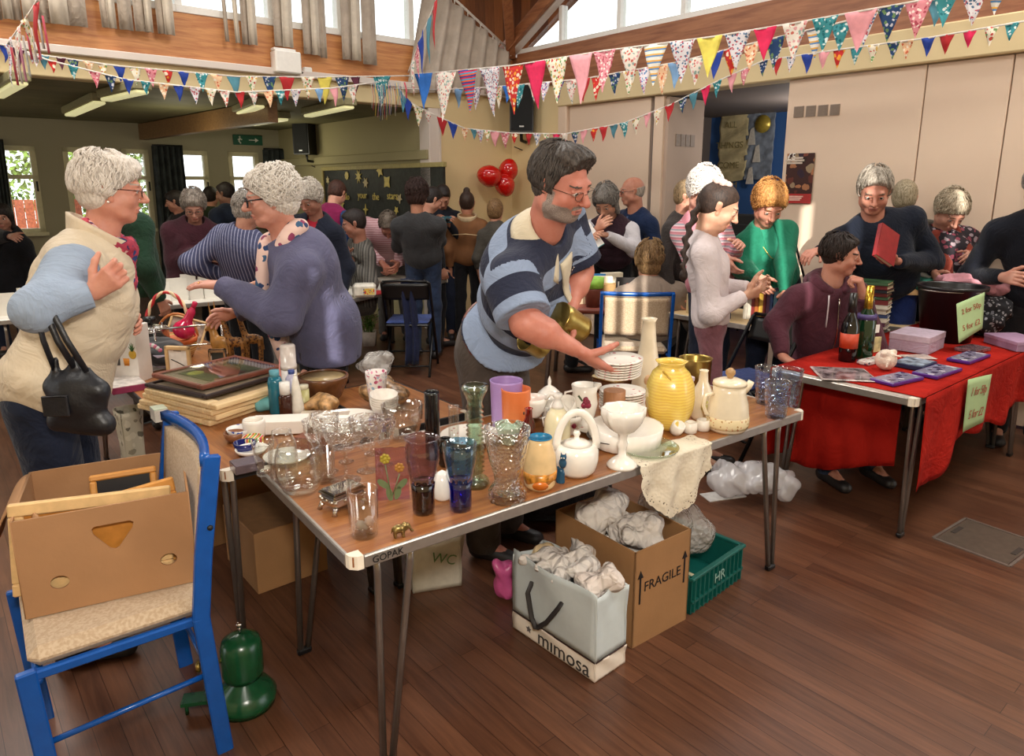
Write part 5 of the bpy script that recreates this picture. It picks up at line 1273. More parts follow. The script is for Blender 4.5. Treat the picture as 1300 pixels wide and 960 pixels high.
for (x0,x1,z0,z1) in((-.2,-.05,.68,.08),(.22,.0,.5,.1)): m.tube([Rx(-.12)@Vector((x0*w,-.005,z0*h)),Rx(-.12)@Vector((x1*w,-.005,z1*h))],.0018,6)
for (cx,cz,a) in((-.28,.32,.9),(.28,.30,-.8),(-.1,.12,.2),(.15,.14,-.3)): m.prism([(.22*w*math.cos(t_)*.45,.22*w*math.sin(t_)) for t_ in np.linspace(0,2*PI,12)[:-1]],.003,Rx(-.12)@T(cx*w,-.005,cz*h)@Rx(PI/2)@Rz(a))
m.build('painted_leaves',mat('#5c6a42',.5),R)
# purple and blue vases: clear flared top, tinted base (two glass parts)
p=on(538,656,TZ,13); k,kz=sc(p)
def vase2(label,u,v,lower,upper,m1,m2,rb,fr):
    p=on(u,v,TZ,rb); k,kz=sc(p); R=thing('vase',label,'vase',tuple(p))
    lo=[(r*k,h*kz) for r,h in lower]; up=[(r*k,h*kz) for r,h in upper]
    MB().lathe([(1e-4,0)]+lo+[(r-.9*k,h) for r,h in lo[::-1] if h>4*kz]+[(1e-4,4*kz)],36,flute=lambda a,z:.02*math.cos(12*a)).build('base',m1,R)
    MB().lathe(up+[(r-1.2*k,h) for r,h in up[::-1]]+[up[0]],36,flute=fr).build('neck',m2,R); return R
vase2('purple-based glass vase with a wavy lilac rim',538,656,[(13.5,0),(14,6),(14.5,28),(15.5,38)],[(15.5,38),(18,50),(21,64),(21,76),(18,86),(22,90)],g_purp,g_lilac,13.5,lambda a,z:.03*math.cos(12*a)+.05*math.cos(4*a)*(z>80*kz))
vase2('blue-based flared glass vase beside the purple one',585,652,[(13.5,0),(14,6),(14,26),(15,36)],[(15,36),(17,48),(20,62),(21,80)],g_cobalt,g_blue,13.5,lambda a,z:.03*math.cos(10*a))
# ribbed candlestick
pr=[(18,0),(19,4),(16,9),(10,14)]
for i in range(15): hh=16+i*5.4; pr+= [(9.5-.1*i,hh),(12.5-.12*i,hh+2.7)]
pr+=[(9,100),(12,108),(15.5,114),(17,120),(13,121)]
single('glass_candlestick','tall ribbed greenish glass candlestick','candlestick',604,623,pr,g_green,1.6,36,rb=18)
single('vase','black glossy cylinder vase, the tall one','vase',550,585,[(9,0),(9.5,4),(9.3,79),(9,82)],blk_g,1.6)
single('vase','short round black vase beside the tall black cylinder','vase',566,594,[(8,0),(10.5,5),(11,20),(7,28),(6,32),(7,34)],blk_g,1.4)
single('bud_vase','thin clear bud vase behind the black vases','vase',577,590,[(7,0),(7,3),(6.5,64),(7,70)],g_clear,1.2,group=gl)
# white jelly mould
single('bowl','small upturned white bowl between the purple and blue vases','bowl',562,637,[(9,0),(11,3),(13,12),(12,22),(8,31),(1,35)],china,None,28)
# cut glass vase
single('cut_glass_vase','large waisted cut-glass vase in the middle of the table','vase',644,643,[(24,0),(25,3),(24,10),(16,22),(17,30),(23,48),(27,68),(29,86)],glass((.94,.95,.94),cut=90,strength=1.4,name='cut_crystal'),2.2,44,rb=24,flute=lambda a,z:.012*math.cos(20*a))
single('bowl','small mint green bowl behind the cut-glass vase','bowl',646,566,[(8,0),(9,4),(13,12),(17,22),(18,25)],mat('#b9d3bf',.2,var=.04),1.5)
# mugs
def mug(label,u,v,r,h,m,hd=0,m2=None,z=TZ,taper=.86,name='mug'):
    R,k,kz=ware(name,label,'mug',u,v,[(r*taper,0),(r*taper*1.03,3),(r*.98,h-2),(r,h)],m,1.6,z=z)
    mm=MB(); mm.tube([((r*.93)*k*math.cos(hd),(r*.93)*k*math.sin(hd),h*.78*kz),((r*1.45)*k*math.cos(hd),(r*1.45)*k*math.sin(hd),h*.70*kz),((r*1.42)*k*math.cos(hd),(r*1.42)*k*math.sin(hd),h*.35*kz),((r*.9)*k*math.cos(hd),(r*.9)*k*math.sin(hd),h*.25*kz)],2.0*k,8); mm.build('handle',m,R); return R,k,kz
mug('lilac plastic mug standing behind the orange mug',643,552,21,62,mat('#a98ac4',.3,var=.03),2.2)
R,k,kz=mug('orange plastic mug with a small printed motif',655,558,19,58,mat('#df7a45',.3,var=.03),.9)
for (a,z_) in((-1.0,.55),(-.75,.25),(-1.3,.3)):
    mm=MB(); mm.ball((17.5*k*math.cos(a),17.5*k*math.sin(a),z_*58*kz),(.004,.004,.007),8); mm.build('printed_motif',mat('#5a3a2a',.5),R)
single('bottle','small red glass bottle right of the orange mug','bottle',671,566,[(8,0),(8.5,4),(8,26),(4.5,33),(4.5,42),(5.5,44)],glass((.75,.08,.14),name='red_glass',strength=1.3),1.2)
# honey pot with blue inside
R,k,kz=ware('pottery_jar','cream pottery jar with orange glaze foot and blue inside','jar',685,625,[(17,0),(20,5),(21,22),(20,40),(15,54),(14.5,60)],mat('#e0bf8c',.2,var=.12,vs=14),2.0)
MB().lathe([(19.6*k,7*kz),(21.4*k,14*kz),(21.6*k,22*kz),(20.9*k,22*kz)],32,flute=lambda a,z:.02*math.cos(5*a)).build('glaze_band',mat('#c98634',.25,var=.35,vs=60),R)
MB().lathe([(15.4*k,60.5*kz),(14.6*k,61.5*kz),(12.4*k,60*kz),(12.8*k,54*kz),(16*k,44*kz),(16*k,42*kz),(1e-4,42*kz)],32).build('blue_lining',mat('#1f6f96',.15),R)
MB().lathe([(1e-4,0),(10*k,0),(10*k,.002),(1e-4,.002)],20,0,T(0,-20.6*k,9*kz)@Rx(PI/2)@Matrix.Diagonal((1,.55,1,1))).build('orange_patch',mat('#c4681f',.25),R)
# soap dispenser
R,k,kz=ware('lotion_bottle','cream lotion bottle with a white pump top','bottle',707,571,[(16,0),(17,5),(16.5,30),(13,40),(8,46)],mat('#e6dcb6',.25,var=.02))
mm=MB(); mm.lathe([(7*k,46*kz),(7.5*k,50*kz),(5*k,54*kz),(4*k,58*kz),(6*k,60*kz),(6*k,64*kz)],20); mm.tube([(0,0,62*kz),(-10*k,0,64*kz),(-15*k,0,56*kz)],[3.5*k,3*k,2*k],8); mm.build('pump',m_white,R)
# white lidded pot with hoop handle
R,k,kz=ware('lidded_pot','white round pot with a tall hoop handle','pot',731,608,[(20,0),(25,6),(28,18),(28,28),(25,34),(20,36)],china)
MB().lathe([(20*k,36*kz),(12*k,40*kz),(4*k,42*kz),(3*k,45*kz),(5*k,49*kz),(3*k,52*kz)],28).build('lid',china,R)
mm=MB(); mm.tube([(26*k*math.cos(a),0,(30+44*math.sin(a))*kz) for a in np.linspace(0,PI,17)],3.4*k,10,sx=1.5); mm.build('handle',china,R,rot=(0,0,.15))
# blue cat
p=on(712,614,TZ,4); R=thing('cat_figurine','small dark blue cat figurine leaning on the white pot','figurine',tuple(p),-.3); k,kz=sc(p)
S=SDF(.0012,.004); S.cap((0,0,.004),(0,0,14*kz),5.2*k,4*k); S.ell((2*k,0,24*kz),(5*k,4*k,6*kz)); S.ell((3.0*k,-1*k,31*kz),(4*k,3.4*k,3.6*kz))
for s in(-1,1): S.cap((3*k+s*2.4*k,-1*k,33*kz),(3*k+s*3*k,-1*k,37*kz),1.3*k,.4*k); S.cap((s*3*k,-1*k,12*kz),(s*3.2*k,-2*k,1.5*kz),2*k,2*k)
S.cap((-4*k,0,18*kz),(-6*k,0,4*kz),1.6*k); V,F=S.mesh(); npmesh('body',V,F,[mat('#1f4a66',.25)],None,R)
MB().ball((3*k+1.4*k,-4.2*k,31.5*kz),.9*k,8).ball((3*k-1.6*k,-4.2*k,31.5*kz),.9*k,8).build('eyes',mat('#d8d8c8',.3),R)
# compote
sh=lambda a,z:.06*math.cos(8*a)*(1 if z>.07 else .0)
R,k,kz=ware('compote_dish','white scalloped dish on a tall foot at the table edge','dish',789,599,[(19,0),(19,3),(14,8),(5,14),(5,22),(7,28),(5,32),(6,40),(16,46),(23,54),(27,64),(27,72)],china,2.0,40,rb=19,flute=sh)
# flan dish and plates
R,k,kz=ware('flan_dish','white fluted flan dish under the footed dish','dish',793,578,[(38,0),(44,3),(47,24)],china,2.5,60,rb=40,flute=lambda a,z:.018*math.cos(36*a))
zt=TZ+6*kz; single('plate','dark blue edged brown plate lying in the flan dish','plate',778,571,[(15,0),(20,1),(33,7),(34,8)],mat('#3a2c24',.3,var=.3),1.4,40,z=TZ+.016,rb=30)
single('glass_plate','clear glass plate under the right side of the flan dish','plate',822,584,[(24,0),(38,4),(39,6)],g_green,1.4,44,rb=34,z=TZ)
def stack(u,v,r,n,label,m,z=TZ,step=3.0,tone='plate'):
    p=on(u,v,z,r*.8); k,kz=sc(p); me=None; ords=['lowest','second','third','fourth','fifth','sixth','seventh','eighth','ninth','top']
    o=MB().lathe([(1e-4,0),(r*.55*k,0),(r*.6*k,1.2*kz),(r*k,3.6*kz),(r*k,4.6*kz),(r*.6*k,2.6*kz),(1e-4,2.2*kz)],40).build('plate',m,None,tuple(p))
    for i in range(n):
        q=o if i==0 else o.copy()
        if i: C.objects.link(q); q.location=(p.x+.0015*math.sin(i*2.1),p.y+.0015*math.cos(i*1.7),p.z+i*step*kz)
        tag(q,('topmost' if i==n-1 else ords[i]+' from the bottom')+' '+label,'plate',label)
    return p,k,kz,n*step*kz
m_plate=floral('#e6dfd4',['#b04a5a','#e6dfd4','#e6dfd4','#c98a8a'],50,.2,.25,name='printed_china')
stack(789,528,29,8,'flowered side plate stacked behind the wooden pot',m_plate)
single('wooden_pot','plain brown wooden tumbler on the plate stack','pot',779,534,[(13,0),(13.5,2),(14,34)],wood(lin('#8a5a38'),lin('#a9744a'),(30,30,3),.5,ns=2,name='turned_wood'),1.8,z=TZ+.012)
# wooden box
p=PZ(783,505,TZ)+Vector((.01,.11,0)); R=thing('wooden_box','brown wooden box with a pale raised lid','box',tuple(p),a1+.1); k,kz=sc(p)
m=MB(); m.box((0,0,.030),(.17,.13,.06),b=.004); m.build('body',wood(lin('#6b4020'),lin('#8a5a30'),name='box_wood'),R); m=MB(); m.box((0,0,.068),(.18,.14,.016),b=.007); m.build('lid',mat('#b79a62',.35,var=.08),R)
# tall white bottle vase
R,k,kz=ware('vase','tall pale bottle vase with a painted flower','vase',820,508,[(19,0),(20,5),(18,26),(13,50),(10,68),(8.5,84),(8,92),(10,96)],cream_g,2.0)
MB().ball((-2*k,-17.5*k,24*kz),(5*k,1.5*k,7*kz),10).build('painted_flower',mat('#cda57a',.4),R)
# teal box, lilac box, brass pot
def bx(name,label,cat,u,v,dims,ang,m,z=TZ,lid=None,b=.003,off=(0,0)):
    p=PZ(u,v,z); p=p+Vector((-math.sin(ang),math.cos(ang),0))*dims[1]/2; R=thing(name,label,cat,tuple(p),ang)
    mm=MB(); mm.box((0,0,dims[2]/2),dims,b=b); mm.build('body',m,R)
    if lid: mm=MB(); mm.box((0,0,dims[2]+.004),(dims[0]+.004,dims[1]+.004,.02),b=b); mm.build('lid',lid,R)
    return R
bx('box','flat teal box behind the tall white vase','box',842,488,(.20,.17,.055),a1+.05,mat('#6f9c9c',.5),lid=mat('#86b0ae',.5))
bx('box','pale lilac box behind the yellow vase','box',866,507,(.15,.14,.075),a1,mat('#c4aeb8',.5),lid=mat('#d3c2c8',.5))
m_brass=mat('#a38a4a',.3,metal=.9,var=.12,vs=20)
single('brass_pot','open brass pot behind the lilac box','pot',881,497,[(17,0),(19,4),(20,36),(21,38)],m_brass,1.6)
# yellow vase
yv=NT('yellow_glaze'); co=yv.coord((1,1,1)); ws=yv.new('ShaderNodeTexWave',bands_direction='Z'); ws.inputs['Scale'].default_value=28; ws.inputs['Distortion'].default_value=3; yv.link(co,ws.inputs[0]); yv.link(yv.mix(yv.noise(co,9,4),yv.ramp(ws.outputs['Fac'],[(.1,lin('#d99a12')),(.9,lin('#ecc443'))]),lin('#efdc80')),yv.b.inputs['Base Color']); yv.setp(.2,0,.6); 
R,k,kz=ware('vase','bulbous yellow ribbed pottery vase with a fluted collar','vase',848,548,[(17,0),(22,5),(29,22),(30.5,38),(29,54),(23,68),(16,75),(17,80),(20,82)],yv.m,2.2,48,flute=lambda a,z:.035*math.cos(5*a))
mm=MB(); 
for i in range(3): mm.ball(((-2+i*4)*k,-(25-abs(i-1)*.6)*k,(56-3*(i==1))*kz),3.2*k,10)
mm.tube([(-14*k,-17*k,74*kz),(-6*k,-22*k,66*kz),(0,-23.5*k,60*kz)],1.2*k,6); mm.build('moulded_fruit',mat('#b8902c',.3),R)
# small slim vase
R,k,kz=ware('vase','slim cream vase with painted leaves beside the lidded jug','vase',890,535,[(13,0),(15,5),(15,22),(10,38),(6,46),(5,58),(6,60)],cream_g,1.6)
MB().ball((0,-13.5*k,18*kz),(6*k,1.6*k,9*kz),10).build('painted_leaves',mat('#c9c27a',.4),R)
for i,(u,v) in enumerate(((857,554),(876,552),(892,549))):
    p=on(u,v,TZ,8); k,kz=sc(p); o=MB().lathe([(6.2*k,0),(8.4*k,1*kz),(8.8*k,6*kz),(8.4*k,13*kz),(6.2*k,14*kz),(6.2*k,0)],24).build('napkin_ring',china,None,tuple(p) if i else (p.x,p.y,p.z+.010),(0,0,0) if i else (.5,.25,0)); tag(o,['tilted white napkin ring under the yellow vase','upright white napkin ring in the middle of three','white napkin ring nearest the lidded jug'][i],'napkin ring')
# lidded jug
R,k,kz=ware('lidded_jug','cream pottery jug with a wooden-knobbed lid','jug',922,552,[(22,0),(25,4),(26,18),(24,34),(20,48),(20,56)],cream_g,None,40)
MB().lathe([(25.6*k,5*kz),(26.6*k,9*kz),(26.4*k,18*kz),(25.6*k,19*kz)],40).build('painted_band',floral('#e0cfa6',['#c98a6a','#e0cfa6','#b08a5a'],90,.25,.35,name='painted_band'),R)
MB().lathe([(21*k,56*kz),(20*k,60*kz),(12*k,63*kz),(3*k,64*kz)],36).build('lid',cream_g,R); MB().lathe([(3*k,63*kz),(4*k,66*kz),(6*k,69*kz),(6*k,73*kz),(2*k,76*kz)],20).build('knob',mat('#b08a5c',.4),R)
mm=MB(); mm.tube([(-20*k,-4*k,46*kz),(-30*k,-5*k,44*kz),(-33*k,-5*k,32*kz),(-29*k,-5*k,22*kz),(-24*k,-4*k,19*kz)],2.6*k,10); mm.build('handle',cream_g,R)
mm=MB(); mm.tube([(15*k,0,46*kz),(24*k,0,54*kz),(27*k,0,60*kz)],[6*k,4.5*k,4*k],10); mm.build('spout',cream_g,R)
g_bl=glass((.80,.86,.95),name='bluish_glass',cut=60,strength=1.3)
for (u,v,l) in((984,533,'bluish ribbed tumbler at the right end of the table'),(999,517,'bluish ribbed tumbler behind its twin at the table end'),(972,515,'clear tumbler tucked behind the lidded jug spout')):
    single('tumbler',l,'glass',u,v,[(12,0),(13,3),(16,42),(16.5,45)],g_bl,1.6,28,flute=lambda a,z:.02*math.cos(16*a))
single('saucer','small white saucer behind the lidded jug','saucer',905,512,[(10,0),(20,5),(21,6)],china,1.3)
# teacups and rose jug
m_rose=mat('#8f2440',.4,var=.3,vs=200)
R,k,kz=ware('milk_jug','white china jug decorated with a red rose','jug',741,548,[(14,0),(14,3),(10,6),(13,14),(17,32),(15,44),(17,54)],china,1.6)
mm=MB(); 
for (x,z_,r) in((1,36,5),(3,33,4),(-2,33,4),(0,40,3.5)): mm.ball((x*k,-16.4*k,z_*kz),(r*k,1.6*k,r*kz),10)
mm.build('painted_rose',m_rose,R); mm=MB(); mm.tube([(-9*k,-13*k,44*kz),(-4*k,-15.5*k,38*kz)],1.3*k,6); mm.ball((-9*k,-14*k,28*kz),(3*k,1*k,2*kz),8); mm.build('painted_leaf',mat('#4a5a3a',.4),R)
mm=MB(); mm.tube([(14*k,0,52*kz),(20*k,-3*k,55*kz)],[6*k,2*k],8); mm.build('spout',china,R); mm=MB(); mm.tube([(-14*k,2*k,46*kz),(-24*k,2*k,44*kz),(-25*k,2*k,30*kz),(-16*k,2*k,20*kz)],1.6*k,8); mm.build('handle',china,R)
def cup(label,u,v,z=TZ,tilt=None,hd=2.5,r=17,rose=False):
    R,k,kz=ware('teacup',label,'teacup',u,v,[(r*.5,0),(r*.55,2),(r*.8,7),(r*.98,18),(r*1.04,24)],china,1.2,z=z,tilt=tilt,group='white china teacups')
    mm=MB(); mm.tube([(r*.95*k*math.cos(hd),r*.95*k*math.sin(hd),19*kz),(r*1.5*k*math.cos(hd),r*1.5*k*math.sin(hd),18*kz),(r*1.4*k*math.cos(hd),r*1.4*k*math.sin(hd),8*kz),(r*.8*k*math.cos(hd),r*.8*k*math.sin(hd),7*kz)],1.4*k,8); mm.build('handle',china,R)
    if rose: MB().ball((.3*r*k,-.92*r*k,14*kz),(3.2*k,1.5*k,3.4*kz),8).build('painted_rose',m_rose,R)
    return R
cup('white teacup, bottom of the stack behind the orange mug',676,531,hd=1.2); cup('white teacup in the middle of the left stack',676,531,TZ+.032,hd=1.5); cup('white teacup on top of the left stack',677,531,TZ+.064,hd=2.0)
cup('white teacup under the tipped one in the middle',702,540,hd=3.3); cup('white teacup with its looped handle toward the camera',722,553,TZ,hd=4.0,rose=True); cup('white teacup lying tipped on top of the pile',723,534,TZ+.045,tilt=(.35,-.45,0),hd=4.2,rose=True)
cup('white teacup with a rose beside the pump bottle',711,548,TZ+.0,hd=3.6,rose=True)
single('sugar_bowl','small white lidded bowl with a pointed finial among the teacups','bowl',697,528,[(12,0),(16,8),(17,20),(14,26),(7,32),(2,35),(2.5,40),(.5,46)],china,None,28,z=TZ+.035)
single('saucer','white saucer with red roses beside the rose jug','saucer',755,553,[(10,0),(13,1),(23,6),(24,7)],m_plate,1.3)
# patterned oval plate and stuff behind
single('oval_plate','large white plate with a patterned centre behind the candlestick','plate',598,569,[(22,0),(28,2),(38,7),(39,8)],m_plate,1.5,44,rb=30)
# silver tin/ashtray behind pot
bx('tin','small silver patterned tin behind the white pot','tin',722,585,(.10,.07,.03),a1,mat('#8a8078',.25,metal=.7,var=.3,vs=60))
# lace
TLd=Vector((math.cos(a1),math.sin(a1),0)); TWd=Vector((-math.sin(a1),math.cos(a1),0)); A1v=Vector((A1[0],A1[1],0))
def loc1(p): q=Vector((p.x,p.y,0))-A1v; return q.dot(TLd),q.dot(TWd)
t=NT('lace'); co=t.coord(); v=t.new('ShaderNodeTexVoronoi'); v.inputs['Scale'].default_value=85; t.link(co,v.inputs['Vector']); hole=t.math('LESS_THAN',v.outputs['Distance'],.22)
at=t.new('ShaderNodeAttribute'); at.attribute_name='st'; hole=t.math('MULTIPLY',hole,at.outputs['Fac'])
tr=t.new('ShaderNodeBsdfTransparent'); mx=t.new('ShaderNodeMixShader'); t.link(hole,mx.inputs[0]); t.link(t.b.outputs[0],mx.inputs[1]); t.link(tr.outputs[0],mx.inputs[2]); t.link(mx.outputs[0],t.o.inputs[0])
t.b.inputs['Base Color'].default_value=lin('#d8cdb8'); t.setp(.9,0,.2); t.bump(v.outputs['Distance'],.4,.004); m_lace=t.m
x0,_=loc1(PZ(838,603,TZ)); x1,_=loc1(PZ(916,568,TZ)); R=thing('lace_mat','cream lace-edged cloth hanging over the table front edge','cloth',tuple(A1v+TLd*((x0+x1)/2)+Vector((0,0,TZ))),a1); W2=(x1-x0)/2*1.02
V=[];ST=[];nu,nv=60,60
for i in range(nu+1):
    for j in range(nv+1):
        a=i/nu; b=j/nv; sx=(a*2-1)*W2; full=.20*(1-abs(a*2-1)**1.4*.72)+.035; s_=-.085+b*(.085+full)
        sc_e=.006*abs(math.sin(a*46))*(b>.97)
        s_+=sc_e
        if s_<0: y=-s_; z=.004+.002*math.sin(a*20)
        else: y=-.012-.014*math.sin(a*17+b*2)*min(1,s_*9)-.004; z=.003-s_
        V.append((sx+.004*math.sin(b*20),y,z)); e=min(min(a,1-a)*2*W2*1.0, full-s_ if s_>0 else 1); ST.append(1.0 if e<.045 else 0.0)
F=[(i*(nv+1)+j,(i+1)*(nv+1)+j,(i+1)*(nv+1)+j+1,i*(nv+1)+j+1) for i in range(nu) for j in range(nv)]
npmesh('cloth',V,F,[m_lace],None,R,attr=np.array(ST))
def crease(c):
    t=NT('crumpled_paper'); v=t.new('ShaderNodeTexVoronoi',feature='DISTANCE_TO_EDGE'); v.inputs['Scale'].default_value=26; co=t.coord(); t.link(co,v.inputs['Vector']); t.b.inputs['Base Color'].default_value=lin(c); t.setp(.7,0,.3); t.bump(t.math('ADD',v.outputs['Distance'],t.math('MULTIPLY',t.noise(co,22,3),.5)),.9,.02); return t.m
# --- floor items ----------------------------------------------------
m_card=mat('#9c7248',.8,var=.06,vs=5,bump=.05,bs=60); m_cardi=mat('#86603a',.85,var=.06); m_cardl=mat('#a87d56',.8,var=.06,vs=5,bump=.05,bs=60)
def P0(u,v): return PZ(u,v,0)
# FRAGILE box
br=P0(871,786); f0=P0(802,824); top=.0
d=br-f0; an=math.atan2(d.y,d.x); Lx=d.length; zt=.37
R=thing('cardboard_box','open brown cardboard box marked FRAGILE under the table','box',(f0.x,f0.y,0),an); Wy=.42
m=MB(); t_=.006
for (c_,dm) in (((Lx/2,t_/2,zt/2),(Lx,t_,zt)),((Lx/2,Wy-t_/2,zt/2),(Lx,t_,zt)),((t_/2,Wy/2,zt/2),(t_,Wy,zt)),((Lx-t_/2,Wy/2,zt/2),(t_,Wy,zt)),((Lx/2,Wy/2,.006),(Lx-.01,Wy-.01,.008))): m.box(c_,dm)
m.build('carton',m_card,R)
text('FRAGILE',.053,(Lx*.50,-.001,zt*.60),(PI/2,0,0),m_blk,R,'lettering',.0005,sx=1.0)
for x in(.10,.90):
    m=MB(); m.box((Lx*x,-.001,zt*.58),(.007,.002,.10)); m.prism([(-.014,0),(.014,0),(0,.028)],.002,T(Lx*x,-.001,zt*.58+.05)@Rx(PI/2)); m.build('printed_arrow',m_blk,R)
def crumple(name,label,cat,c,r,m,seed,parent=None,h=.007,amp=.02,thing_=True):
    S=SDF(h,.02); rs=np.random.RandomState(seed)
    for i in range(9): o=rs.uniform(-1,1,3)*np.array(r)*.55; S.ell(tuple(o),tuple(np.array(r)*rs.uniform(.45,.7)),hframe(rs.rand()*360,rs.rand()*60))
    p=rs.rand(8)*6.28
    def g(f,X,Y,Z):
        a=np.abs(((X*17+Y*9+Z*5+p[0])%2)-1)+np.abs(((Y*23-X*11+Z*8+p[1])%2)-1)*.8+np.abs(((Z*19+X*13-Y*6+p[2])%2)-1)*.8+np.abs(((X*41-Y*37+Z*29+p[3])%2)-1)*.4
        return f-amp*(a-1.4)
    amp*=.62; S.fn(g); V,F=S.mesh(); o=npmesh(name,V,F,[m],None,parent,c)
    for pl in o.data.polygons: pass
    if parent is None: tag(o,label,cat)
    return o
m_tissue=crease('#ded7d0'); cc=lambda x,y,z: tuple(Vector((f0.x,f0.y,0))+Vector((math.cos(an)*x-math.sin(an)*y,math.sin(an)*x+math.cos(an)*y,z)))
crumple('packing_paper','crumpled white packing paper on the left in the FRAGILE box','paper',cc(.11,.30,zt-.0),(.10,.10,.085),m_tissue,3); crumple('packing_paper','crumpled white packing paper on the right in the FRAGILE box','paper',cc(Lx*.55,.15,zt-.03),(.10,.08,.06),m_tissue,4)
crumple('packing_paper','lower crumpled packing paper deep inside the FRAGILE box','paper',cc(Lx*.5,.24,zt-.16),(.15,.15,.09),m_tissue,5)
# mimosa bag
q0=P0(755,868); q1=P0(651,797); q2=P0(797,846)
d=q1-q0; an=math.atan2(-d.y,-d.x); Lb=.44; Wb=.155; Hb=.30
R=thing('paper_bag','pale blue paper carrier bag lettered mimosa','bag',(q1.x,q1.y,0),an)
Lb=d.length; m_bag=mat('#c3cbcb',.45,var=.02); m_bagb=mat('#e3d6c6',.5,var=.02)
def bagface(m,p,q,z0,z1,bul,ph,mi=0):
    p,q=Vector((p[0],p[1],0)),Vector((q[0],q[1],0)); n=Vector(((q-p).y,-(q-p).x,0)).normalized()
    m.grid(lambda a,b:tuple(p.lerp(q,a)+n*(bul*math.sin(PI*a)*b+.006*math.sin(a*9+b*4+ph)*b)+Vector((0,0,z0+(z1-z0)*b))),14,10,mi,th=.003)
cor=[(0,0),(Lb,0),(Lb+.0,Wb),(0,Wb)]
m=MB(); mb2=MB()
zs_=.075
for i in range(4):
    p,q=cor[i],cor[(i+1)%4]; bagface(m,p,q,zs_,Hb+.02*(i==0),.012 if i%2==0 else -.02,i); bagface(mb2,p,q,.002,zs_,.0,i)
m.build('bag_wall',m_bag,R); mb2.box((Lb/2,Wb/2,.004),(Lb-.01,Wb-.01,.004)); mb2.build('bag_base',m_bagb,R)
m=MB(); m.box((Lb/2,-.002,zs_),(Lb,.003,.004)); m.box((Lb+.002,Wb/2,zs_),(.003,Wb,.004)); m.build('dark_band',mat('#3a2624',.5),R)
text('mimosa',.080,(Lb*.64,-.003,.034),(PI/2,0,0),mat('#33302e',.5),R,'lettering',.0006,sx=1.0)
m=MB(); m.prism(star(5,.015,.007),.001,T(Lb*.22,-.003,.04)@Rx(PI/2)); m.build('logo',mat('#6a6462',.6),R)
m=MB(); m.tube([(Lb*.27,-.006,Hb*.80),(Lb*.25,-.02,Hb*.66),(Lb*.33,-.03,Hb*.40),(Lb*.37,-.028,Hb*.30),(Lb*.40,-.028,Hb*.32),(Lb*.50,-.028,Hb*.45),(Lb*.62,-.02,Hb*.70),(Lb*.64,-.008,Hb*.78)],.009,8,sx=.3); m.build('ribbon_handle',mat('#2b2626',.6),R)
bb=lambda x,y,z: tuple(Vector((q1.x,q1.y,0))+Vector((math.cos(an)*x-math.sin(an)*y,math.sin(an)*x+math.cos(an)*y,z)))
crumple('tissue_paper','long crumpled white tissue rising from the mimosa bag','paper',bb(Lb*.42,Wb*.62,Hb+.01),(.14,.034,.05),m_tissue,7); crumple('tissue_paper','crumpled white tissue spilling at the right of the mimosa bag','paper',bb(Lb*.84,Wb*.62,Hb+.005),(.075,.036,.05),crease('#d9cdc4'),8)
crumple('tissue_paper','cream tissue at the left inside the mimosa bag','paper',bb(Lb*.13,Wb*.62,Hb-.05),(.05,.05,.06),mat('#d8bf94',.7),9)
# green crate
c0=P0(876,781); c1=P0(935,738); d=c1-c0; an=math.atan2(d.y,d.x); L=d.length+.03; R=thing('plastic_crate','dark green plastic crate behind the FRAGILE box','crate',(c0.x,c0.y,0),an); m_gc=mat('#0f5a52',.4,var=.06); Wc=.36; hc=.15
m=MB()
for (c_,dm) in (((L/2,.006,hc/2),(L,.008,hc)),((L/2,Wc,hc/2),(L,.008,hc)),((.004,Wc/2,hc/2),(.008,Wc,hc)),((L,Wc/2,hc/2),(.008,Wc,hc)),((L/2,Wc/2,.006),(L,Wc,.008))): m.box(c_,dm)
m.box((L/2,0,hc),(L+.02,.022,.014),b=.003); m.box((L,Wc/2,hc),(.022,Wc,.014),b=.003); m.box((0,Wc/2,hc),(.022,Wc,.014),b=.003); m.box((L/2,Wc,hc),(L+.02,.022,.014),b=.003); m.box((L/2,-.002,hc*.35),(L,.012,.010))
m.build('shell',m_gc,R)
for k in range(12): m=MB(); m.box((L*(k+.5)/12,-.003,hc*.5),(.006,.012,hc*.9)); m.build('rib',m_gc,R)
text('HR',.06,(L*.5,-.010,hc*.62),(PI/2,0,0),mat('#8fb0a4',.6),R)
m_bub=NT('bubble_wrap'); 
tr=m_bub.new('ShaderNodeBsdfTransparent'); tr.inputs[0].default_value=(.9,.9,.9,1); mx=m_bub.new('ShaderNodeMixShader'); vv=m_bub.new('ShaderNodeTexVoronoi'); vv.inputs['Scale'].default_value=60; m_bub.link(m_bub.coord(),vv.inputs['Vector']); m_bub.bump(vv.outputs['Distance'],.9,.01)
m_bub.b.inputs['Base Color'].default_value=lin('#cfcac4'); m_bub.setp(.15,0,.8); mx.inputs[0].default_value=.42; m_bub.link(tr.outputs[0],mx.inputs[1]); m_bub.link(m_bub.b.outputs[0],mx.inputs[2]); m_bub.link(mx.outputs[0],m_bub.o.inputs[0])
m_plas=NT('clear_plastic_bag'); tr=m_plas.new('ShaderNodeBsdfTransparent'); mx=m_plas.new('ShaderNodeMixShader'); mx.inputs[0].default_value=.55; m_plas.b.inputs['Base Color'].default_value=lin('#d3d0d2'); m_plas.setp(.2,0,.8); m_plas.link(tr.outputs[0],mx.inputs[1]); m_plas.link(m_plas.b.outputs[0],mx.inputs[2]); m_plas.link(mx.outputs[0],m_plas.o.inputs[0])
ce=lambda x,y,z: tuple(Vector((c0.x,c0.y,0))+Vector((math.cos(an)*x-math.sin(an)*y,math.sin(an)*x+math.cos(an)*y,z)))
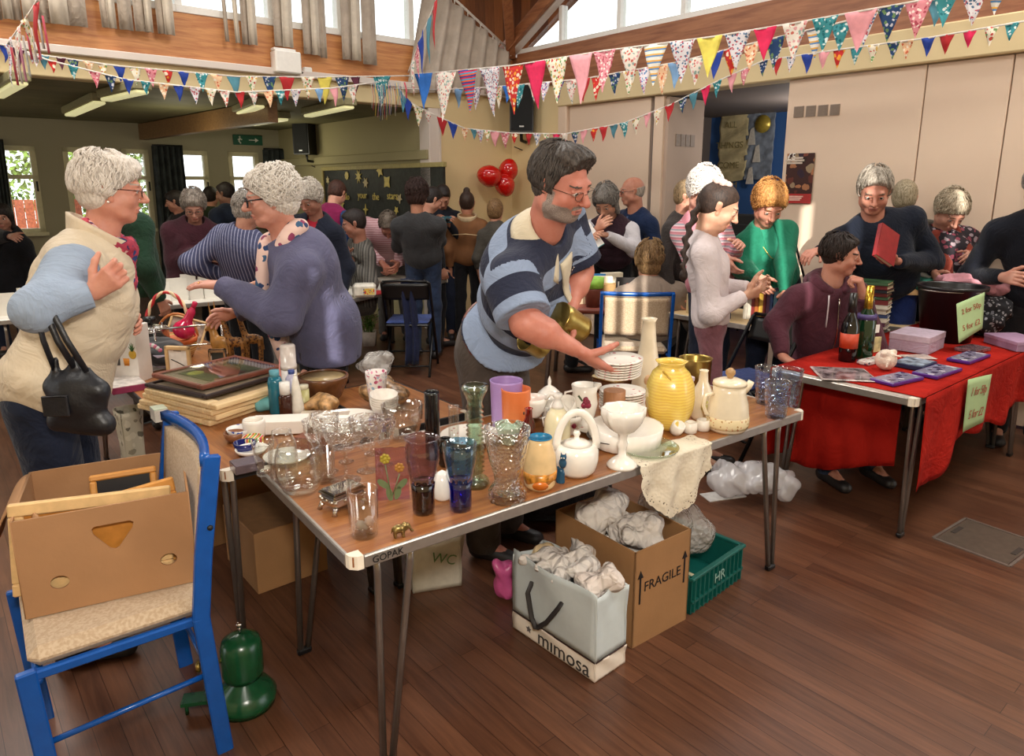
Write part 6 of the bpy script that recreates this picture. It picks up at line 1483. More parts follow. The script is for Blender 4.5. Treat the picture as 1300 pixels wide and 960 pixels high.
crumple('bubble_wrap','large sheet of bubble wrap bulging out of the green crate','bubble wrap',ce(L*.45,.20,.25),(.14,.12,.13),m_bub.m,11,amp=.012); 
for i,(x,y) in enumerate(((.1,.1),(.18,.22))): o=bx('wrapped_parcel',['small cream wrapped parcel on the left in the crate','small cream wrapped parcel behind it in the crate'][i],'parcel',0,600,(.12,.1,.06),an,mat('#c9bf9c',.6)); o.location=ce(x,y,.012)
# white plastic bag with blue writing
o=crumple('carrier_bag','crumpled white carrier bag on the floor under the table end','bag',tuple(P0(960,652)+Vector((0,.17,.11))),(.19,.12,.09),m_plas.m,13,amp=.016)
o=crumple('carrier_bag','second heap of the thin white plastic bag by the table leg','bag',tuple(P0(998,650)+Vector((.02,.10,.10))),(.07,.07,.08),m_plas.m,14,amp=.016)
m=MB(); m.box((0,0,.002),(.22,.10,.004)); o=m.build('folded_paper',mat('#c8c4c0',.7),None,tuple(P0(925,640)+Vector((0,.1,0))),(0,0,.3)); tag(o,'folded pale paper on the floor left of the white bag','paper')
# WC bag and pink bag
p=P0(548,752); R=thing('carrier_bag','white carrier bag with green WC letters under the table','bag',tuple(p+Vector((.0,.08,0))),.35)
m=MB(); q=[(-.10,-.06),(.10,-.07),(.12,.06),(-.10,.07)]
for i in range(4): bagface(m,q[i],q[(i+1)%4],.0,.22,.02,i)
m.box((0,0,.004),(.20,.12,.006)); m.build('bag_wall',mat('#cfcabb',.5,var=.05),R); text('WC',.06,(.02,-.10,.15),(PI/2,.3,0),mat('#5a7a4a',.6),R)
o=crumple('carrier_bag','crumpled pink carrier bag on the floor beside the paper bag','bag',tuple(P0(642,768)+Vector((.0,.05,.085))),(.05,.04,.08),mat('#c9588e',.35,var=.05),15,h=.005,amp=.008)
# dark holdall under the table
S=SDF(.01,.03); S.ell((0,0,.10),(.30,.16,.12)); S.cut((0,0,.004),(0,0,-1)); S.fn(folds(.008)); V,F=S.mesh(); R=thing('holdall','dark holdall bag lying on the floor under the table','bag',tuple(P0(700,680)+Vector((.05,.25,0))),.5); npmesh('body',V,F,[fabric('#191718',.2)],None,R); m=MB(); m.tube([(-.12,-.05,.18),(-.10,-.08,.27),(.1,-.08,.27),(.12,-.05,.18)],.012,8); m.build('handle',m_blk,R)
# purple scarf bit under the table on the left
m=MB(); m.tube([(0,0,.012),(.06,.01,.02),(.13,-.01,.012),(.19,.0,.01)],[.012,.016,.014,.008],8); o=m.build('strap',mat('#5a2a66',.7),None,tuple(P0(306,655)),(0,0,.2)); tag(o,'purple strap trailing on the floor left of the table legs','strap')
# green pump on the floor
p=P0(308,900); R=thing('stove','dark green enamelled stove with brass tap on the floor','stove',tuple(p+Vector((.0,.03,0))),.2); g_=mat('#12492a',.25,var=.1,spec=.6)
m=MB(); m.lathe([(1e-4,.10),(.058,.10),(.062,.115),(.062,.20),(.055,.225),(.03,.24),(1e-4,.245)],28); m.lathe([(1e-4,.0),(.09,.0),(.095,.03),(.075,.06),(.03,.09),(.02,.11)],28); m.build('body',g_,R)
m=MB(); m.tube([(-.05,0,.16),(-.12,-.01,.155)],.006,8); m.lathe([(1e-4,0),(.018,0),(.018,.01),(1e-4,.012)],14,0,T(-.12,-.01,.155)@Ry(-PI/2)); m.build('brass_tap',m_brass,R)
m=MB(); m.box((-.13,-.02,.05),(.10,.05,.012)); m.tube([(-.17,-.02,.05),(-.17,-.02,.0)],.006,6); m.build('side_arm',g_,R)
m=MB(); m.tube([(0,0,.245),(0,0,.27)],.004,6); m.ball((0,0,.275),.010,10); m.build('cap',m_sil,R)
# --- foreground cardboard box on the chair
BRp=Vector((-.905,1.84,0)); ub=math.radians(207)-PI; Lx=.41; 
O=BRp-Vector((math.cos(ub),math.sin(ub),0))*Lx; R=thing('cardboard_box','open banana-style cardboard box resting on the blue chair','box',(O.x,O.y,.492),ub)
Wy=.36; Hh=.275; t_=.006
def holepanel(W,H,holes,th):
    """rectangular board with round or triangular holes, built from a triangulated curve"""
    cu=bpy.data.curves.new('p','CURVE'); cu.dimensions='2D'; cu.fill_mode='BOTH'; cu.extrude=th/2
    def sp(pts):
        s=cu.splines.new('POLY'); s.points.add(len(pts)-1); s.use_cyclic_u=True
        for i,(x,y) in enumerate(pts): s.points[i].co=(x,y,0,1)
    sp([(0,0),(W,0),(W,H),(0,H)]); [sp(h) for h in holes]
    o=bpy.data.objects.new('p',cu); C.objects.link(o); dg=bpy.context.evaluated_depsgraph_get(); me=bpy.data.meshes.new_from_object(o.evaluated_get(dg)); bpy.data.objects.remove(o); return me
circ=lambda cx,cy,r,sy=1: [(cx+r*math.cos(a),cy+r*sy*math.sin(a)) for a in np.linspace(0,2*PI,25)[:-1]]
def rtri(cx,cy,w,h): return [(cx-w*.46,cy+h*.42),(cx-w*.40,cy+h*.5),(cx+w*.40,cy+h*.5),(cx+w*.48,cy+h*.42),(cx+w*.44,cy+h*.2),(cx+w*.1,cy-h*.44),(cx,cy-h*.5),(cx-w*.1,cy-h*.44),(cx-w*.44,cy+h*.2)]
def addpanel(me,M,name='carton_side'):
    me.materials.clear(); me.materials.append(m_cardl); o=bpy.data.objects.new(name,me); C.objects.link(o); o.parent=R; o.matrix_local=M; return o
front=holepanel(Lx,Hh,[circ(.085,.085,.022,.85),circ(Lx-.065,.085,.021,.85),rtri(Lx/2+.015,.185,.105,.075)],t_)
addpanel(front,T(0,0,0)@Rx(PI/2)); back=holepanel(Lx,Hh,[rtri(Lx/2,.20,.10,.065)],t_); addpanel(back,T(0,Wy,0)@Rx(PI/2))
side=holepanel(Wy,Hh,[],t_); addpanel(side,T(Lx,0,0)@Rz(PI/2)@Rx(PI/2)); addpanel(side.copy(),T(0,0,0)@Rz(PI/2)@Rx(PI/2))
m=MB(); m.box((Lx/2,Wy/2,.004),(Lx,Wy,.006)); m.build('carton_base',m_cardl,R)
m=MB(); m.box((-.09,Wy*.55,Hh-.02),(.20,Wy*.8,.006),Rx(0)@Matrix.Rotation(.0,4,'Y')); 
m=MB(); m.grid(lambda a,b:(-.0-.085*b,Wy*.35+a*Wy*.62,Hh-.0-.15*b*b+.0*b),6,8,th=.006); m.build('flap',m_cardl,R)
m=MB(); m.grid(lambda a,b:(.01+.05*b*(1-a),.01+a*.12,Hh*.35+b*Hh*.65),4,8,th=.005); m.build('inner_flap',m_cardl,R)
BX=lambda x,y,z: Vector((O.x,O.y,.492))+Vector((math.cos(ub)*x-math.sin(ub)*y,math.sin(ub)*x+math.cos(ub)*y,z))
def frameobj(name,label,loc,rot,w,h,fw,mf,mp,th=.018,cat='picture frame',extra=None,glassy=True,group=None):
    R=thing(name,label,cat,tuple(loc),0,group,rot=rot); m=MB()
    for (x,y,dx,dy) in((0,h/2-fw/2,w,fw),(0,-h/2+fw/2,w,fw),(w/2-fw/2,0,fw,h-2*fw),(-w/2+fw/2,0,fw,h-2*fw)): m.box((x,y,0),(dx,dy,th),b=min(.004,fw*.3))
    m.build('frame',mf,R); m=MB(); m.box((0,0,-th*.2),(w-2*fw+.002,h-2*fw+.002,th*.4)); m.build('picture',mp,R)
    if extra: extra(R,w,h,th)
    return R
frameobj('framed_picture','small wooden frame with black backing standing in the cardboard box',BX(Lx*.60,Wy*.62,.205),(PI/2-.22,0,ub),.175,.15,.018,wood(lin('#b9762f'),lin('#d09a52'),name='oak'),mat('#15161a',.3))
frameobj('framed_picture','pale wooden frame edge leaning inside the front of the cardboard box',BX(Lx*.42,Wy*.10,.17),(PI/2-.08,.06,ub),.38,.25,.035,mat('#d9b47e',.4),mat('#c07f35',.35))
frameobj('framed_picture','honey-coloured frame standing behind the pale one in the box',BX(Lx*.52,Wy*.20,.15),(PI/2-.12,-.12,ub+.05),.36,.24,.04,mat('#cf9146',.4),mat('#5b4128',.4))
# --- table two : frames stack
def on2(x,y,z=.695): # x along T2 from near end, y across from its left (camera) edge
    d=Vector((math.cos(T2a),math.sin(T2a),0)); e=Vector((math.sin(T2a),-math.cos(T2a),0)); return Vector((N2[0],N2[1],0))+d*x+e*y+Vector((0,0,z))
def quadobj(us,z):  # centre/angle/size from four corner pixels at height z
    P=[PZ(u,v,z) for u,v in us]; c=sum(P,Vector())/4; d=((P[1]-P[0])+(P[2]-P[3])).normalized(); return c,math.atan2(d.y,d.x),((P[1]-P[0]).length+(P[2]-P[3]).length)/2,((P[3]-P[0]).length+(P[2]-P[1]).length)/2
c,a,L,Wd=quadobj([(192,512),(345,482),(262,438),(150,472)],.77)
L=min(L,.58); Wd=min(Wd,.46)
lb=['bottom pale wooden picture frame of the stack on the side table','second pale wooden picture frame from the bottom of the stack','third pale wooden picture frame, slightly turned in the stack','fourth pale wooden picture frame under the dark one']
base_c=on2(.78,.30); 
for i in range(4):
    frameobj('framed_picture',lb[i],(base_c.x+.012*i-.02,base_c.y-.01*i,.707+i*.023),(0,0,a+.05*math.sin(i*2)),L*(1.0-.02*i),Wd,.05,m_pale,mat('#b9a07c',.5),.022,group=None)
o=frameobj('framed_picture','dark-edged framed picture lying second from the top of the stack',(base_c.x-.03,base_c.y+.0,.798),(0,0,a+.03),L*.90,Wd*.82,.022,mat('#2a1d1c',.35),mat('#b8a890',.3),.016)
def pic(R,w,h,th):
    m=MB(); m.box((0,0,th*.1),(w*.62,h*.62,.002)); m.build('print',mat('#6a7350',.4,var=.35,vs=14),R); m=MB(); m.box((-.0,0,th*.16),(w*.26,h*.6,.002)); m.build('print_band',mat('#8a4a44',.4,var=.3,vs=20),R)
    m=MB(); m.ball((-w*.2,h*.15,th*.2),(w*.09,h*.09,.0015),12); m.build('print_motif',mat('#d8dc70',.3),R)
    m=MB(); m.box((0,0,th*.4),(w-.05,h-.05,.002)); m.build('glazing',g_clear,R)
frameobj('framed_picture','glazed picture with reddish-brown frame on top of the stack',(base_c.x-.05,base_c.y+.01,.822),(.03,.02,a+.0),L*.78,Wd*.70,.022,mat('#7a4636',.3),mat('#b5a08a',.5),.018,extra=pic)
# white box beside, under chair back
def abox(name,label,cat,p,dims,ang,m,lid=None,zb=.695,extra=None):
    R=thing(name,label,cat,(p.x,p.y,zb),ang); mm=MB(); mm.box((0,0,dims[2]/2),dims,b=.002); mm.build('body',m,R)
    if lid: mm=MB(); mm.box((0,0,dims[2]),(dims[0]*.98,dims[1]*.98,.004)); mm.build('top',lid,R)
    if extra: extra(R,dims)
    return R
def at2(u,v,z=.695): return PZ(u,v,z)
abox('carton','small white carton at the near edge of the side table','box',at2(203,533),(.07,.05,.05),T2a,mat('#d5cfc4',.5),mat('#b8c0a8',.5))
abox('greeting_card_pack','flat pink and blue boxed card set below the picture frames','box',at2(288,511),(.16,.11,.014),.5,mat('#27356a',.5),mat('#c9a090',.5))
abox('soap_box','green and white soap box on the side table','box',at2(304,524),(.055,.05,.035),.5,mat('#5c8a3e',.5),mat('#c99a78',.5))
abox('paper_pack','green printed packet lying flat near the chair back','packet',at2(270,532),(.12,.09,.012),.7,mat('#8fa05c',.5,var=.3,vs=40),mat('#b8b4a0',.5,var=.2))
abox('paper_pack','white printed packet under the pink card box','packet',at2(255,515),(.14,.10,.012),.2,mat('#cfc8c0',.5,var=.1))
crumple('cloth_bundle','crumpled turquoise cloth beside the toiletries','cloth',tuple(at2(337,524)+Vector((0,.03,.03))),(.05,.04,.03),mat('#76bcc0',.8),21,h=.004,amp=.008)
def s2(*a,**k): k.setdefault('z',.695); return single(*a,**k)
# toiletries
def bottle(label,u,v,prof,m,cap,capm,name='toiletry_bottle',cat='bottle',z=.695):
    R,k,kz=ware(name,label,cat,u,v,prof,m,z=z,n=20); MB().lathe([(1e-4,cap[0][1]*kz)]+[(r*k,h*kz) for r,h in cap]+[(1e-4,cap[-1][1]*kz)],18).build('cap',capm,R); return R,k,kz
bottle('teal blue bottle at the left of the toiletries',352,527,[(8,0),(9,2),(9,40),(7,46)],mat('#1f6c80',.15,spec=.7),[(6,46),(6,54)],mat('#5a9aa8',.3))
bottle('tall pink tapered tube behind the toiletries',361,510,[(7,0),(7,8),(3,50),(1,58)],mat('#d98f86',.4),[(2,58),(1,60)],mat('#d98f86',.4))
bottle('pump foam bottle with clear cap and green label',370,515,[(8,0),(9.5,2),(9.5,44)],mat('#e2dcd8',.3),[(10,44),(10,50),(9.5,50),(9.5,72),(8,74)],mat('#cfc4bc',.2,spec=.7))
bottle('brown bottle with a white cap in front',364,530,[(8,0),(8.5,2),(8.5,24),(7,27)],mat('#3d1e15',.12,spec=.7),[(6.5,27),(6.5,42)],m_white)
bottle('white cone-shaped tube with yellow and green print',378,528,[(9,0),(9,8),(4,40),(2,48)],mat('#e5dfd2',.35),[(2.2,48),(1,50)],mat('#e8e0d0',.4))
bottle('pale lilac bottle squeezed behind the brown one',373,520,[(7,0),(7.5,3),(7.5,38),(4,43)],mat('#b9b3c9',.3),[(4,43),(4,48)],mat('#3a4a8a',.4))
bottle('squat green and cream jar right of the white tube',387,524,[(6,0),(7,2),(7,28)],mat('#b8b27a',.3),[(6.5,28),(6.5,33)],mat('#c9c2a8',.3))
# mixing bowl
s2('mixing_bowl','large brown stoneware mixing bowl with a pale inside','bowl',412,512,[(18,0),(22,4),(29,20),(31,24),(32,28),(31,30)],mat('#6a4328',.25,var=.2,vs=20,spec=.6),2.5,48,rb=20)
p=on(412,512,.695,20); k,kz=sc(p)
o=MB().lathe([(29.6*k,27.5*kz),(28*k,20*kz),(21*k,6*kz),(1e-4,5*kz)],48).build('bowl_lining',mat('#a89268',.25,spec=.6),None,tuple(p)); 
bw=[x for x in C.objects if x.get('label','').startswith('large brown stoneware')][0]; o.parent=bw; o.location=(0,0,.001)
m_cello=m_bub.m
def cookies(label,p,dims,ang,seed):
    o=crumple('packet_of_cookies',label,'packet',tuple(p),dims,mat('#b98e5c',.5,var=.35,vs=40),seed,h=.005,amp=.008); return o
cookies('wrapped pack of light brown biscuits below the mixing bowl',at2(410,524)+Vector((.0,.04,.035)),(.095,.045,.032),0,22)
m=MB(); m.box((0,0,.012),(.20,.07,.024),b=.006); o=m.build('tray',mat('#cdbfae',.25,metal=.2,var=.1),None,tuple(at2(412,532)+Vector((0,.01,0))),(0,0,.1)); tag(o,'silvery wrapped tray edge under the biscuit pack','tray')
crumple('bread_bag','brown seeded loaf in a crinkled clear bag','bag',tuple(PZ(505,515,.70)+Vector((-.06,.02,.05))),(.11,.07,.045),mat('#94714a',.4,var=.4,vs=50,spec=.7),23,h=.006,amp=.012)
crumple('cellophane_bag','crinkled clear cellophane bag on the loaf','bag',tuple(PZ(478,490,.70)+Vector((-.02,.05,.09))),(.09,.05,.05),m_bub.m,24,h=.006,amp=.014)
# paper cups
for i in range(5):
    p=PZ(478,528,.695)+Vector((0,.03,0)); k,kz=sc(p); o=MB().lathe([(1e-4,0)]+[(8.5*k,0),(13*k,44*kz),(13.6*k,46*kz),(12.2*k,45*kz),(8*k,3*kz),(1e-4,3*kz)],24).build('paper_cup',floral('#e4dcd8',['#b04a6a','#8fa9c0','#e4dcd8','#d890a8'],60,.5,.4,name='printed_paper') if i==0 else paperc,None,(p.x,p.y-.001*i,p.z+i*.006),(0,0,i))
    if i==0: paperc=o.data.materials[0]
    tag(o,'flowered paper cup, %s in the tall nested stack'%['lowest','second','third','fourth','topmost'][i],'cup','flowered paper cups')
for i in range(5):
    p=PZ(483,545,.70)+Vector((.01,.03,0)); k,kz=sc(p); o=MB().lathe([(1e-4,0)]+[(9*k,0),(17*k,22*kz),(17.5*k,24*kz),(16.6*k,23.5*kz),(8.5*k,1.5*kz),(1e-4,1.5*kz)],28).build('paper_bowl',mat('#e4dcd2',.5),None,(p.x,p.y,p.z+.022+i*.009),(.12,.05,0)); tag(o,'small white paper bowl, %s of its nest'%['lowest','second','third','fourth','topmost'][i],'bowl','nested white paper bowls')
o=single('tin','lilac printed pot under the white paper bowls','pot',483,549,[(13,0),(14,2),(14,14)],mat('#8f8ab0',.4,var=.3,vs=60),None,z=.70)
# white carton, wooden block, plates, dishes
abox('carton','long plain white carton lying across the two tables','box',PZ(352,552,.70)+Vector((-.0,.045,0)),(.20,.09,.05),.12,mat('#e0d8ce',.5,var=.01),zb=.70)
abox('wooden_block','reddish wooden knife block beside the cut glasses','block',PZ(392,577,.70)+Vector((0,.03,0)),(.10,.05,.055),-.35,wood(lin('#5e2f1a'),lin('#84482a'),name='red_wood'),zb=.70)
s2('oval_dish','white oval dish behind the long carton','dish',440,552,[(30,0),(44,5),(46,8)],china,2,40,z=.70,rb=36)
s2('plate','white plate left of the wooden block','plate',365,592,[(16,0),(28,4),(29,6)],china,1.5,36,z=.70,rb=24)
s2('soap_dish','white oval soap dish at the left end of the glass','dish',320,580,[(10,0),(18,4),(20,8)],china,1.6,32,z=.70)
s2('bowl','blue, white and red patterned bowl near the chair top','bowl',306,560,[(8,0),(14,8),(17,14)],floral('#dcd8d4',['#2a4aa0','#c03a30','#dcd8d4'],45,.3,.4),1.5,28)
s2('mug','white mug with dark lettering lying near the blue bowl','mug',324,560,[(11,0),(13,4),(14,20),(13,24)],china,1.5,24)
s2('bangle_stack','striped green and red woven band on the table','band',322,571,[(12,0),(13,2),(13,12),(12,13)],stripes(['#4f8a50','#d8d0b0','#c04a50','#d8b850'],'X',.02),2,28)
s2('bowl','deep blue glass bowl below the patterned bowl','bowl',312,578,[(8,0),(12,5),(14,14)],mat('#1a2460',.1,spec=.8),1.5,28)
s2('wooden_bowl','small brown wooden bowl by the chair back','bowl',298,563,[(7,0),(11,5),(13,12)],mat('#8a5a3c',.4),1.5,24)
abox('silver_case','flat silver case at the very left end of the front table','case',PZ(312,602,.70)+Vector((-.01,.04,0)),(.09,.07,.03),a1,mat('#8a7c84',.2,metal=.6),zb=.70)
# juicer carton, saucepan, hat etc
p=at2(163,486)+Vector((-.02,.06,0))
def juicer(R,d):
    x,y,z=d; m=MB(); m.lathe([(1e-4,0),(.024,0),(.028,.07),(.022,.075),(.022,.085),(.010,.09)],16,0,T(-x*.18,-y/2-.001,z*.30)@Matrix.Diagonal((1,.04,1,1))); m.build('printed_jug',mat('#6a7078',.3),R)
    m=MB(); m.lathe([(1e-4,0),(.013,0),(.016,.035),(1e-4,.035)],14,0,T(x*.16,-y/2-.001,z*.30)@Matrix.Diagonal((1,.04,1,1))); m.build('printed_glass',mat('#d98a2a',.4),R)
    m=MB(); m.ball((x*.36,-y/2,z*.5),(.02,.0015,.022),12); m.build('printed_fruit',mat('#c9a23a',.4),R); m=MB(); 
    for i in range(5): m.tube([(x*.36,-y/2,z*.56),(x*.36+.018*math.sin(-1+i*.5),-y/2-.001,z*.56+.04*math.cos(-1+i*.5))],[.004,.001],5)
    m.build('printed_leaves',mat('#3f6a3a',.5),R)
abox('juicer_carton','tall white appliance carton printed with a juicer','box',p,(.17,.10,.27),math.radians(-8),mat('#d9d3cc',.45,var=.02),extra=juicer)
abox('boxed_set','magenta-edged boxed set lying under the frames','box',at2(150,497)+Vector((-.0,.06,0)),(.20,.14,.03),T2a,mat('#8a2a50',.5),mat('#c8c0b8',.4,var=.2,vs=30))
o=abox('book','white paperback under the appliance carton','book',at2(130,480)+Vector((.02,.1,0)),(.18,.14,.02),T2a,mat('#c8c4c0',.5))
R,k,kz=ware('saucepan','shiny steel saucepan with black knob and handle','saucepan',196,462,[(19,0),(21,2),(21,38),(22,39)],mat('#b5b0a8',.22,metal=.95,var=.05),z=.695)
MB().lathe([(22*k,39*kz),(20*k,42*kz),(8*k,45*kz),(3*k,46*kz)],32).build('lid',mat('#bdb6ac',.22,metal=.95,var=.03),R); MB().lathe([(3*k,45*kz),(3*k,48*kz),(8*k,51*kz),(7*k,55*kz),(2*k,56*kz)],18).build('knob',m_blk,R)
m=MB(); m.tube([(-19*k,-8*k,30*kz),(-30*k,-12*k,31*kz),(-34*k,-14*k,30*kz)],[4*k,4*k,3*k],8,sx=1.4); m.build('handle',m_blk,R)
def stand(name,label,loc,w,h,rz,mf,mp,inner):
    R=thing(name,label,'frame',tuple(loc),rz); m=MB()
    for (x,z,dx,dz) in((0,h-.01,w,.02),(0,.01,w,.02),(w/2-.008,h/2,.016,h),(-w/2+.008,h/2,.016,h)): m.box((x,0,z),(dx,.02,dz),b=.004)
    m.build('frame',mf,R); m=MB(); m.box((0,.004,h/2),(w-.02,.006,h-.03)); m.build('panel',mp,R)
    m=MB(); m.tube([(0,.01,h*.7),(0,.07,.004)],.005,6); m.build('strut',mf,R); inner(R,w,h)
def clockf(R,w,h):
    m=MB(); m.tube([(-.0,-.001,h*.45),(.03,-.001,h*.35)],.002,6); m.tube([(0,-.001,h*.45),(-.035,-.001,h*.55)],.002,6); m.build('clock_hands',m_blk,R); 
    m=MB(); m.box((0,-.001,h*.85),(w*.3,.002,.008)); m.build('print_line',mat('#8a8480',.6),R)
stand('photo_clock','white clock card in a little bamboo frame',on2(1.35,.24),.13,.15,-.15,mat('#c9a878',.5),mat('#dcd8d2',.5),clockf)
stand('silver_photo_stand','small silver frame with a dark picture beside the clock',on2(1.30,.41),.085,.12,.1,m_sil,mat('#2a302e',.4),lambda R,w,h:None)
o=crumple('hat','black velvety hat with pink and white trim behind the saucepan','hat',tuple(on2(1.62,.22,.78)),(.13,.10,.06),mat('#0e0d10',.8,sheen=.3),31,h=.007,amp=.01)
m=MB(); 
for i in range(9): m.ball((.02+.010*i-.04,-.10-.01*math.sin(i*.35),.02+.03*math.sin(i*.38)),.011,8,None,i%2)
m.build('flower_trim',[mat('#c9708a',.7),mat('#d8d4d0',.7)],o)
# basket
R=thing('basket','round straw basket with a red and cream twisted handle','basket',tuple(on2(1.78,.32,.695)),.3); m_bsk=stripes(['#c9a36a','#a97f48'],'Z',.014)
m=MB(); m.lathe([(1e-4,0),(.10,0),(.125,.05),(.13,.11),(.12,.11),(.09,.01),(1e-4,.01)],36,flute=lambda a,z:.012*math.cos(24*a)); m.build('bowl',m_bsk,R)
m=MB(); m.lathe([(.131,.085),(.135,.10),(.133,.115),(.128,.10)],36); m.build('orange_rim',mat('#c4602c',.6),R)
hp=[(.115*math.cos(a),0,.10+.255*math.sin(a)) for a in np.linspace(0,PI,33)]
for k_ in range(2):
    m=MB(); m.tube([(x+.006*math.cos(i*1.1+PI*k_),.006*math.sin(i*1.1+PI*k_),z) for i,(x,y,z) in enumerate(hp)],.0075,8); m.build('handle_strand',mat(['#b8232a','#e0c8a0'][k_],.6),R,)
m=MB(); m.tube([(.10*math.cos(a)+.03,.05,.10+.13*math.sin(a)) for a in np.linspace(0,PI,14)],.007,8); m.build('cane_handle',mat('#b06a34',.5),R)
R=thing('perfume_bottle','crimson glass bird-shaped bottle held below the reaching hand','bottle',tuple(on2(1.66,.36,.86)),.2,rot=(0,.45,.2)); S=SDF(.004,.02); S.ell((0,0,0),(.055,.045,.048)); S.cap((0,0,.03),(.0,0,.10),.028,.018); S.cap((0,0,.10),(0,0,.14),.015,.010); V,F=S.mesh(); npmesh('body',V,F,[mat('#c01f4a',.12,spec=.8,var=.05)],None,R); MB().lathe([(.012,.13),(.014,.16),(.006,.165)],12).build('stopper',mat('#c01f4a',.12),R)
# wine rack wires
R=thing('wire_rack','chrome wire rack behind the small frames','rack',tuple(on2(1.55,.40,.695)),.1); m=MB()
for z_ in(.10,.20): m.tube([(-.22,-.04,z_-.01),(.05,-.04,z_+.01),(.12,-.03,z_+.01),(.12,.06,z_+.01)],.005,6)
for x in(-.2,.1): m.tube([(x,-.04,0),(x,-.04,.21)],.005,6); m.tube([(x,.06,0),(x,.06,.21)],.005,6)
m.build('wires',m_sil,R)
# giraffes and antelope
gm=floral('#85592a',['#3a2010','#4a2814','#3a2010'],75,.5,.40,name='giraffe_spots')
def giraffe(label,p,h,rz):
    R=thing('giraffe_carving',label,'figurine',tuple(p),rz); S=SDF(.0035,.012); k=h/.30
    S.ell((0,0,.145*k),(.045*k,.020*k,.026*k)); S.cap((.035*k,0,.15*k),(.065*k,0,.27*k),.017*k,.010*k); S.cap((.065*k,0,.28*k),(.098*k,0,.268*k),.012*k,.007*k)
    for s in(-1,1):
        for x in(-.036,.032): S.cap((x*k,s*.012*k,.14*k),(x*k+.004*k,s*.016*k,.004),.010*k,.0065*k)
        S.cap((.064*k,s*.005*k,.285*k),(.060*k,s*.008*k,.305*k),.003*k,.003*k); S.ell((.060*k,s*.014*k,.283*k),(.004*k,.008*k,.005*k))
    S.cap((-.044*k,0,.15*k),(-.052*k,0,.09*k),.004*k,.003*k); V,F=S.mesh(); npmesh('body',V,F,[gm],None,R)
giraffe('left spotted wooden giraffe facing left',on2(1.28,.50),.30,PI*.98); giraffe('right spotted wooden giraffe, a little behind the other',on2(1.30,.59),.30,PI*1.02)
R=thing('antelope_carving','smooth wooden antelope with upright horns','figurine',tuple(on2(1.42,.47)),PI*.9); S=SDF(.004,.015); S.ell((0,0,.11),(.06,.028,.045)); S.ell((-.03,0,.06),(.035,.028,.06)); S.cap((.035,0,.13),(.05,0,.20),.024,.016); S.cap((.05,0,.205),(.085,0,.185),.016,.009)
for s in(-1,1): S.cap((.045,s*.008,.21),(.035,s*.016,.26),.006,.005); S.cap((.035,s*.016,.26),(.042,s*.02,.33),.005,.003); S.cap((.03,s*.015,.09),(.035,s*.017,.004),.010,.007); S.cap((-.04,s*.015,.07),(-.038,s*.017,.004),.014,.009)
V,F=S.mesh(); npmesh('body',V,F,[mat('#a87432',.35,var=.2,vs=20)],None,R)
crumple('flower_ornament','small white and pink china flower ornament by the giraffes','ornament',tuple(on2(1.22,.48,.725)),(.03,.025,.025),mat('#ddd2cc',.4,var=.15,vs=60),33,h=.004,amp=.008)
# doll / ornament near the lady
o=crumple('soft_toy','dark green and black feathered ornament at the back of the side table','ornament',tuple(on2(1.98,.10,.82)),(.05,.05,.07),mat('#1c2a24',.6,var=.5,vs=30),34,h=.006,amp=.01)
abox('tin','silver and blue striped tin at the back of the side table','tin',on2(1.92,.18),(.11,.08,.10),T2a,mat('#6c7488',.3,metal=.4,var=.3,vs=60),mat('#b8b8bc',.3,metal=.5))
abox('magazine','glossy magazine under the black hat','magazine',on2(1.66,.16,.695),(.26,.19,.02),T2a+.3,mat('#a8a4a0',.3,var=.4,vs=25),mat('#c0bab4',.3,var=.3,vs=20))
abox('box','deep purple box between the saucepan and the appliance carton','box',on2(1.62,.06,.695),(.12,.14,.16),T2a,mat('#4a1f44',.5))
m=MB(); m.grid(lambda a,b:(-.06+.12*a,.01*math.sin(a*8),.07*b+.02*math.sin(a*3)),8,6,th=.003); o=m.build('paper_wrap',mat('#b9b0c4',.6),None,tuple(at2(200,470)),(.3,0,.2)); tag(o,'lilac wrapping paper in front of the saucepan','paper')
# picture leaning behind basket
frameobj('print','tilted colourful print leaning behind the basket',on2(1.95,.45,.80),(1.1,.3,.2),.20,.15,.012,mat('#c9a878',.5),mat('#8f7a6a',.5,var=.5,vs=20))
# under table two: cream bag, box
m=MB(); q=[(-.07,-.05),(.07,-.06),(.08,.05),(-.07,.05)]; R=thing('carrier_bag','cream printed carrier bag standing under the side table','bag',tuple(P0(150,600)+Vector((.03,.12,0))),T2a)
for i in range(4): bagface(m,q[i],q[(i+1)%4],0,.34,.02,i)
m.box((0,0,.004),(.14,.10,.006)); m.build('bag_wall',floral('#b8b09c',['#6a6456','#c8c0ac','#8a8270'],22,.6,.4),R)
abox('cardboard_box','brown cardboard box on the floor under the side table','box',on2(.55,.35,0),(.36,.30,.26),T2a,m_card,m_cardi,zb=0)
abox('cardboard_box','second brown carton beneath the side table near the middle','box',on2(1.05,.32,0),(.34,.30,.34),T2a,m_card,m_cardi,zb=0)
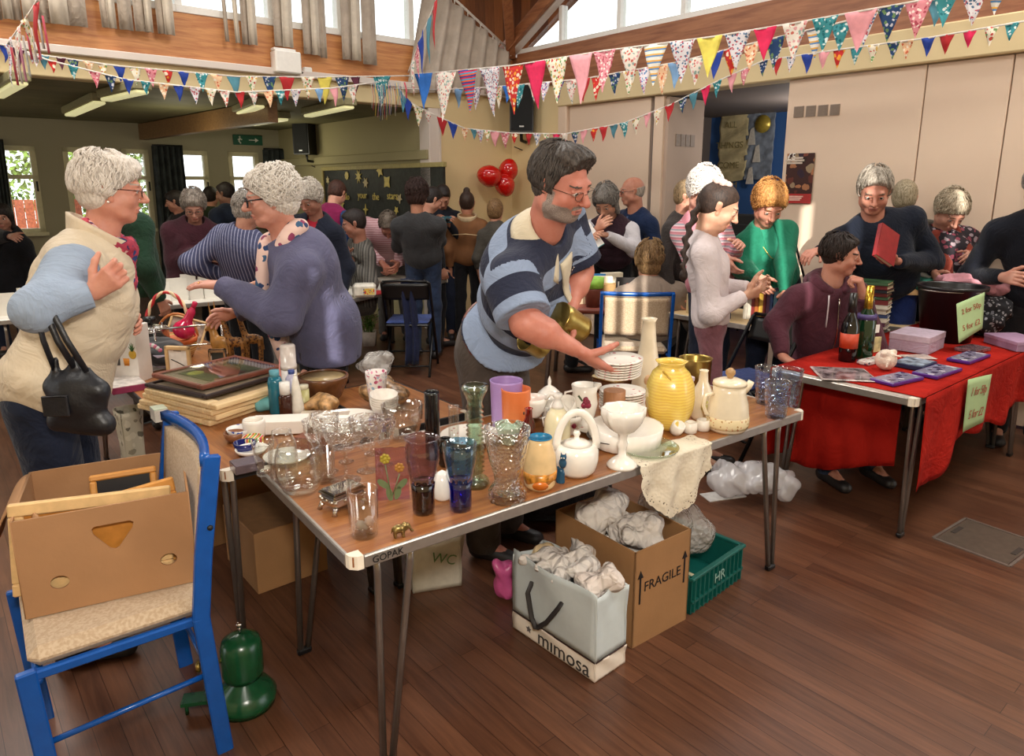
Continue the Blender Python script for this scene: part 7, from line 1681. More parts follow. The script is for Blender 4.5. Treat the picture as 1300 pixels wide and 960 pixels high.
# --- red table objects
def bot(label,u,v,m,cap,capm,lab,labm,lr=.40,rb=10,H=84):
    R,k,kz=ware('wine_bottle',label,'bottle',u,v,[(rb,0),(rb+.6,2),(rb+.6,H*.52),(rb*.8,H*.62),(rb*.38,H*.72),(rb*.36,H*.97),(rb*.42,H)],m,z=TZ+.007)
    MB().lathe([(rb*.38*k,H*cap*kz),(rb*.5*k,H*(cap+.01)*kz),(rb*.46*k,H*1.005*kz),(1e-4,H*1.01*kz)],20).build('foil',capm,R)
    MB().lathe([((rb+.9)*k,H*lab[0]*kz),((rb+.9)*k,H*lab[1]*kz)],30).build('label',labm,R) ; return R,k,kz
bot('black wine bottle with an orange-red label',1075,460,mat('#0a0a0c',.06,spec=.8,var=0),.72,mat('#15100f',.3),(.20,.42),mat('#c04526',.5))
R,k,kz=bot('green sparkling wine bottle with gold foil top',1095,457,mat('#0e2e18',.06,spec=.8,var=0),.62,mat('#c9a23c',.25,metal=.9,var=.2,vs=200),(.55,.62),mat('#4a3c70',.5),rb=10.5,H=90)
mm=MB(); mm.box((9*k,-8*k,38*kz),(9*k,1*k,10*kz),Rz(.4)); mm.build('price_sticker',m_white,R)
crumple('magazine_pack','glossy clear-wrapped dvd pack lying at the left of the red table','pack',(0,0,-5),(.01,.01,.01),m_white,1,h=.004) if 0 else None
def flat(name,label,cat,us,z,m,th,lidm=None,dz=0,ad=0):
    c,a,L,W_=quadobj(us,z+th); R=thing(name,label,cat,(c.x,c.y,z),a+ad); mm=MB(); mm.box((0,0,th/2),(L,W_,th),b=.003); mm.build('body',m,R)
    if lidm: mm=MB(); mm.box((0,0,th),(L*.92,W_*.88,.002)); mm.build('cover',lidm,R)
    return R,L,W_
m_purp=mat('#4a1f78',.35); zc_=TZ+.008
flat('magazine','glossy clear-wrapped magazine at the left end of the red table','magazine',[(1040,481),(1110,484),(1104,468),(1031,465)],zc_,mat('#b8a8a4',.15,var=.4,vs=18,spec=.9),.006,mat('#8a7a7c',.12,var=.6,vs=16,spec=.9))
pr_=floral('#7a7488',['#c8c0c8','#3a3250','#8a94a8'],30,.2,.45,name='printed_cover')
flat('chocolate_box','purple wrapped chocolate box nearest the table corner','chocolate box',[(1133,489),(1166,478),(1150,472),(1106,478)],zc_,m_purp,.016,pr_)
flat('chocolate_box','purple wrapped chocolate box in the middle of the red table','chocolate box',[(1188,480),(1217,467),(1195,462),(1160,470)],zc_,m_purp,.016,pr_)
flat('chocolate_box','purple wrapped chocolate box behind, nearest the lilac carton','chocolate box',[(1230,461),(1255,449),(1232,446),(1203,453)],zc_,m_purp,.016,pr_)
flat('chocolate_box','silvery chocolate box tucked behind the rear purple one','chocolate box',[(1228,446),(1252,441),(1238,436),(1222,440)],zc_,mat('#8a6a70',.2,metal=.4,var=.4,vs=40),.02,None)
R,L,W_=flat('book','dark blue paperback book on the red cloth','book',[(1165,468),(1179,459),(1162,452),(1138,457)],zc_,mat('#17294a',.4),.024,mat('#8a98a8',.35,var=.5,vs=30))
flat('paperback','pale booklet behind the dark blue paperback','book',[(1150,456),(1185,455),(1180,450),(1145,450)],zc_,mat('#b8a8a0',.5,var=.3,vs=20),.004)
flat('card_pack','small patterned packet left of the round ornament','packet',[(1098,458),(1112,462),(1118,452),(1104,450)],zc_,floral('#c8c0b8',['#3a3a5a','#a04a50','#d8d0c8'],50,.4,.4),.02)
# round white ornament
p=on(1123,471,zc_,8); k,kz=sc(p); S=SDF(.0025,.01); R=thing('ornament','round carved white elephant ornament by the chocolate boxes','ornament',tuple(p)); r=13*k
S.ell((0,0,r),(r,r*.9,r)); S.cap((r*.3,-r*.6,r*1.6),(r*.9,-r*.9,r*1.5),.006,.004); S.ell((-r*.4,-r*.5,r*1.7),(r*.4,r*.3,r*.3)); S.ell((r*.6,-r*.1,r*1.75),(r*.35,r*.2,r*.3)); S.cap((-r*.2,-r*.85,r*1.1),(-r*.4,-r,r*.5),.006,.005); S.fn(curls(.0016,.012,5)); V,F=S.mesh(); npmesh('body',V,F,[mat('#dcc9b8',.4,var=.1)],None,R)
# lilac boxes
def lilac(label,us,z,h,m,lid):
    c,a,L,W_=quadobj(us,z+h); R=thing('gift_box',label,'box',(c.x,c.y,z),a); mm=MB(); mm.box((0,0,h*.5-.001),(L*.98,W_*.98,h-.002),b=.002); mm.build('body',m,R); mm=MB(); mm.box((0,0,h-h*.18),(L,W_,h*.36),b=.002); mm.build('lid',lid,R)
m_lil=stripes(['#a893a8','#b7a3b4'],'Z',.008,.6); lilac('lilac storage box with a lid on the red cloth',[(1130,422),(1187,430),(1196,420),(1150,414)],zc_,.095,m_lil,mat('#bba9b8',.5))
lilac('low lilac gift box at the right edge of the red cloth',[(1264,433),(1312,433),(1312,423),(1276,424)],zc_,.055,mat('#9a7a98',.5),mat('#b08fae',.5))
# yellow paper + card between bottle and lilac box
abox('notepad','yellow patterned card standing behind the bottles','card',PZ(1117,452,zc_)+Vector((.0,.08,0)),(.12,.01,.085),a3-.2,mat('#c9c08a',.5,var=.25,vs=30),zb=zc_)
# bucket
p=on(1199,436,.708,30); k,kz=sc(p); R=thing('bucket','large black plastic bucket behind the lilac box','bucket',(p.x,p.y,.708)); m=MB()
P=[(28*k,0),(37*k,64*kz),(40*k,65*kz),(40*k,68*kz),(37*k,68*kz),(36*k,66*kz),(27*k,4*kz),(1e-4,4*kz)]; m.lathe([(1e-4,0)]+P,48); m.build('shell',mat('#0f0f12',.35,var=.02),R)
m=MB(); m.tube([(40*k*math.cos(a),40*k*math.sin(a)*.9-.0,63*kz-.10*math.sin(a-.0 if a<PI else 0)*1.0) for a in [PI+.0+i*PI/14 for i in range(15)]],.004,6); m.build('wire_handle',m_leg,R)
def clothpile(label,u,v,z,r,c,seed,name='folded_clothes'): return crumple(name,label,'clothes',tuple(PZ(u,v,z)),r,c,seed,h=.008,amp=.014)
# price signs
m_sgn=mat('#a5c08c',.7,var=.02); m_pen=mat('#9a3a28',.7)
def sign(label,us,Y0,Y1,lines,curl=.02):
    a,b,c_,d=[PY(*x) for x in us]; cen=(a+b+c_+d)/4; R=thing('price_sign',label,'sign',tuple(cen)); m=MB()
    n=(b-a).cross(d-a).normalized()
    def fn(s,t_): return a.lerp(b,s).lerp(d.lerp(c_,s),t_)-cen+n*.002*math.sin(PI*s)
    m.grid(fn,8,8,th=.0012); m.build('sheet',m_sgn,R)
    X=(b-a).normalized(); Yv=(a-d).normalized(); Z=X.cross(Yv).normalized(); Yv=Z.cross(X); MM=Matrix((X,Yv,Z)).transposed()
    for (s_,sx,sy,size) in lines:
        p=a.lerp(b,sx).lerp(d.lerp(c_,sx),sy)-cen; f=-1 if Z.y>0 else 1
        text(s_,size,p+Z*(.004 if Z.y<0 else -.004),MM.to_4x4(),m_pen,R,'handwriting',.0005,shear=.2)
pf=lambda x,z: None
def T3px(u,v): # depth of front drop plane of red table
    return hit(u,v,Vector((A3[0],A3[1],0))-Vector((-math.sin(a3),math.cos(a3),0))*.045,Vector((-math.sin(a3),math.cos(a3),0))).y
sign('green price sign pinned to the front of the red cloth',[(1229,482,T3px(1229,482)),(1259,475,T3px(1259,475)),(1248,536,T3px(1248,536)),(1222,549,T3px(1222,549))],0,0,[('1 for 50p',.5,.27,.060),('5 for £2',.5,.72,.062)],.01)
sign('green price sign propped against the black bucket',[(1214,386,3.82),(1250,371,3.90),(1247,417,3.86),(1217,436,3.77)],0,0,[('2 for 50p',.5,.28,.040),('5 for £2',.5,.72,.042)],-.02)
# potted plants
def plant(label,p,pw,ph,lh,n,seed,m1,mp,name='potted_plant',lw=.018):
    rs=np.random.RandomState(seed); R=thing(name,label,'plant',tuple(p)); m=MB(); m.lathe([(1e-4,0),(pw*.78,0),(pw,ph),(pw*.9,ph),(pw*.86,ph*.85),(1e-4,ph*.85)],4 if pw>.07 else 24,0,Rz(PI/4)); m.build('pot',mp,R)
    m=MB()
    for i in range(n):
        a=rs.rand()*2*PI; lean=rs.uniform(.1,.55); h=lh*rs.uniform(.6,1); b=Vector((rs.uniform(-.4,.4)*pw,rs.uniform(-.4,.4)*pw,ph*.85)); tip=b+Vector((math.cos(a)*lean*h,math.sin(a)*lean*h,h)); m.tube([b,(b+tip)/2+Vector((0,0,.01)),tip],[.003,.0025,.001],5)
        for q in range(7):
            c_=b.lerp(tip,.3+.1*q); aa=rs.rand()*2*PI; dd=Vector((math.cos(aa),math.sin(aa),.5)).normalized(); sd=dd.cross(Vector((0,0,1))).normalized()*lw*.5; ln=lh*.22
            m.add([c_,c_+dd*ln*.5+sd,c_+dd*ln,c_+dd*ln*.5-sd],[(0,1,2,3)])
    m.build('foliage',m1,R)
m_fol=mat('#6f9440',.6,var=.4,vs=30)
plant('leafy plant in a white pot at the right edge of the red table',PZ(1296,420,zc_)+Vector((0,.08,0)),.095,.10,.24,16,1,m_fol,mat('#cbb8b0',.5))
plant('small green plant in a pale cube pot on the floor',PZ(468,440,0)+Vector((0,.06,0)),.10,.15,.25,24,2,mat('#5f8a34',.6,var=.4,vs=30),mat('#b9aa9c',.6),lw=.02)
plant('small plant in a white pot on the back sill behind the lady',PZ(158,440,.70)+Vector((-.05,1.2,.1)) if 0 else on2(2.10,.50,.695),.035,.05,.10,8,3,m_fol,mat('#c8c0b0',.5)) 
# --- books
BC=['#7a2a2a','#2a3f6a','#3a5a3a','#c8a040','#8a8478','#c9c0b0','#5a2f4a','#1f1f26','#a05a2a','#456a7a','#d8d0c0','#6a1f1f','#2f4a4a']
def mkbook(col,d,label,p,rot,group,pages=True):
    R=thing('book',label,'book',tuple(p),0,group,rot=rot); x,y,z=d; m=MB(); m.box((0,0,z/2-.0015 if 0 else .0015),(x,y,.003)); m.box((0,0,z-.0015),(x,y,.003)); m.box((-x/2+.0015,0,z/2),(.003,y,z)); m.build('cover',mat(col,.5,var=.08),R)
    m=MB(); m.box((.002,0,z/2),(x-.008,y-.010,z-.006)); m.build('pages',mat('#cdbf9f',.8,var=.05),R); return R
T4d=Vector((math.cos(math.radians(132)),math.sin(math.radians(132)),0)); T4n=Vector((-T4d.y,T4d.x,0))
T4o=Vector((2.42,4.44,0))
def on4(x,y,z=TZ): return T4o+T4d*x+T4n*y+Vector((0,0,z))
rs=np.random.RandomState(3); ns=['lowest','second','third','fourth','fifth','sixth','seventh','eighth','ninth','tenth','eleventh','twelfth','thirteenth','fourteenth']
for si,(x,y,n,nm) in enumerate(((.09,.13,13,'tall pile in front of the navy-jumper man'),(.10,.40,11,'front pile just behind the hoodie teenager'),(.32,.18,9,'third pile hidden behind the teenager'))):
    z=TZ
    for i in range(n):
        t_=rs.uniform(.018,.034); mkbook(BC[rs.randint(len(BC))],(.15*rs.uniform(.9,1.1),.21*rs.uniform(.9,1.1),t_),'book lying %s from the bottom of the %s'%(ns[i],nm),on4(x+rs.uniform(-.008,.008),y+rs.uniform(-.008,.008),z),(0,0,math.radians(52)+rs.uniform(-.1,.1)),'books piled flat on the book table'); z+=t_+.0005
x=.50
for i in range(13):
    t_=rs.uniform(.018,.032); h=rs.uniform(.19,.25)
    R=thing('book','upright book, %s from the right in the row facing the girl'%ns[i],'book',tuple(on4(x,.36)),math.radians(132),'upright books on the book table'); m=MB(); m.box((0,-.0,h/2),(t_,.004,h)); m.build('spine',mat(BC[(i*5+2)%13],.5),R); m=MB(); m.box((0,-.08,h/2),(t_*.8,.15,h-.008)); m.build('pages',mat('#cdbf9f',.8),R); m=MB(); m.box((t_*.45,-.08,h/2),(.002,.155,h)); m.box((-t_*.45,-.08,h/2),(.002,.155,h)); m.build('cover',mat(BC[(i*5+2)%13],.5),R); R.location=tuple(on4(x,.36)); R.rotation_euler=(0,0,math.radians(132)); x+=t_+.003
# jigsaw / toys stack between green lady & pink: red packet
abox('packet','bright red patterned packet on the book table near the pink lady','packet',on4(1.22,.20),(.14,.05,.16),.2,floral('#c02a24',['#e8d8c0','#c02a24','#e8a03a'],40,.4,.4),zb=TZ)
abox('carton','open pale carton of papers on the book table','box',on4(1.12,.36),(.22,.20,.14),math.radians(132),mat('#c4ad84',.7),mat('#b89f74',.7),zb=TZ)
# clothes heaps right (table behind bucket)
T8=ftable((3.05,4.30) if 0 else (2.80,4.30),math.radians(128),.8,.30,'small table of jumble behind the black bucket',m_pale)
T8.location=(3.22,4.32,0); T8.rotation_euler=(0,0,math.radians(140)); 
o=crumple('folded_clothes','turquoise folded knitwear in the wooden tray','clothes',tuple(PY(1188,362,4.62)),(.16,.08,.05),mat('#4fa894',.85,var=.2,vs=12),41,h=.008,amp=.012)
o=crumple('folded_clothes','heap of white, yellow and blue cloth above the turquoise knitwear','clothes',tuple(PY(1185,343,4.68)),(.15,.08,.035),floral('#c8bfb4',['#d8b84a','#8a98b8','#c8bfb4','#d8d4d0'],14,.8,.5),42,h=.008,amp=.014)
o=crumple('folded_clothes','rose pink garment heaped right of the bucket','clothes',tuple(PY(1243,362,4.30)),(.20,.09,.045),mat('#b8808a',.85,var=.1),43,h=.008,amp=.012)
o=crumple('folded_clothes','black and white leopard-print cloth hanging beside the bucket','clothes',tuple(PY(1252,402,4.22)),(.13,.06,.17),floral('#1d1d22',['#8a8a90','#1d1d22','#9a9aa0','#6a6a72'],45,.8,.35),44,h=.008,amp=.012)
abox('tray','shallow wooden tray under the turquoise knitwear','tray',Vector((PY(1188,372,4.60).x,4.62,0)),(.36,.2,.04),-.3,m_beech,zb=PY(1188,374,4.60).z)
# books etc on round table
z5=.70
for i in range(16):
    t_=.016; R=thing('paperback','cream paperback, %s from the left in the sunlit row'%(ns+['fifteenth','sixteenth'])[i],'book',(c5.x-.27+i*.0175,c5.y-.22,z5),PI/2+.05,'row of cream paperbacks on the round table'); m=MB(); m.box((0,0,.085),(.115,t_*.8,.17)); m.build('pages',mat('#e2cfae',.8),R); m=MB(); m.box((0,t_*.44,.086),(.118,.0015,.174)); m.box((0,-t_*.44,.086),(.118,.0015,.174)); m.build('cover',mat('#d8b890' if i%3 else '#c07a50',.6),R)
abox('book','red book end standing beside the paperback row','book',Vector((c5.x+.03,c5.y-.24,0)),(.02,.12,.19),.1,mat('#d23a20',.5),zb=z5)
single('plant_pot','small brown cup with a lime green rim on the round table','cup',753,391,[(9,0),(12,22),(12,24)],mat('#6a3426',.5),1.5,24,z=z5)
p=on(753,391,z5,9); k,kz=sc(p); o=MB().lathe([(1e-4,0),(12.6*k,0),(13*k,13*kz),(12*k,13*kz),(11*k,2*kz),(1e-4,2*kz)],24).build('cup',mat('#8fc04a',.5),None,(p.x,p.y,z5+24*kz)); tag(o,'lime green cup stacked on the small brown cup','cup')
abox('box','tan card box behind the brown cup','box',Vector((c5.x+.16,c5.y-.14,0)),(.13,.12,.14),.1,mat('#b08a58',.7),zb=z5)
o=abox('picture_book','dark book with an orange figure on its cover, standing up','book',Vector((c5.x+.26,c5.y-.30,0)),(.16,.03,.21),-.15,mat('#1a1414',.35),zb=z5,extra=lambda R,d:(MB().ball((.01,-.016,.10),(.035,.002,.07),12).build('cover_figure',mat('#8a4026',.5),R),MB().box((-.06,-.0165,.12),(.012,.002,.12)).build('cover_text',mat('#c8c0b8',.5),R)))
abox('book','white and green leaf-covered book standing at the left of the table','book',Vector((c5.x-.20,c5.y+.12,0)),(.13,.02,.19),.1,mat('#dfe4c8',.5,var=.1),zb=z5,extra=lambda R,d:MB().ball((.01,-.011,.08),(.04,.002,.035),10).build('cover_leaf',mat('#4f9a3a',.5),R))
abox('book','blue-backed book behind the cream paperbacks','book',Vector((c5.x+.06,c5.y+.02,0)),(.16,.02,.20),.05,mat('#2f7ab8',.5),zb=z5)
for i,(x,y,w,h) in enumerate(((.10,-.06,.17,.19),(.30,-.02,.16,.16),(-.05,.05,.16,.18),(.20,.10,.18,.20))):
    abox('greeting_cards','pale box of cards on the round table, %s'%['in front of the blue book','sunlit beside the seated woman','behind the paperback row','at the very back'][i],'cards',Vector((c5.x+x,c5.y+y,0)),(w,.06,h),.1*i,mat('#e0d4bc',.7,var=.05),zb=z5)
abox('folder','dark blue folder lying on the left of the round table','folder',Vector((c5.x-.32,c5.y+.02,0)),(.2,.15,.02),.2,mat('#20264a',.6),zb=z5)
# table six: ice cream tub, red paper, white bits
R=thing('plastic_tub','white ice cream tub with a printed label on the white table','tub',tuple(PZ(461,378,TZ)+Vector((0,.06,0))),.15)
m=MB(); m.box((0,0,.055),(.19,.13,.11),b=.02); m.build('tub',mat('#dcd6c8',.4),R); m=MB(); m.box((.04,-.066,.05),(.09,.002,.05)); m.build('label',floral('#d8c060',['#c03a30','#2a4a9a','#d8a040'],60,.4,.5),R)
m=MB(); m.box((0,0,.004),(.30,.20,.006)); o=m.build('red_paper',mat('#a81f24',.6),None,tuple(PZ(490,373,TZ)+Vector((0,.1,0))),(0,0,.6)); tag(o,'red sheet of paper under the writing man','paper')
abox('paper_pack','small white packets at the right end of the white table','paper',PZ(560,350,TZ)+Vector((-.05,.05,0)),(.2,.12,.03),.6,mat('#d0c8bc',.6),zb=TZ)
# cards on table seven
T7d=Vector((math.cos(math.radians(36)),math.sin(math.radians(36)),0)); T7n=Vector((-T7d.y,T7d.x,0)); 
rs=np.random.RandomState(9)
for r_ in range(2):
    for i in range(14):
        x=.12+i*.125+rs.uniform(-.01,.01); y=.18+r_*.2+rs.uniform(-.02,.02); h=rs.uniform(.12,.20); w=rs.uniform(.10,.14); p=Vector((-3.55,4.72,0))+T7d*x+T7n*y
        o=MB().add([(-w/2,0,0),(w/2,0,0),(w/2,.012,h),(-w/2,.012,h),(-w/2,.05,0),(w/2,.05,0),(-w/2,.002,0),(w/2,.002,0),(w/2,.014,h),(-w/2,.014,h),(-w/2,.052,0),(w/2,.052,0)],[(0,1,2,3),(3,2,5,4),(7,6,9,8),(8,9,10,11)]).build('greeting_card',mat(['#e2ddd2','#d8d2c8','#e8e4da'][i%3],.7,var=.02),None,(p.x,p.y,TZ),(0,0,math.radians(36)+rs.uniform(-.15,.15))); tag(o,'white folded card, %s from the left in the %s row of the card table'%(ns[i],['front','back'][r_]),'card','white cards standing on the card table')
# ---------------------------------------------------------------- the people
def PL(u,Y,z,v=330): 
    for _ in range(3):
        r=ray(u,v); X=r[0]/r[1]*Y; yc=Y*CP-(z-CH)*SP; v=435+FP*(-(Y*SP+(z-CH)*CP))/yc
    return (X,Y,z,1)
m_den=fabric('#26324a',.2); m_gryt=fabric('#54504c',.1); m_nav=fabric('#171d2e',.1); m_blkc=fabric('#16161a',.15)
wh=('#d6cdc3','#b3a99d'); gy=('#a39c94','#5f5952'); bl=('#b39c7c','#75603f'); dk=('#2b2220','#120e0d'); brn=('#4a3528','#241811')
# --- white-haired lady in the cream gilet
def quilt(L):
    p_,t=L['p_'],L['t']
    def g(f,X,Y,Z): 
        u_=(X-p_.x)*t.x+(Y-p_.y)*t.y+(Z-p_.z)*t.z
        return f-.0042*np.abs(np.sin(u_*36+.7*np.sin(X*9+Y*7)))**.6
    return g
m_gil=fabric('#c9b89e',.05,rough=.6)
LA,ja=person('white-haired woman in glasses and a quilted cream gilet with a black handbag',(141,241,2.36),(116,6,0),(66,500,2.24),106,near=2,age=1,neck=.205,hs=.90,sc=1.0,skin='#c28974',hair=wh,style='wavy',
  hx=[('ell',(0,-.045,.04),(.082,.080,.078)),('ell',(0,.02,.100),(.066,.065,.028)),('ell',(0,.070,.078),(.050,.040,.022))],seed=2,glasses=(mat('#3a2622',.25),.0017,.023,.015),brow='#a09488',nose=1.15,
  wR=(116,373,2.06),eR=(46,392,1.98),wL=(150,400,2.5),handR=dict(d=(.75,.1,.55),n=(-.1,1,.3),curl=(40,55,40)),bust=.035,belly=.0,w=1.08,sh=.165,bottom=m_nav,shoes=m_dark,
  top=[dict(name='jumper',m=fabric('#8f9db0',.06,weave=1400),inf=.012,rs=.062,rl=.05,cuff=.036,fold=.005,hem=-.05),dict(name='gilet',label='cream quilted gilet',m=m_gil,sleeve='none',gilet=1,inf=.045,hem=-.10,fold=.004,fn=quilt,neckr=.066)])
HMa=ja['HM'];Ha=ja['Hc']; n_,t_,f_,r_=ja['n'],ja['t'],ja['f'],ja['r']
m=MB(); m.grid(lambda a,b:tuple(n_+t_*(-.015+.075*b-.02*math.cos(2*PI*a))+r_*((.088+.004*b)*math.sin(2*PI*a))+f_*(.01+(.088-.008*b)*math.cos(2*PI*a)-(.03*b)*(math.cos(2*PI*a)<0)*abs(math.cos(2*PI*a)))),40,6,th=.014); m.build('gilet_collar',m_gil,LA)
sc1=floral('#9a3347',['#23284e','#c04a5a','#2a3a6a','#d8b0b0'],38,.8,.45,name='scarf_print')
S=SDF(.004,.02); c=n_+t_*.03
for i in range(13):
    a=i/12*2*PI; b=(i+1)/12*2*PI; P_=lambda a:c+r_*(.072*math.sin(a))+f_*(.02+.070*math.cos(a))+t_*(-.015*math.cos(a)+.008*math.sin(3*a)); S.cap(P_(a),P_(b),.022,.022)
S.cap(c+f_*.085,c+f_*.125-t_*.12,.030,.026,fl=(tuple(f_),1.5)); S.cap(c+f_*.125-t_*.12,c+f_*.14-t_*.20,.026,.018,fl=(tuple(f_),1.5)); S.fn(curls(.003,.03,4)); V,F=S.mesh(); npmesh('scarf',V,F,[sc1],None,LA)
MB().ball(tuple(Ha+HMa@Vector((.084,-.004,-.038))),.004,8).ball(tuple(Ha+HMa@Vector((-.084,-.004,-.038))),.004,8).build('earring',mat('#e8e0d4',.1),LA)
# handbag hanging from her forearm
ra=Vector(LA.location); wr=ja['WR'][1]+ra; el=ja['EL'][1]+ra; hp=el.lerp(wr,.30)
bagc=PY(97,503,1.98); R=thing('handbag','black leather handbag with long straps hanging from the gilet lady\'s arm','bag',tuple(bagc)); m_lea=mat('#14151b',.42,var=.15,bump=.15,bs=60)
S=SDF(.005,.02); S.ell((0,0,-.01),(.088,.045,.088),k=.03); S.cap((-.06,0,-.075),(.065,0,-.085),.035,.035,fl=((0,1,0),1.2)); S.cap((-.065,0,.03),(.07,0,.02),.028,.028); S.cap((-.055,0,.05),(-.045,0,.11),.016,.008); S.cap((.0,0,.06),(.01,0,.12),.030,.008,fl=((0,1,0),2)); S.cap((.06,0,.03),(.045,0,.08),.016,.008); S.fn(folds(.0035,(14,14,12))); V,F=S.mesh(); npmesh('body',V,F,[m_lea],None,R)
hp_=hp-bagc+Vector((0,-.05,.035))
for (x0,dx) in((-.048,-.02),(.012,.0),(.05,.015)):
    m=MB(); m.tube([(x0,-.005,.08 if x0<.04 else .06),((x0+hp_.x+dx)/2,(hp_.y)/2-.01,.17),(hp_.x+dx,hp_.y,hp_.z-.02),(hp_.x+dx*.5,hp_.y+.03,hp_.z+.015)],.0085,8,sx=.45); m.build('strap',m_lea,R)
m=MB(); m.box((-.03,-.052,-.015),(.075,.008,.06),b=.003); m.tube([(-.065,-.055,.012),(.01,-.057,.018)],.002,6); m.build('front_pocket',m_lea,R)
# --- lady in the blue-purple cardigan
m_card2=fabric('#55546e',.08,weave=1200); sc2=floral('#dcbcb0',['#2c3f66','#dcbcb0','#3a5a7a','#dcbcb0','#8a3a5a'],26,.8,.42,name='scarf_print')
LB,jb=person('white-haired woman in dark-rimmed glasses and a long blue-purple cardigan',(344,252,3.12),(-66,8,0),PL(414,3.30,.95),-72,near=2,age=1,neck=.20,hs=1.02,sc=1.06,skin='#bd8775',hair=('#d6cfc6','#b5aca1'),style='curly',seed=5,glasses=(mat('#15161c',.2),.0034,.025,.020),nose=1.25,
  wL=(282,362,3.08),eL=(356,402,2.95),wR=(300,396,3.45),handL=dict(d=(-1,.05,.05),n=(0,.2,-1),curl=(8,10,8),spread=.02,thumb=.3),bust=.02,back=.0,sh=.165,w=1.05,bottom=m_blkc,
  top=[dict(name='top',m=m_blkc,inf=.0,hem=.02,sleeve='none',fold=.001),dict(name='cardigan',label='blue-purple knitted cardigan',m=m_card2,inf=.046,rs=.060,rl=.050,cuff=.034,hem=-.16,flare=-.02,back=.05,fold=.006,open=.05,oflare=.25,neckr=.060)])
Hb,HMb=jb['Hc'],jb['HM']; n_,t_,f_,r_=jb['n'],jb['t'],jb['f'],jb['r']
S=SDF(.005,.02); c=n_+t_*.02
for i in range(14):
    P_=lambda a:c+r_*(.082*math.sin(a))+f_*(.015+.082*math.cos(a))+t_*(-.030*math.cos(a)+.012*math.sin(2*a)+.01); S.cap(P_(i/14*2*PI),P_((i+1)/14*2*PI),.034,.034)
S.cap(c+f_*.10-r_*.04,c+f_*.20-t_*.20-r_*.09,.044,.050,fl=(tuple(f_),1.6)); S.cap(c+f_*.20-t_*.20-r_*.09,c+f_*.22-t_*.52-r_*.09,.050,.060,fl=(tuple(f_),1.7)); S.cap(c+f_*.09+r_*.02,c+f_*.14-t_*.34+r_*.02,.034,.044,fl=(tuple(f_),2.2)); S.fn(folds(.006,(16,16,3),8)); V,F=S.mesh(); npmesh('scarf',V,F,[sc2],None,LB)
m=MB(); w_=jb['WR'][-1]; d=Vector((-1,.05,.05)).normalized()
for (k_,o_) in((.098,.010),(.093,-.010)): m.tube([tuple(w_+d*k_+Vector((0,-o_ +.0088*math.cos(a),.0088*math.sin(a)))) for a in np.linspace(0,2*PI,13)],.0013,6)
m.build('rings',mat('#d8b050',.2,metal=1),LB)
# --- man in the striped rugby shirt
def polo(att):
    t=NT('striped_polo'); a_=t.new('ShaderNodeAttribute'); a_.attribute_name=att; fr_=t.math('FRACT',t.math('DIVIDE',a_.outputs['Fac'],.150)); t.link(t.ramp(fr_,[(0,lin('#8290a8')),(.5,lin('#262a3c'))],const=True),t.b.inputs['Base Color']); t.setp(.85,0,.2,sheen=.05); wrinkle(t,t.coord()); return t.m
def pattr(V,J):
    V=np.array(V); P=np.array(J['p']); t=np.array(J['t']); ff=np.array(J['f']); st=(V-P)@t+((V-P)@ff)*.10+.055; o2=np.zeros(len(V)); M=np.zeros(len(V))
    for s in(1,-1):
        A=np.array(J['SH'][s]); B=np.array(J['EL'][s]); d=B-A; L=np.linalg.norm(d); d/=L; q=(V-A)@d; rad=np.linalg.norm(V-A-np.outer(q,d),axis=1); outw=(V-A)@(np.array(J['r'])*s)
        m_=(q>-.02)&(rad<.108)&((outw>-.03)|(q>.16)); o2[m_]=q[m_]+.05; M[m_]=1
    return st,o2,M
MN,jm=person('grey-bearded man in a navy and blue striped rugby shirt bending over the table',(713,234,2.44),(52,20,8),PL(628,2.93,.95),62,near=2,male=True,age=1,neck=.19,hs=1.01,sc=1.06,skin='#b87866',hair=('#4a423c','#241f1c'),style='male',hx=[('ell',(0,.02,.105),(.070,.065,.035)),('ell',(0,.065,.095),(.055,.030,.026)),('ell',(0,-.05,.05),(.080,.070,.075))],seed=3,beard='#8f857c',brow='#4a423c',glasses=(mat('#6a6058',.2,metal=.8),.0011,.023,.014),nose=1.3,mouth=1.3,fat=1,
  wR=(736,446,2.31),eR=(668,410,2.32),wL=(722,398,2.62),eL=(736,345,2.80),handR=dict(d=tuple(PY(782,480,2.38)-PY(736,446,2.31)),n=(-.1,.1,1),curl=(4,10,8),thumb=.8),handL=dict(d=(-.25,-.3,-.9),n=(-.6,-.6,.1),curl=(45,45,30)),sh=.205,w=1.16,belly=.09,bottom=fabric('#4a413b',.1),bum=.005,waist=.12,linf=.018,beltm=mat('#6a2f1c',.4),sleeve='short',
  top=dict(name='rugby_shirt',m=polo('st'),m2=polo('st2'),attr=pattr,inf=.036,rs=.066,sll=.86,hem=.095,fold=.006,back=.03,neckr=.066))
n_,t_,f_,r_=jm['n'],jm['t'],jm['f'],jm['r']; m_col=fabric('#cbbfa6',.06)
collar(MN,jm,m_col,.055,.055,.055,.075,op=2.6)
m=MB(); m.grid(lambda a,b:tuple(surf(MN,'rugby_shirt',n_-t_*(.055+.19*b)+r_*((a-.5)*(.070*(1-b)+.02)),-f_)+f_*.004),5,8,th=.006); m.build('placket',m_col,MN)
p_,w=jm['p'],jm['w']
m=MB(); c=surf(MN,'rugby_shirt',n_-t_*.17-r_*.08,-f_)+f_*.004
for i in range(8): a=i*PI/4; m.tube([c,c+t_*.022*math.cos(a)+r_*.016*math.sin(a)],.0018,5)
m.tube([c-t_*.02,c-t_*.05],.002,5); m.build('badge',m_sil,MN); MB().ball(tuple(c-t_*.055),.010,8).build('poppy',mat('#c01f2a',.5),MN)
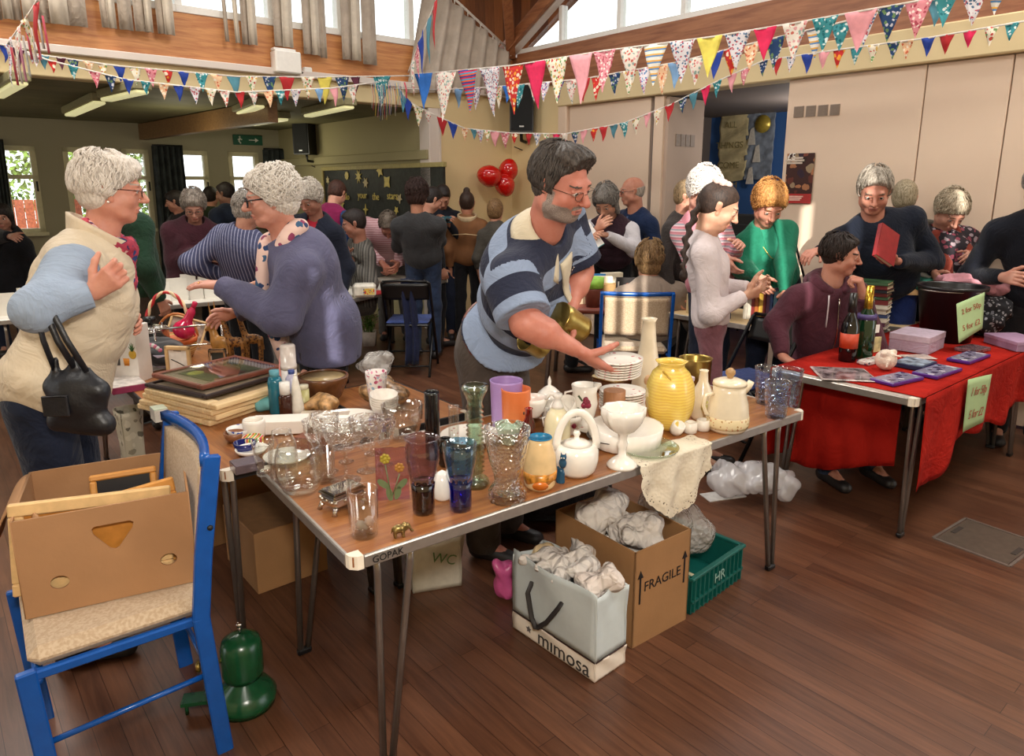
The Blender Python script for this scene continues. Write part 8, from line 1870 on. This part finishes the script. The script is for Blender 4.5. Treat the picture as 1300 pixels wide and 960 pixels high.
# plates in his hand, brass vessels
hc=Vector(MN.location)+jm['WR'][1]; pp=PY(784,478,2.40); k,kz=sc(pp); o0=None
for i in range(7):
    if i==0: o0=MB().lathe([(1e-4,0),(16*k,0),(18*k,1.5*kz),(29*k,3.6*kz),(29.5*k,4.6*kz),(18*k,2.6*kz),(1e-4,2.4*kz)],40).build('plate',m_plate,None,tuple(pp),(.05,-.04,0)); q=o0
    else: q=o0.copy(); C.objects.link(q); q.location=(pp.x+.001*i,pp.y+.0012*math.sin(i),pp.z+i*3.1*kz)
    tag(q,'small plate held by the bending man, %s of the handful'%['lowest','second lowest','third lowest','middle','third from the top','second from the top','topmost'][i],'plate','small plates held by the bending man')
def brass(label,u0,v0,Y0,u1,v1,Y1,r0,r1):
    a=PY(u0,v0,Y0); b=PY(u1,v1,Y1); d=b-a; R=thing('brass_vessel',label,'vessel',tuple(a)); F_=frame(d).to_4x4(); L=d.length; m=MB(); m.lathe([(1e-4,0),(r0*.95,0),(r0,.004),(r0*.98,L*.3),(r1,L*.9),(r1*1.05,L),(r1*.97,L),(r0*.9,.01),(1e-4,.01)],36,0,F_); m.build('body',m_brass,R); return R
brass('brass tumbler-shaped vessel held in the bending man\'s far hand',708,402,2.55,738,418,2.62,.060,.050)
brass('second brass vessel below the first in the man\'s far hand',690,438,2.56,668,428,2.52,.055,.050)
# --- girl with the plait
GR,jg=person('girl with a dark plait and pale scrunchie in a white sweatshirt',(913,263,3.80),(78,26,0),PL(902,3.85,.86),72,near=1,hs=1.02,sc=.86,skin='#bb9078',hair=('#3a2a22','#1d1410'),style='tied',seed=4,hx=[('ell',(0,-.095,.0),(.022,.028,.03))],
  wR=(945,376,3.66),eR=(903,398,3.62),wL=(950,366,3.85),handR=dict(d=(1,.2,.25),n=(0,.8,.5),curl=(40,45,30)),handL=dict(d=(1,-.1,.2),n=(0,-.8,.5),curl=(40,45,30)),bust=.01,sh=.155,w=.88,bottom=fabric('#7a5058',.1),
  top=dict(name='sweatshirt',m=fabric('#cbbfc0',.05),inf=.022,rs=.056,rl=.046,cuff=.034,hem=.0,fold=.006,neckr=.06))
Hg,HMg=jg['Hc'],jg['HM']; S=SDF(.004,.008); pts=[Hg+HMg@Vector((0,-.10,-.01)),Hg+HMg@Vector((.03,-.125,-.075))]+[None]*0
a0=pts[0]; b0=PY(868,345,3.66)-Vector(GR.location)
for i in range(11):
    c_=a0.lerp(b0,i/11)+Vector((-.03*math.sin(PI*i/11),-.01,0)); d_=a0.lerp(b0,(i+1)/11)+Vector((-.03*math.sin(PI*(i+1)/11),-.01,0)); o_=Vector((.010*(1 if i%2 else -1),0,0)); S.cap(c_+o_,d_-o_*.5,.020-.0007*i,.016-.0007*i)
S.ell(b0+Vector((0,0,-.02)),(.022,.02,.03)); S.fn(curls(.0015,.012,3)); V,F=S.mesh(); npmesh('plait',V,F,[hairmat('#3a2a22','#1d1410')],None,GR)
S=SDF(.004,.01); c_=Hg+HMg@Vector((0,-.045,.115)); 
for i in range(7): S.ell(tuple(c_+HMg@Vector((.035*math.cos(i*.9),.035*math.sin(i*.9),0))),.022)
S.fn(curls(.004,.02,2)); V,F=S.mesh(); npmesh('scrunchie',V,F,[mat('#d8b8ae',.7)],None,GR)
# --- teenager in the hoodie
TN,jt=person('teenage boy in a maroon zipped hoodie resting his chin on his hand',(1068,324,3.93),(62,8,4),PL(1030,4.08,.50,480),12,near=1,male=True,neck=.185,hs=.93,sc=.98,skin='#b27e6a',hair=('#2e221d','#15100d'),style='crop',seed=6,seat=True,sh=.19,
  wR=(992,452,3.76),eR=(986,412,3.92),wL=(1096,376,3.76),eL=(1112,446,3.88),handL=dict(d=(-.25,.1,1),n=(-.8,.5,.1),curl=(60,70,50)),handR=dict(d=(.5,-.8,-.3),n=(0,-.2,-1)),bottom=m_den,
  top=dict(name='hoodie',m=fabric('#4b2530',.10),inf=.024,rs=.060,rl=.046,cuff=.032,hem=-.04,fold=.006,neckr=.064))
n_,t_,f_,r_=jt['n'],jt['t'],jt['f'],jt['r']; S=SDF(.006,.03)
for i in range(12):
    P_=lambda a:n_+t_*(.012-.03*math.cos(a))+r_*(.088*math.sin(a))+f_*(.0+.078*math.cos(a)); a=.5+i/12*5.3; S.cap(P_(a),P_(a+.44),.026,.026)
S.cap(n_-f_*.09+r_*.05-t_*.01,n_-f_*.09-r_*.05-t_*.01,.05,.05); S.fn(folds(.004)); V,F=S.mesh(); npmesh('hood',V,F,[fabric('#4b2530',.10)],None,TN)
fr0=lambda u_,x,o=.0: surf(TN,'hoodie',jt['p']+t_*u_+r_*x+f_*.1,-f_)
m=MB(); m.tube([fr0(jt['Lt']-.05-i*.035,.0) for i in range(11)],.005,6); m.build('zip',m_sil,TN)
for x in(-.062,.062): m=MB(); m.tube([fr0(jt['Lt']-.03-i*.045,x) for i in range(5)],.0042,6); m.build('drawstring',mat('#c8bcc0',.7),TN)
# --- others at the book tables
def P_(label,head,hd,pu,pY,yaw,pz=.93,**k): return person(label,head,hd,PL(pu,pY,pz),yaw,**k)
m_wht=fabric('#d9d6dc',.05)
P_('white-haired woman in a pink gilet standing behind the girl',(894,243,4.65),(15,34,0),902,4.85,15,near=1,age=1,hs=1.10,hair=('#e6e0da','#b8b0a8'),style='curly',skin='#c3917f',wR=(922,325,4.45),wL=(938,312,4.45),handR=dict(d=(.3,-.4,-.8),n=(.6,0,-.2)),bust=.05,bottom=m_nav,top=[dict(name='shirt',m=stripes(['#b8707c','#cdb7bc','#8a9098','#c98a94'],'Z',.035),inf=.012,rs=.056),dict(name='gilet',m=fabric('#c07c88',.06),sleeve='none',gilet=1,inf=.032,hem=-.08)])
P_('brown-haired person in a dark tweed jacket, nearly hidden behind the pink lady',(874,250,5.35),(60,15,0),868,5.4,50,hair=('#8a7355','#4a3c2a'),style='wavy',bottom=m_blkc,top=dict(name='jacket',m=fabric('#3a3432',.3,col2='#1d1a1a'),inf=.03))
GL,jgl=P_('ginger-haired woman in a green twinset looking down',(976,260,4.72),(2,36,0),982,4.9,0,near=1,age=1,hs=1.12,hair=('#c08a4e','#7d5228'),style='curly',hx=[('ell',(0,0,.06),(.088,.098,.080))],seed=8,skin='#c18974',wR=(962,350,4.50),wL=(996,372,4.48),eR=(942,340,4.75),handR=dict(d=(.3,-.5,-.7),n=(.5,0,-.5)),bust=.07,w=1.12,bottom=m_nav,top=[dict(name='jumper',m=fabric('#2a8468',.05),inf=.010,sleeve='none'),dict(name='cardigan',m=fabric('#1f7358',.05),inf=.026,rs=.058,rl=.048,hem=-.10,open=.045,oflare=.1)])
n_,t_,f_,r_=[jgl[x] for x in 'ntfr']; m=MB(); m.tube([n_+r_*-.15+f_*.0+t_*.0,n_-r_*.145+f_*.12-t_*.10,n_-r_*.16+f_*.14-t_*.35,n_-r_*.20+f_*.05-t_*.5],.008,6); m.build('shoulder_strap',m_lea,GL)
m=MB(); m.tube([surf(GL,'jumper',n_+r_*(.07*math.cos(a))-t_*(.03+.15*math.sin(a)),-f_)+f_*.006 for a in np.linspace(0,PI,13)],.0025,6); m.build('necklace',mat('#d8b860',.3,metal=.8),GL)
NM,jn=P_('grey-haired man in a navy jumper holding a red book',(1110,243,4.50),(-22,26,0),1124,4.72,-12,.95,near=1,male=True,age=1,hs=1.12,sc=1.08,hair=('#a9a094','#665e52'),style='crop',seed=9,skin='#b7816e',wR=(1040,318,4.36),eR=(1066,318,4.62),wL=(1140,332,4.36),eL=(1184,332,4.62),handR=dict(d=(-.8,-.5,-.1),n=(0,.1,-1),curl=(25,30,20)),handL=dict(d=(-1,-.1,.05),n=(.1,.3,.9),curl=(30,30,20)),sh=.20,w=1.12,belly=.05,bottom=fabric('#1a2a5c',.1),top=dict(name='jumper',m=fabric('#141a28',.12),inf=.022,rs=.058,rl=.048,hem=-.08,fold=.007))
mkbook('#8a1f22',(.16,.22,.03),'red book in the navy-jumper man\'s hand',PY(1122,312,4.30),(1.2,.5,.3),None)
P_('grey-blonde person hidden behind the man in the navy jumper',(1148,252,4.98),(150,10,0),1152,4.98,150,hair=('#9c8f78','#62573f'),style='wavy',bottom=m_blkc,top=dict(m=fabric('#4a4640',.1)))
FLD,jf=P_('blonde-grey woman in a dark floral top with a rust scarf',(1207,268,4.66),(0,42,0),1209,4.70,0,near=1,hs=1.02,age=1,hair=('#b5a893','#756853'),style='wavy',seed=10,skin='#b0816f',wR=(1186,346,4.55),wL=(1238,322,4.60),eR=(1172,318,4.75),eL=(1253,312,4.76),bust=.04,bottom=m_nav,top=dict(name='blouse',m=floral('#1d161d',['#6a2f3c','#1d161d','#8a7a80','#1d161d','#7a3a48'],34,.8,.5),inf=.022,hem=-.08))
n_,t_,f_,r_=[jf[x] for x in 'ntfr']; S=SDF(.008,.02)
for s in(1,-1): S.cap(n_+r_*s*.06+f_*.05,n_+r_*s*.085+f_*.15-t_*.20,.028,.032,fl=(tuple(f_),1.8)); S.cap(n_+r_*s*.085+f_*.15-t_*.20,n_+r_*s*.10+f_*.14-t_*(.52 if s>0 else .36),.032,.036,fl=(tuple(f_),1.8))
S.cap(n_+r_*.06+f_*.05,n_-r_*.06+f_*.05,.03); S.fn(folds(.005,(14,14,3))); V,F=S.mesh(); npmesh('scarf',V,F,[fabric('#7a3428',.12)],None,FLD)
P_('person in a dark navy jacket cut off by the right edge of the photo',(1322,236,4.12),(-30,15,0),1316,4.28,-25,near=1,male=True,sc=1.04,hair=gy,style='crop',skin='#b0816f',wR=(1272,352,4.1),bottom=m_blkc,top=dict(name='jacket',m=fabric('#10131d',.15),inf=.024,hem=-.12))
# --- around the round table
P_('seated woman with short light brown hair seen from behind in a grey-beige jacket',(826,334,5.30),(172,14,0),828,5.22,176,.50,near=1,hs=1.26,hair=('#8a6c48','#4f3a24'),style='wavy',seed=12,skin='#b27f68',seat=True,sh=.21,w=1.1,neck=.14,wR=(868,400,5.5),wL=(786,392,5.55),bottom=m_gryt,top=dict(name='jacket',m=fabric('#8c7d70',.05),inf=.045,rs=.065,hem=-.06))
BL,jbl=P_('grey-haired woman in a maroon gilet and white sleeves reading a white book',(769,256,6.20),(-28,38,0),778,6.45,-25,near=1,age=1,neck=.2,hs=1.12,sc=1.0,hair=('#8d8882','#4f4a46'),style='bob',seed=13,skin='#bf9078',wL=(770,298,5.95),eL=(805,316,6.2),wR=(752,302,5.95),handL=dict(d=(-1,-.2,.1),n=(0,.4,-.9),curl=(20,25,20)),sh=.18,bust=.03,bottom=m_blkc,top=[dict(name='shirt',m=m_wht,inf=.012,rs=.066,rl=.056),dict(name='gilet',m=fabric('#38242e',.15),sleeve='none',gilet=1,inf=.034,hem=-.12,fn=quilt)])
R=thing('book','white hardback with a teal spine held open-handed by the gilet reader','book',tuple(PY(748,302,5.88)),0,None,rot=(1.15,-.55,.15)); MB().box((0,0,0),(.15,.22,.02)).build('cover',mat('#ddd8d4',.4),R); MB().box((.0,-.111,0),(.15,.003,.024)).build('spine',mat('#3a8a94',.5),R); MB().ball((0,0,.011),(.02,.02,.002),10).build('cover_mark',mat('#6a4a3a',.5),R)
BD,jbd=P_('bald man in glasses and a navy sweater in profile',(802,243,6.62),(-84,6,0),814,6.75,-60,near=1,male=True,age=1,neck=.19,hs=1.06,hair=('#b0a498','#7d7268'),style='bald',skin='#b9816b',glasses=(m_blk,.0022,.024,.017),bottom=m_gryt,top=dict(name='sweater',m=fabric('#1b2a4a',.08),inf=.030,hem=-.05))
n_,t_,f_,r_=[jbd[x] for x in 'ntfr']; collar(BD,jbd,m_wht,.055,.035,.03,.066,'shirt_collar')
m=MB(); m.box(tuple(n_+f_*.10-t_*.05),(.03,.03,.10)); m.build('tie',mat('#4a6a9a',.6),BD)
P_('person in navy almost hidden behind the bending man',(730,246,6.05),(80,20,0),728,6.1,85,male=True,hair=dk,style='crop',wR=(757,292,5.95),eR=(748,300,6.0),bottom=m_blkc,top=dict(name='jumper',m=fabric('#1a2238',.1),inf=.03))
# --- far left and annex
P_('curly grey-haired woman in a maroon coat browsing the cards',(246,262,5.92),(22,30,0),246,6.10,20,near=1,neck=.2,hs=1.0,sc=1.05,age=1,hair=('#958a80','#5a524a'),style='curly',seed=15,skin='#a47665',glasses=(m_blk,.0016,.023,.016),wR=(262,318,5.75),eR=(222,330,6.0),wL=(276,330,5.95),bust=.04,w=1.15,bottom=m_blkc,top=dict(name='coat',m=fabric('#3c1a24',.12),inf=.045,hem=-.30,rs=.066))
P_('person in a dark green fleece turned away behind the gilet lady',(150,240,4.55),(165,10,0),176,4.6,150,.93,hair=gy,style='wavy',hs=.9,bottom=fabric('#3a3028',.1),w=1.1,sh=.2,top=dict(name='fleece',m=fabric('#1f3a2a',.12),inf=.05,hem=-.06))
P_('person in a pinstriped navy blouse turned away beside the cardigan lady',(316,268,4.50),(160,25,0),312,4.62,158,.90,near=1,hair=gy,style='curly',hs=.9,sh=.17,wR=(330,360,4.3),wL=(284,352,4.6),bottom=m_blkc,top=dict(name='blouse',m=stripes(['#3d4160','#3d4160','#3d4160','#8a8ca4'],'X',.020),inf=.04,hem=-.10,back=.03))
P_('dark-haired woman in profile beyond the maroon coat',(222,256,8.2),(-75,12,0),226,8.3,-60,hair=dk,style='wavy',skin='#b2816f',bottom=m_blkc,top=dict(m=fabric('#1d1a1e',.1)))
P_('dark-haired figure with a green top near the annex windows',(268,250,8.6),(170,5,0),269,8.6,170,hair=dk,style='crop',bottom=m_blkc,top=dict(m=fabric('#2a3322',.2)))
P_('dark-haired person with a blue rucksack near the annex windows',(286,246,8.2),(-100,10,0),287,8.2,-110,hair=dk,style='crop',male=True,skin='#86604e',bottom=m_blkc,top=dict(m=fabric('#182030',.2),inf=.04,back=.08))
P_('figure in black with a dark hat at the far left edge',(3,276,6.6),(20,10,0),4,6.7,20,hair=dk,style='bob',skin='#a07563',wR=(12,300,6.3),bottom=m_nav,top=dict(name='coat',m=fabric('#131318',.2),inf=.04,hem=-.35))
P_('curly white-haired woman smiling down in a navy coat and red top',(393,252,5.65),(-18,32,0),396,5.80,-10,near=1,neck=.2,hs=1.02,sc=1.0,age=1,hair=('#cfc7bc','#8a8278'),style='curly',seed=16,skin='#a47665',mouth=1,bottom=m_blkc,top=[dict(name='top',m=fabric('#9a2030',.1),inf=.01,sleeve='none'),dict(name='coat',m=fabric('#181d2c',.1),inf=.04,open=.04,hem=-.2)])
P_('person in a magenta gilet with blue sleeves seen from behind',(428,246,6.75),(160,35,0),416,6.6,165,.93,hair=('#4a2c22','#24140f'),style='crop',w=.9,sh=.14,bottom=m_blkc,top=[dict(name='shirt',m=fabric('#1d3358',.1),inf=.012),dict(name='gilet',m=fabric('#7a1a48',.08),sleeve='none',gilet=1,inf=.035)])
P_('seated dark-haired woman in grey plaid facing left',(449,284,6.35),(-75,18,0),462,6.55,-60,.55,near=0,hs=1.0,seat=True,hair=dk,style='crop',skin='#a0715f',wR=(442,322,6.2),wL=(446,336,6.2),bottom=m_gryt,top=dict(name='shirt',m=stripes(['#4a4844','#5d5a54','#3a3836','#6a6660'],'X',.05),inf=.03))
WM,jw=P_('man in a pink checked shirt bending to write at the white table',(493,286,6.72),(4,62,0),500,7.42,0,.95,near=1,male=True,age=1,hs=1.0,sc=1.08,hair=('#75695e','#453c34'),style='male',seed=18,skin='#a16b59',wR=(484,333,6.55),eR=(458,312,6.95),wL=(505,335,6.6),eL=(512,315,6.9),sh=.22,w=1.15,belly=.05,handR=dict(d=(.6,-.5,-.5),n=(0,0,-1),curl=(50,50,30)),bottom=m_gryt,top=dict(name='shirt',m=stripes(['#c4a0a4','#c4a0a4','#a8747c'],'Z',.022),inf=.035,rs=.066,back=.05))
P_('dark curly-haired person in a charcoal jumper and jeans seen from behind',(530,247,6.42),(168,8,0),537,6.55,172,.93,near=1,neck=.21,hs=1.03,hair=('#3a2520','#180f0d'),style='curly',hx=[('ell',(0,-.03,.0),(.088,.09,.12))],seed=19,skin='#b27f68',sh=.19,w=1.05,bottom=m_den,wR=(552,300,6.85),wL=(522,305,6.85),top=dict(name='jumper',m=fabric('#343436',.1),inf=.035,rs=.062,hem=-.06))
P_('dark-haired boy turned away just right of the charcoal jumper',(549,254,7.0),(120,30,0),551,7.05,120,.85,hair=dk,style='crop',sc=.85,bottom=m_blkc,top=dict(m=fabric('#15171f',.1)))
P_('dark-haired youth looking down at a small camera',(562,250,7.35),(10,42,0),560,7.45,5,.90,hair=dk,style='crop',skin='#b2816c',wR=(563,284,7.15),wL=(569,283,7.15),bottom=m_nav,top=dict(m=fabric('#171a24',.1)))
R=thing('camera','small teal compact camera in the youth\'s hands','camera',tuple(PY(567,279,7.08)),.2); MB().box((0,0,0),(.10,.03,.065),b=.006).build('body',mat('#1f5a6a',.4),R); MB().lathe([(1e-4,0),(.022,0),(.020,.02),(1e-4,.02)],16,0,Rx(PI/2)@T(.01,0,.012)).build('lens',m_blk,R)
BN,jbn=P_('brown-haired woman with a bun in a tan suede jacket seen from behind',(593,258,7.30),(178,0,0),594,7.40,178,.85,near=1,hs=.95,sc=.88,hair=('#3c2a22','#1d1410'),style='tied',hx=[('ell',(0,-.03,.135),(.035,.035,.032))],seed=20,skin='#b27f68',bottom=m_blkc,top=dict(name='jacket',m=mat('#7d5230',.8,var=.12,vs=8),inf=.030,hem=-.06,rs=.056))
n_,t_,f_,r_=[jbn[x] for x in 'ntfr']; m=MB(); m.grid(lambda a,b:tuple(n_+t_*(.005+.05*b)+r_*(.088*math.sin(2*PI*a))+f_*(.088*math.cos(2*PI*a))),24,3,th=.01); m.build('fleece_collar',mat('#d0b894',.9),BN)
m=MB(); m.tube([n_-f_*.13-t_*.12-r_*.14,n_-f_*.15-t_*.10,n_-f_*.13-t_*.12+r_*.14],.004,6); m.build('seam',mat('#cdb48c',.9),BN)
P_('light brown-haired person barely showing beside the bending man\'s shoulder',(629,268,7.2),(170,0,0),634,7.2,170,.85,hair=('#8a6a48','#4f3a24'),style='wavy',sc=.85,bottom=m_blkc,top=dict(m=fabric('#4a4640',.1)))
# ---------------------------------------------------------------- camera, light, view
sc_=bpy.context.scene
cam=bpy.data.objects.new('camera',bpy.data.cameras.new('camera')); C.objects.link(cam); sc_.camera=cam
cam.location=(0,0,CH); cam.rotation_euler=(PI/2-PIT,0,0); cam.data.sensor_width=36; cam.data.sensor_fit='HORIZONTAL'; cam.data.lens=FP/1300*36; cam.data.shift_y=-45/1300; cam.data.clip_start=.05
w=bpy.data.worlds.new('sky'); sc_.world=w; w.use_nodes=True; bg=w.node_tree.nodes['Background']; bg.inputs[0].default_value=(.93,.97,1,1); bg.inputs[1].default_value=2.6
def light(kind,name,loc,e,col=(1,1,1),size=.3,rot=None,to=None,spread=None):
    l=bpy.data.lights.new(name,kind); l.energy=e; l.color=col
    if kind=='AREA': l.shape='DISK'; l.size=size
    elif kind=='SUN': l.angle=size
    else: l.shadow_soft_size=size
    o=bpy.data.objects.new(name,l); C.objects.link(o); o.location=loc
    if to is not None: o.rotation_euler=(Vector(to)-Vector(loc)).to_track_quat('-Z','Y').to_euler()
    if rot: o.rotation_euler=rot
    return o
light('AREA','camera_flash',(.05,-.05,1.95),46,(1,.93,.84),.22,to=(.1,4,1.1))
q=MR@Vector(((sO0+sO1)/2+.3,1.3,2.1)); light('POINT','alcove_fill',tuple(q),28,(1,.93,.85),.2)  # added fill light without a fixture, brightens the banner and blue wall
for s_,y_ in((3.2,1.6),(5.6,2.2),(1.9,2.6)): light('POINT','annex_fill',tuple(ML@Vector((s_,y_,1.95))),9,(1,.93,.66),.25)  # bare point lights added below the strip lights to lift the dark annex
# unseen rear wall, its slots cut to aim sun stripes like gaps in blinds
m=MB(); yb=-1.2; slots=[(-1.47,-1.42,2.75,3.15),(-1.33,-1.31,2.75,3.15),(-.60,-.45,3.6,4.3),(-.27,-.19,3.2,4.0),(-.14,-.05,3.2,4.0),(.0,.03,3.2,4.0),(.26,.50,3.6,4.6),(.70,.80,3.4,4.5),(.86,.90,3.2,4.5),(1.28,1.36,3.6,4.6),(1.95,2.0,3.2,4.2)]
x=-9.5
for (a,b,z0,z1) in slots: m.box(((x+a)/2,yb,2.5),(a-x,.06,5.0)); m.box(((a+b)/2,yb,z0/2),(b-a,.06,z0)); m.box(((a+b)/2,yb,(5+z1)/2),(b-a,.06,5-z1)); x=b
m.box(((x+9.5)/2,yb,2.5),(9.5-x,.06,5.0)); o=m.build('wall_rear_sun_slots',m_cream); struct(o)
m=MB(); m.box((0,2.2,5.05),(19,6.9,.1)); o=m.build('ceiling',m_roof); struct(o)  # unseen flat lid over the hall, added to shut out sky light and sun
d=Vector((.15,1,-.45)); light('SUN','sun',(-1,-6,6),7.5,(1,.95,.86),.006,rot=d.to_track_quat('-Z','Y').to_euler())
for i,(x,y) in enumerate(((-2.6,1.2),(2.4,1.4),(-.6,4.2),(3.6,3.4),(-3.6,4.6))): light('AREA','hall_fill',(x,y,4.3),80,(1,.95,.87),1.2,rot=(0,0,0))  # added overhead fill for the hall's ambient level, no fittings modelled
vs=sc_.view_settings; vs.view_transform='Standard'; vs.look='None'; vs.exposure=0; vs.gamma=1; vs.use_curve_mapping=False
cy=sc_.cycles; cy.use_denoising=True; cy.max_bounces=10; cy.diffuse_bounces=4; cy.glossy_bounces=4; cy.transmission_bounces=6; cy.transparent_max_bounces=24; cy.caustics_reflective=False; cy.caustics_refractive=False; cy.sample_clamp_indirect=4
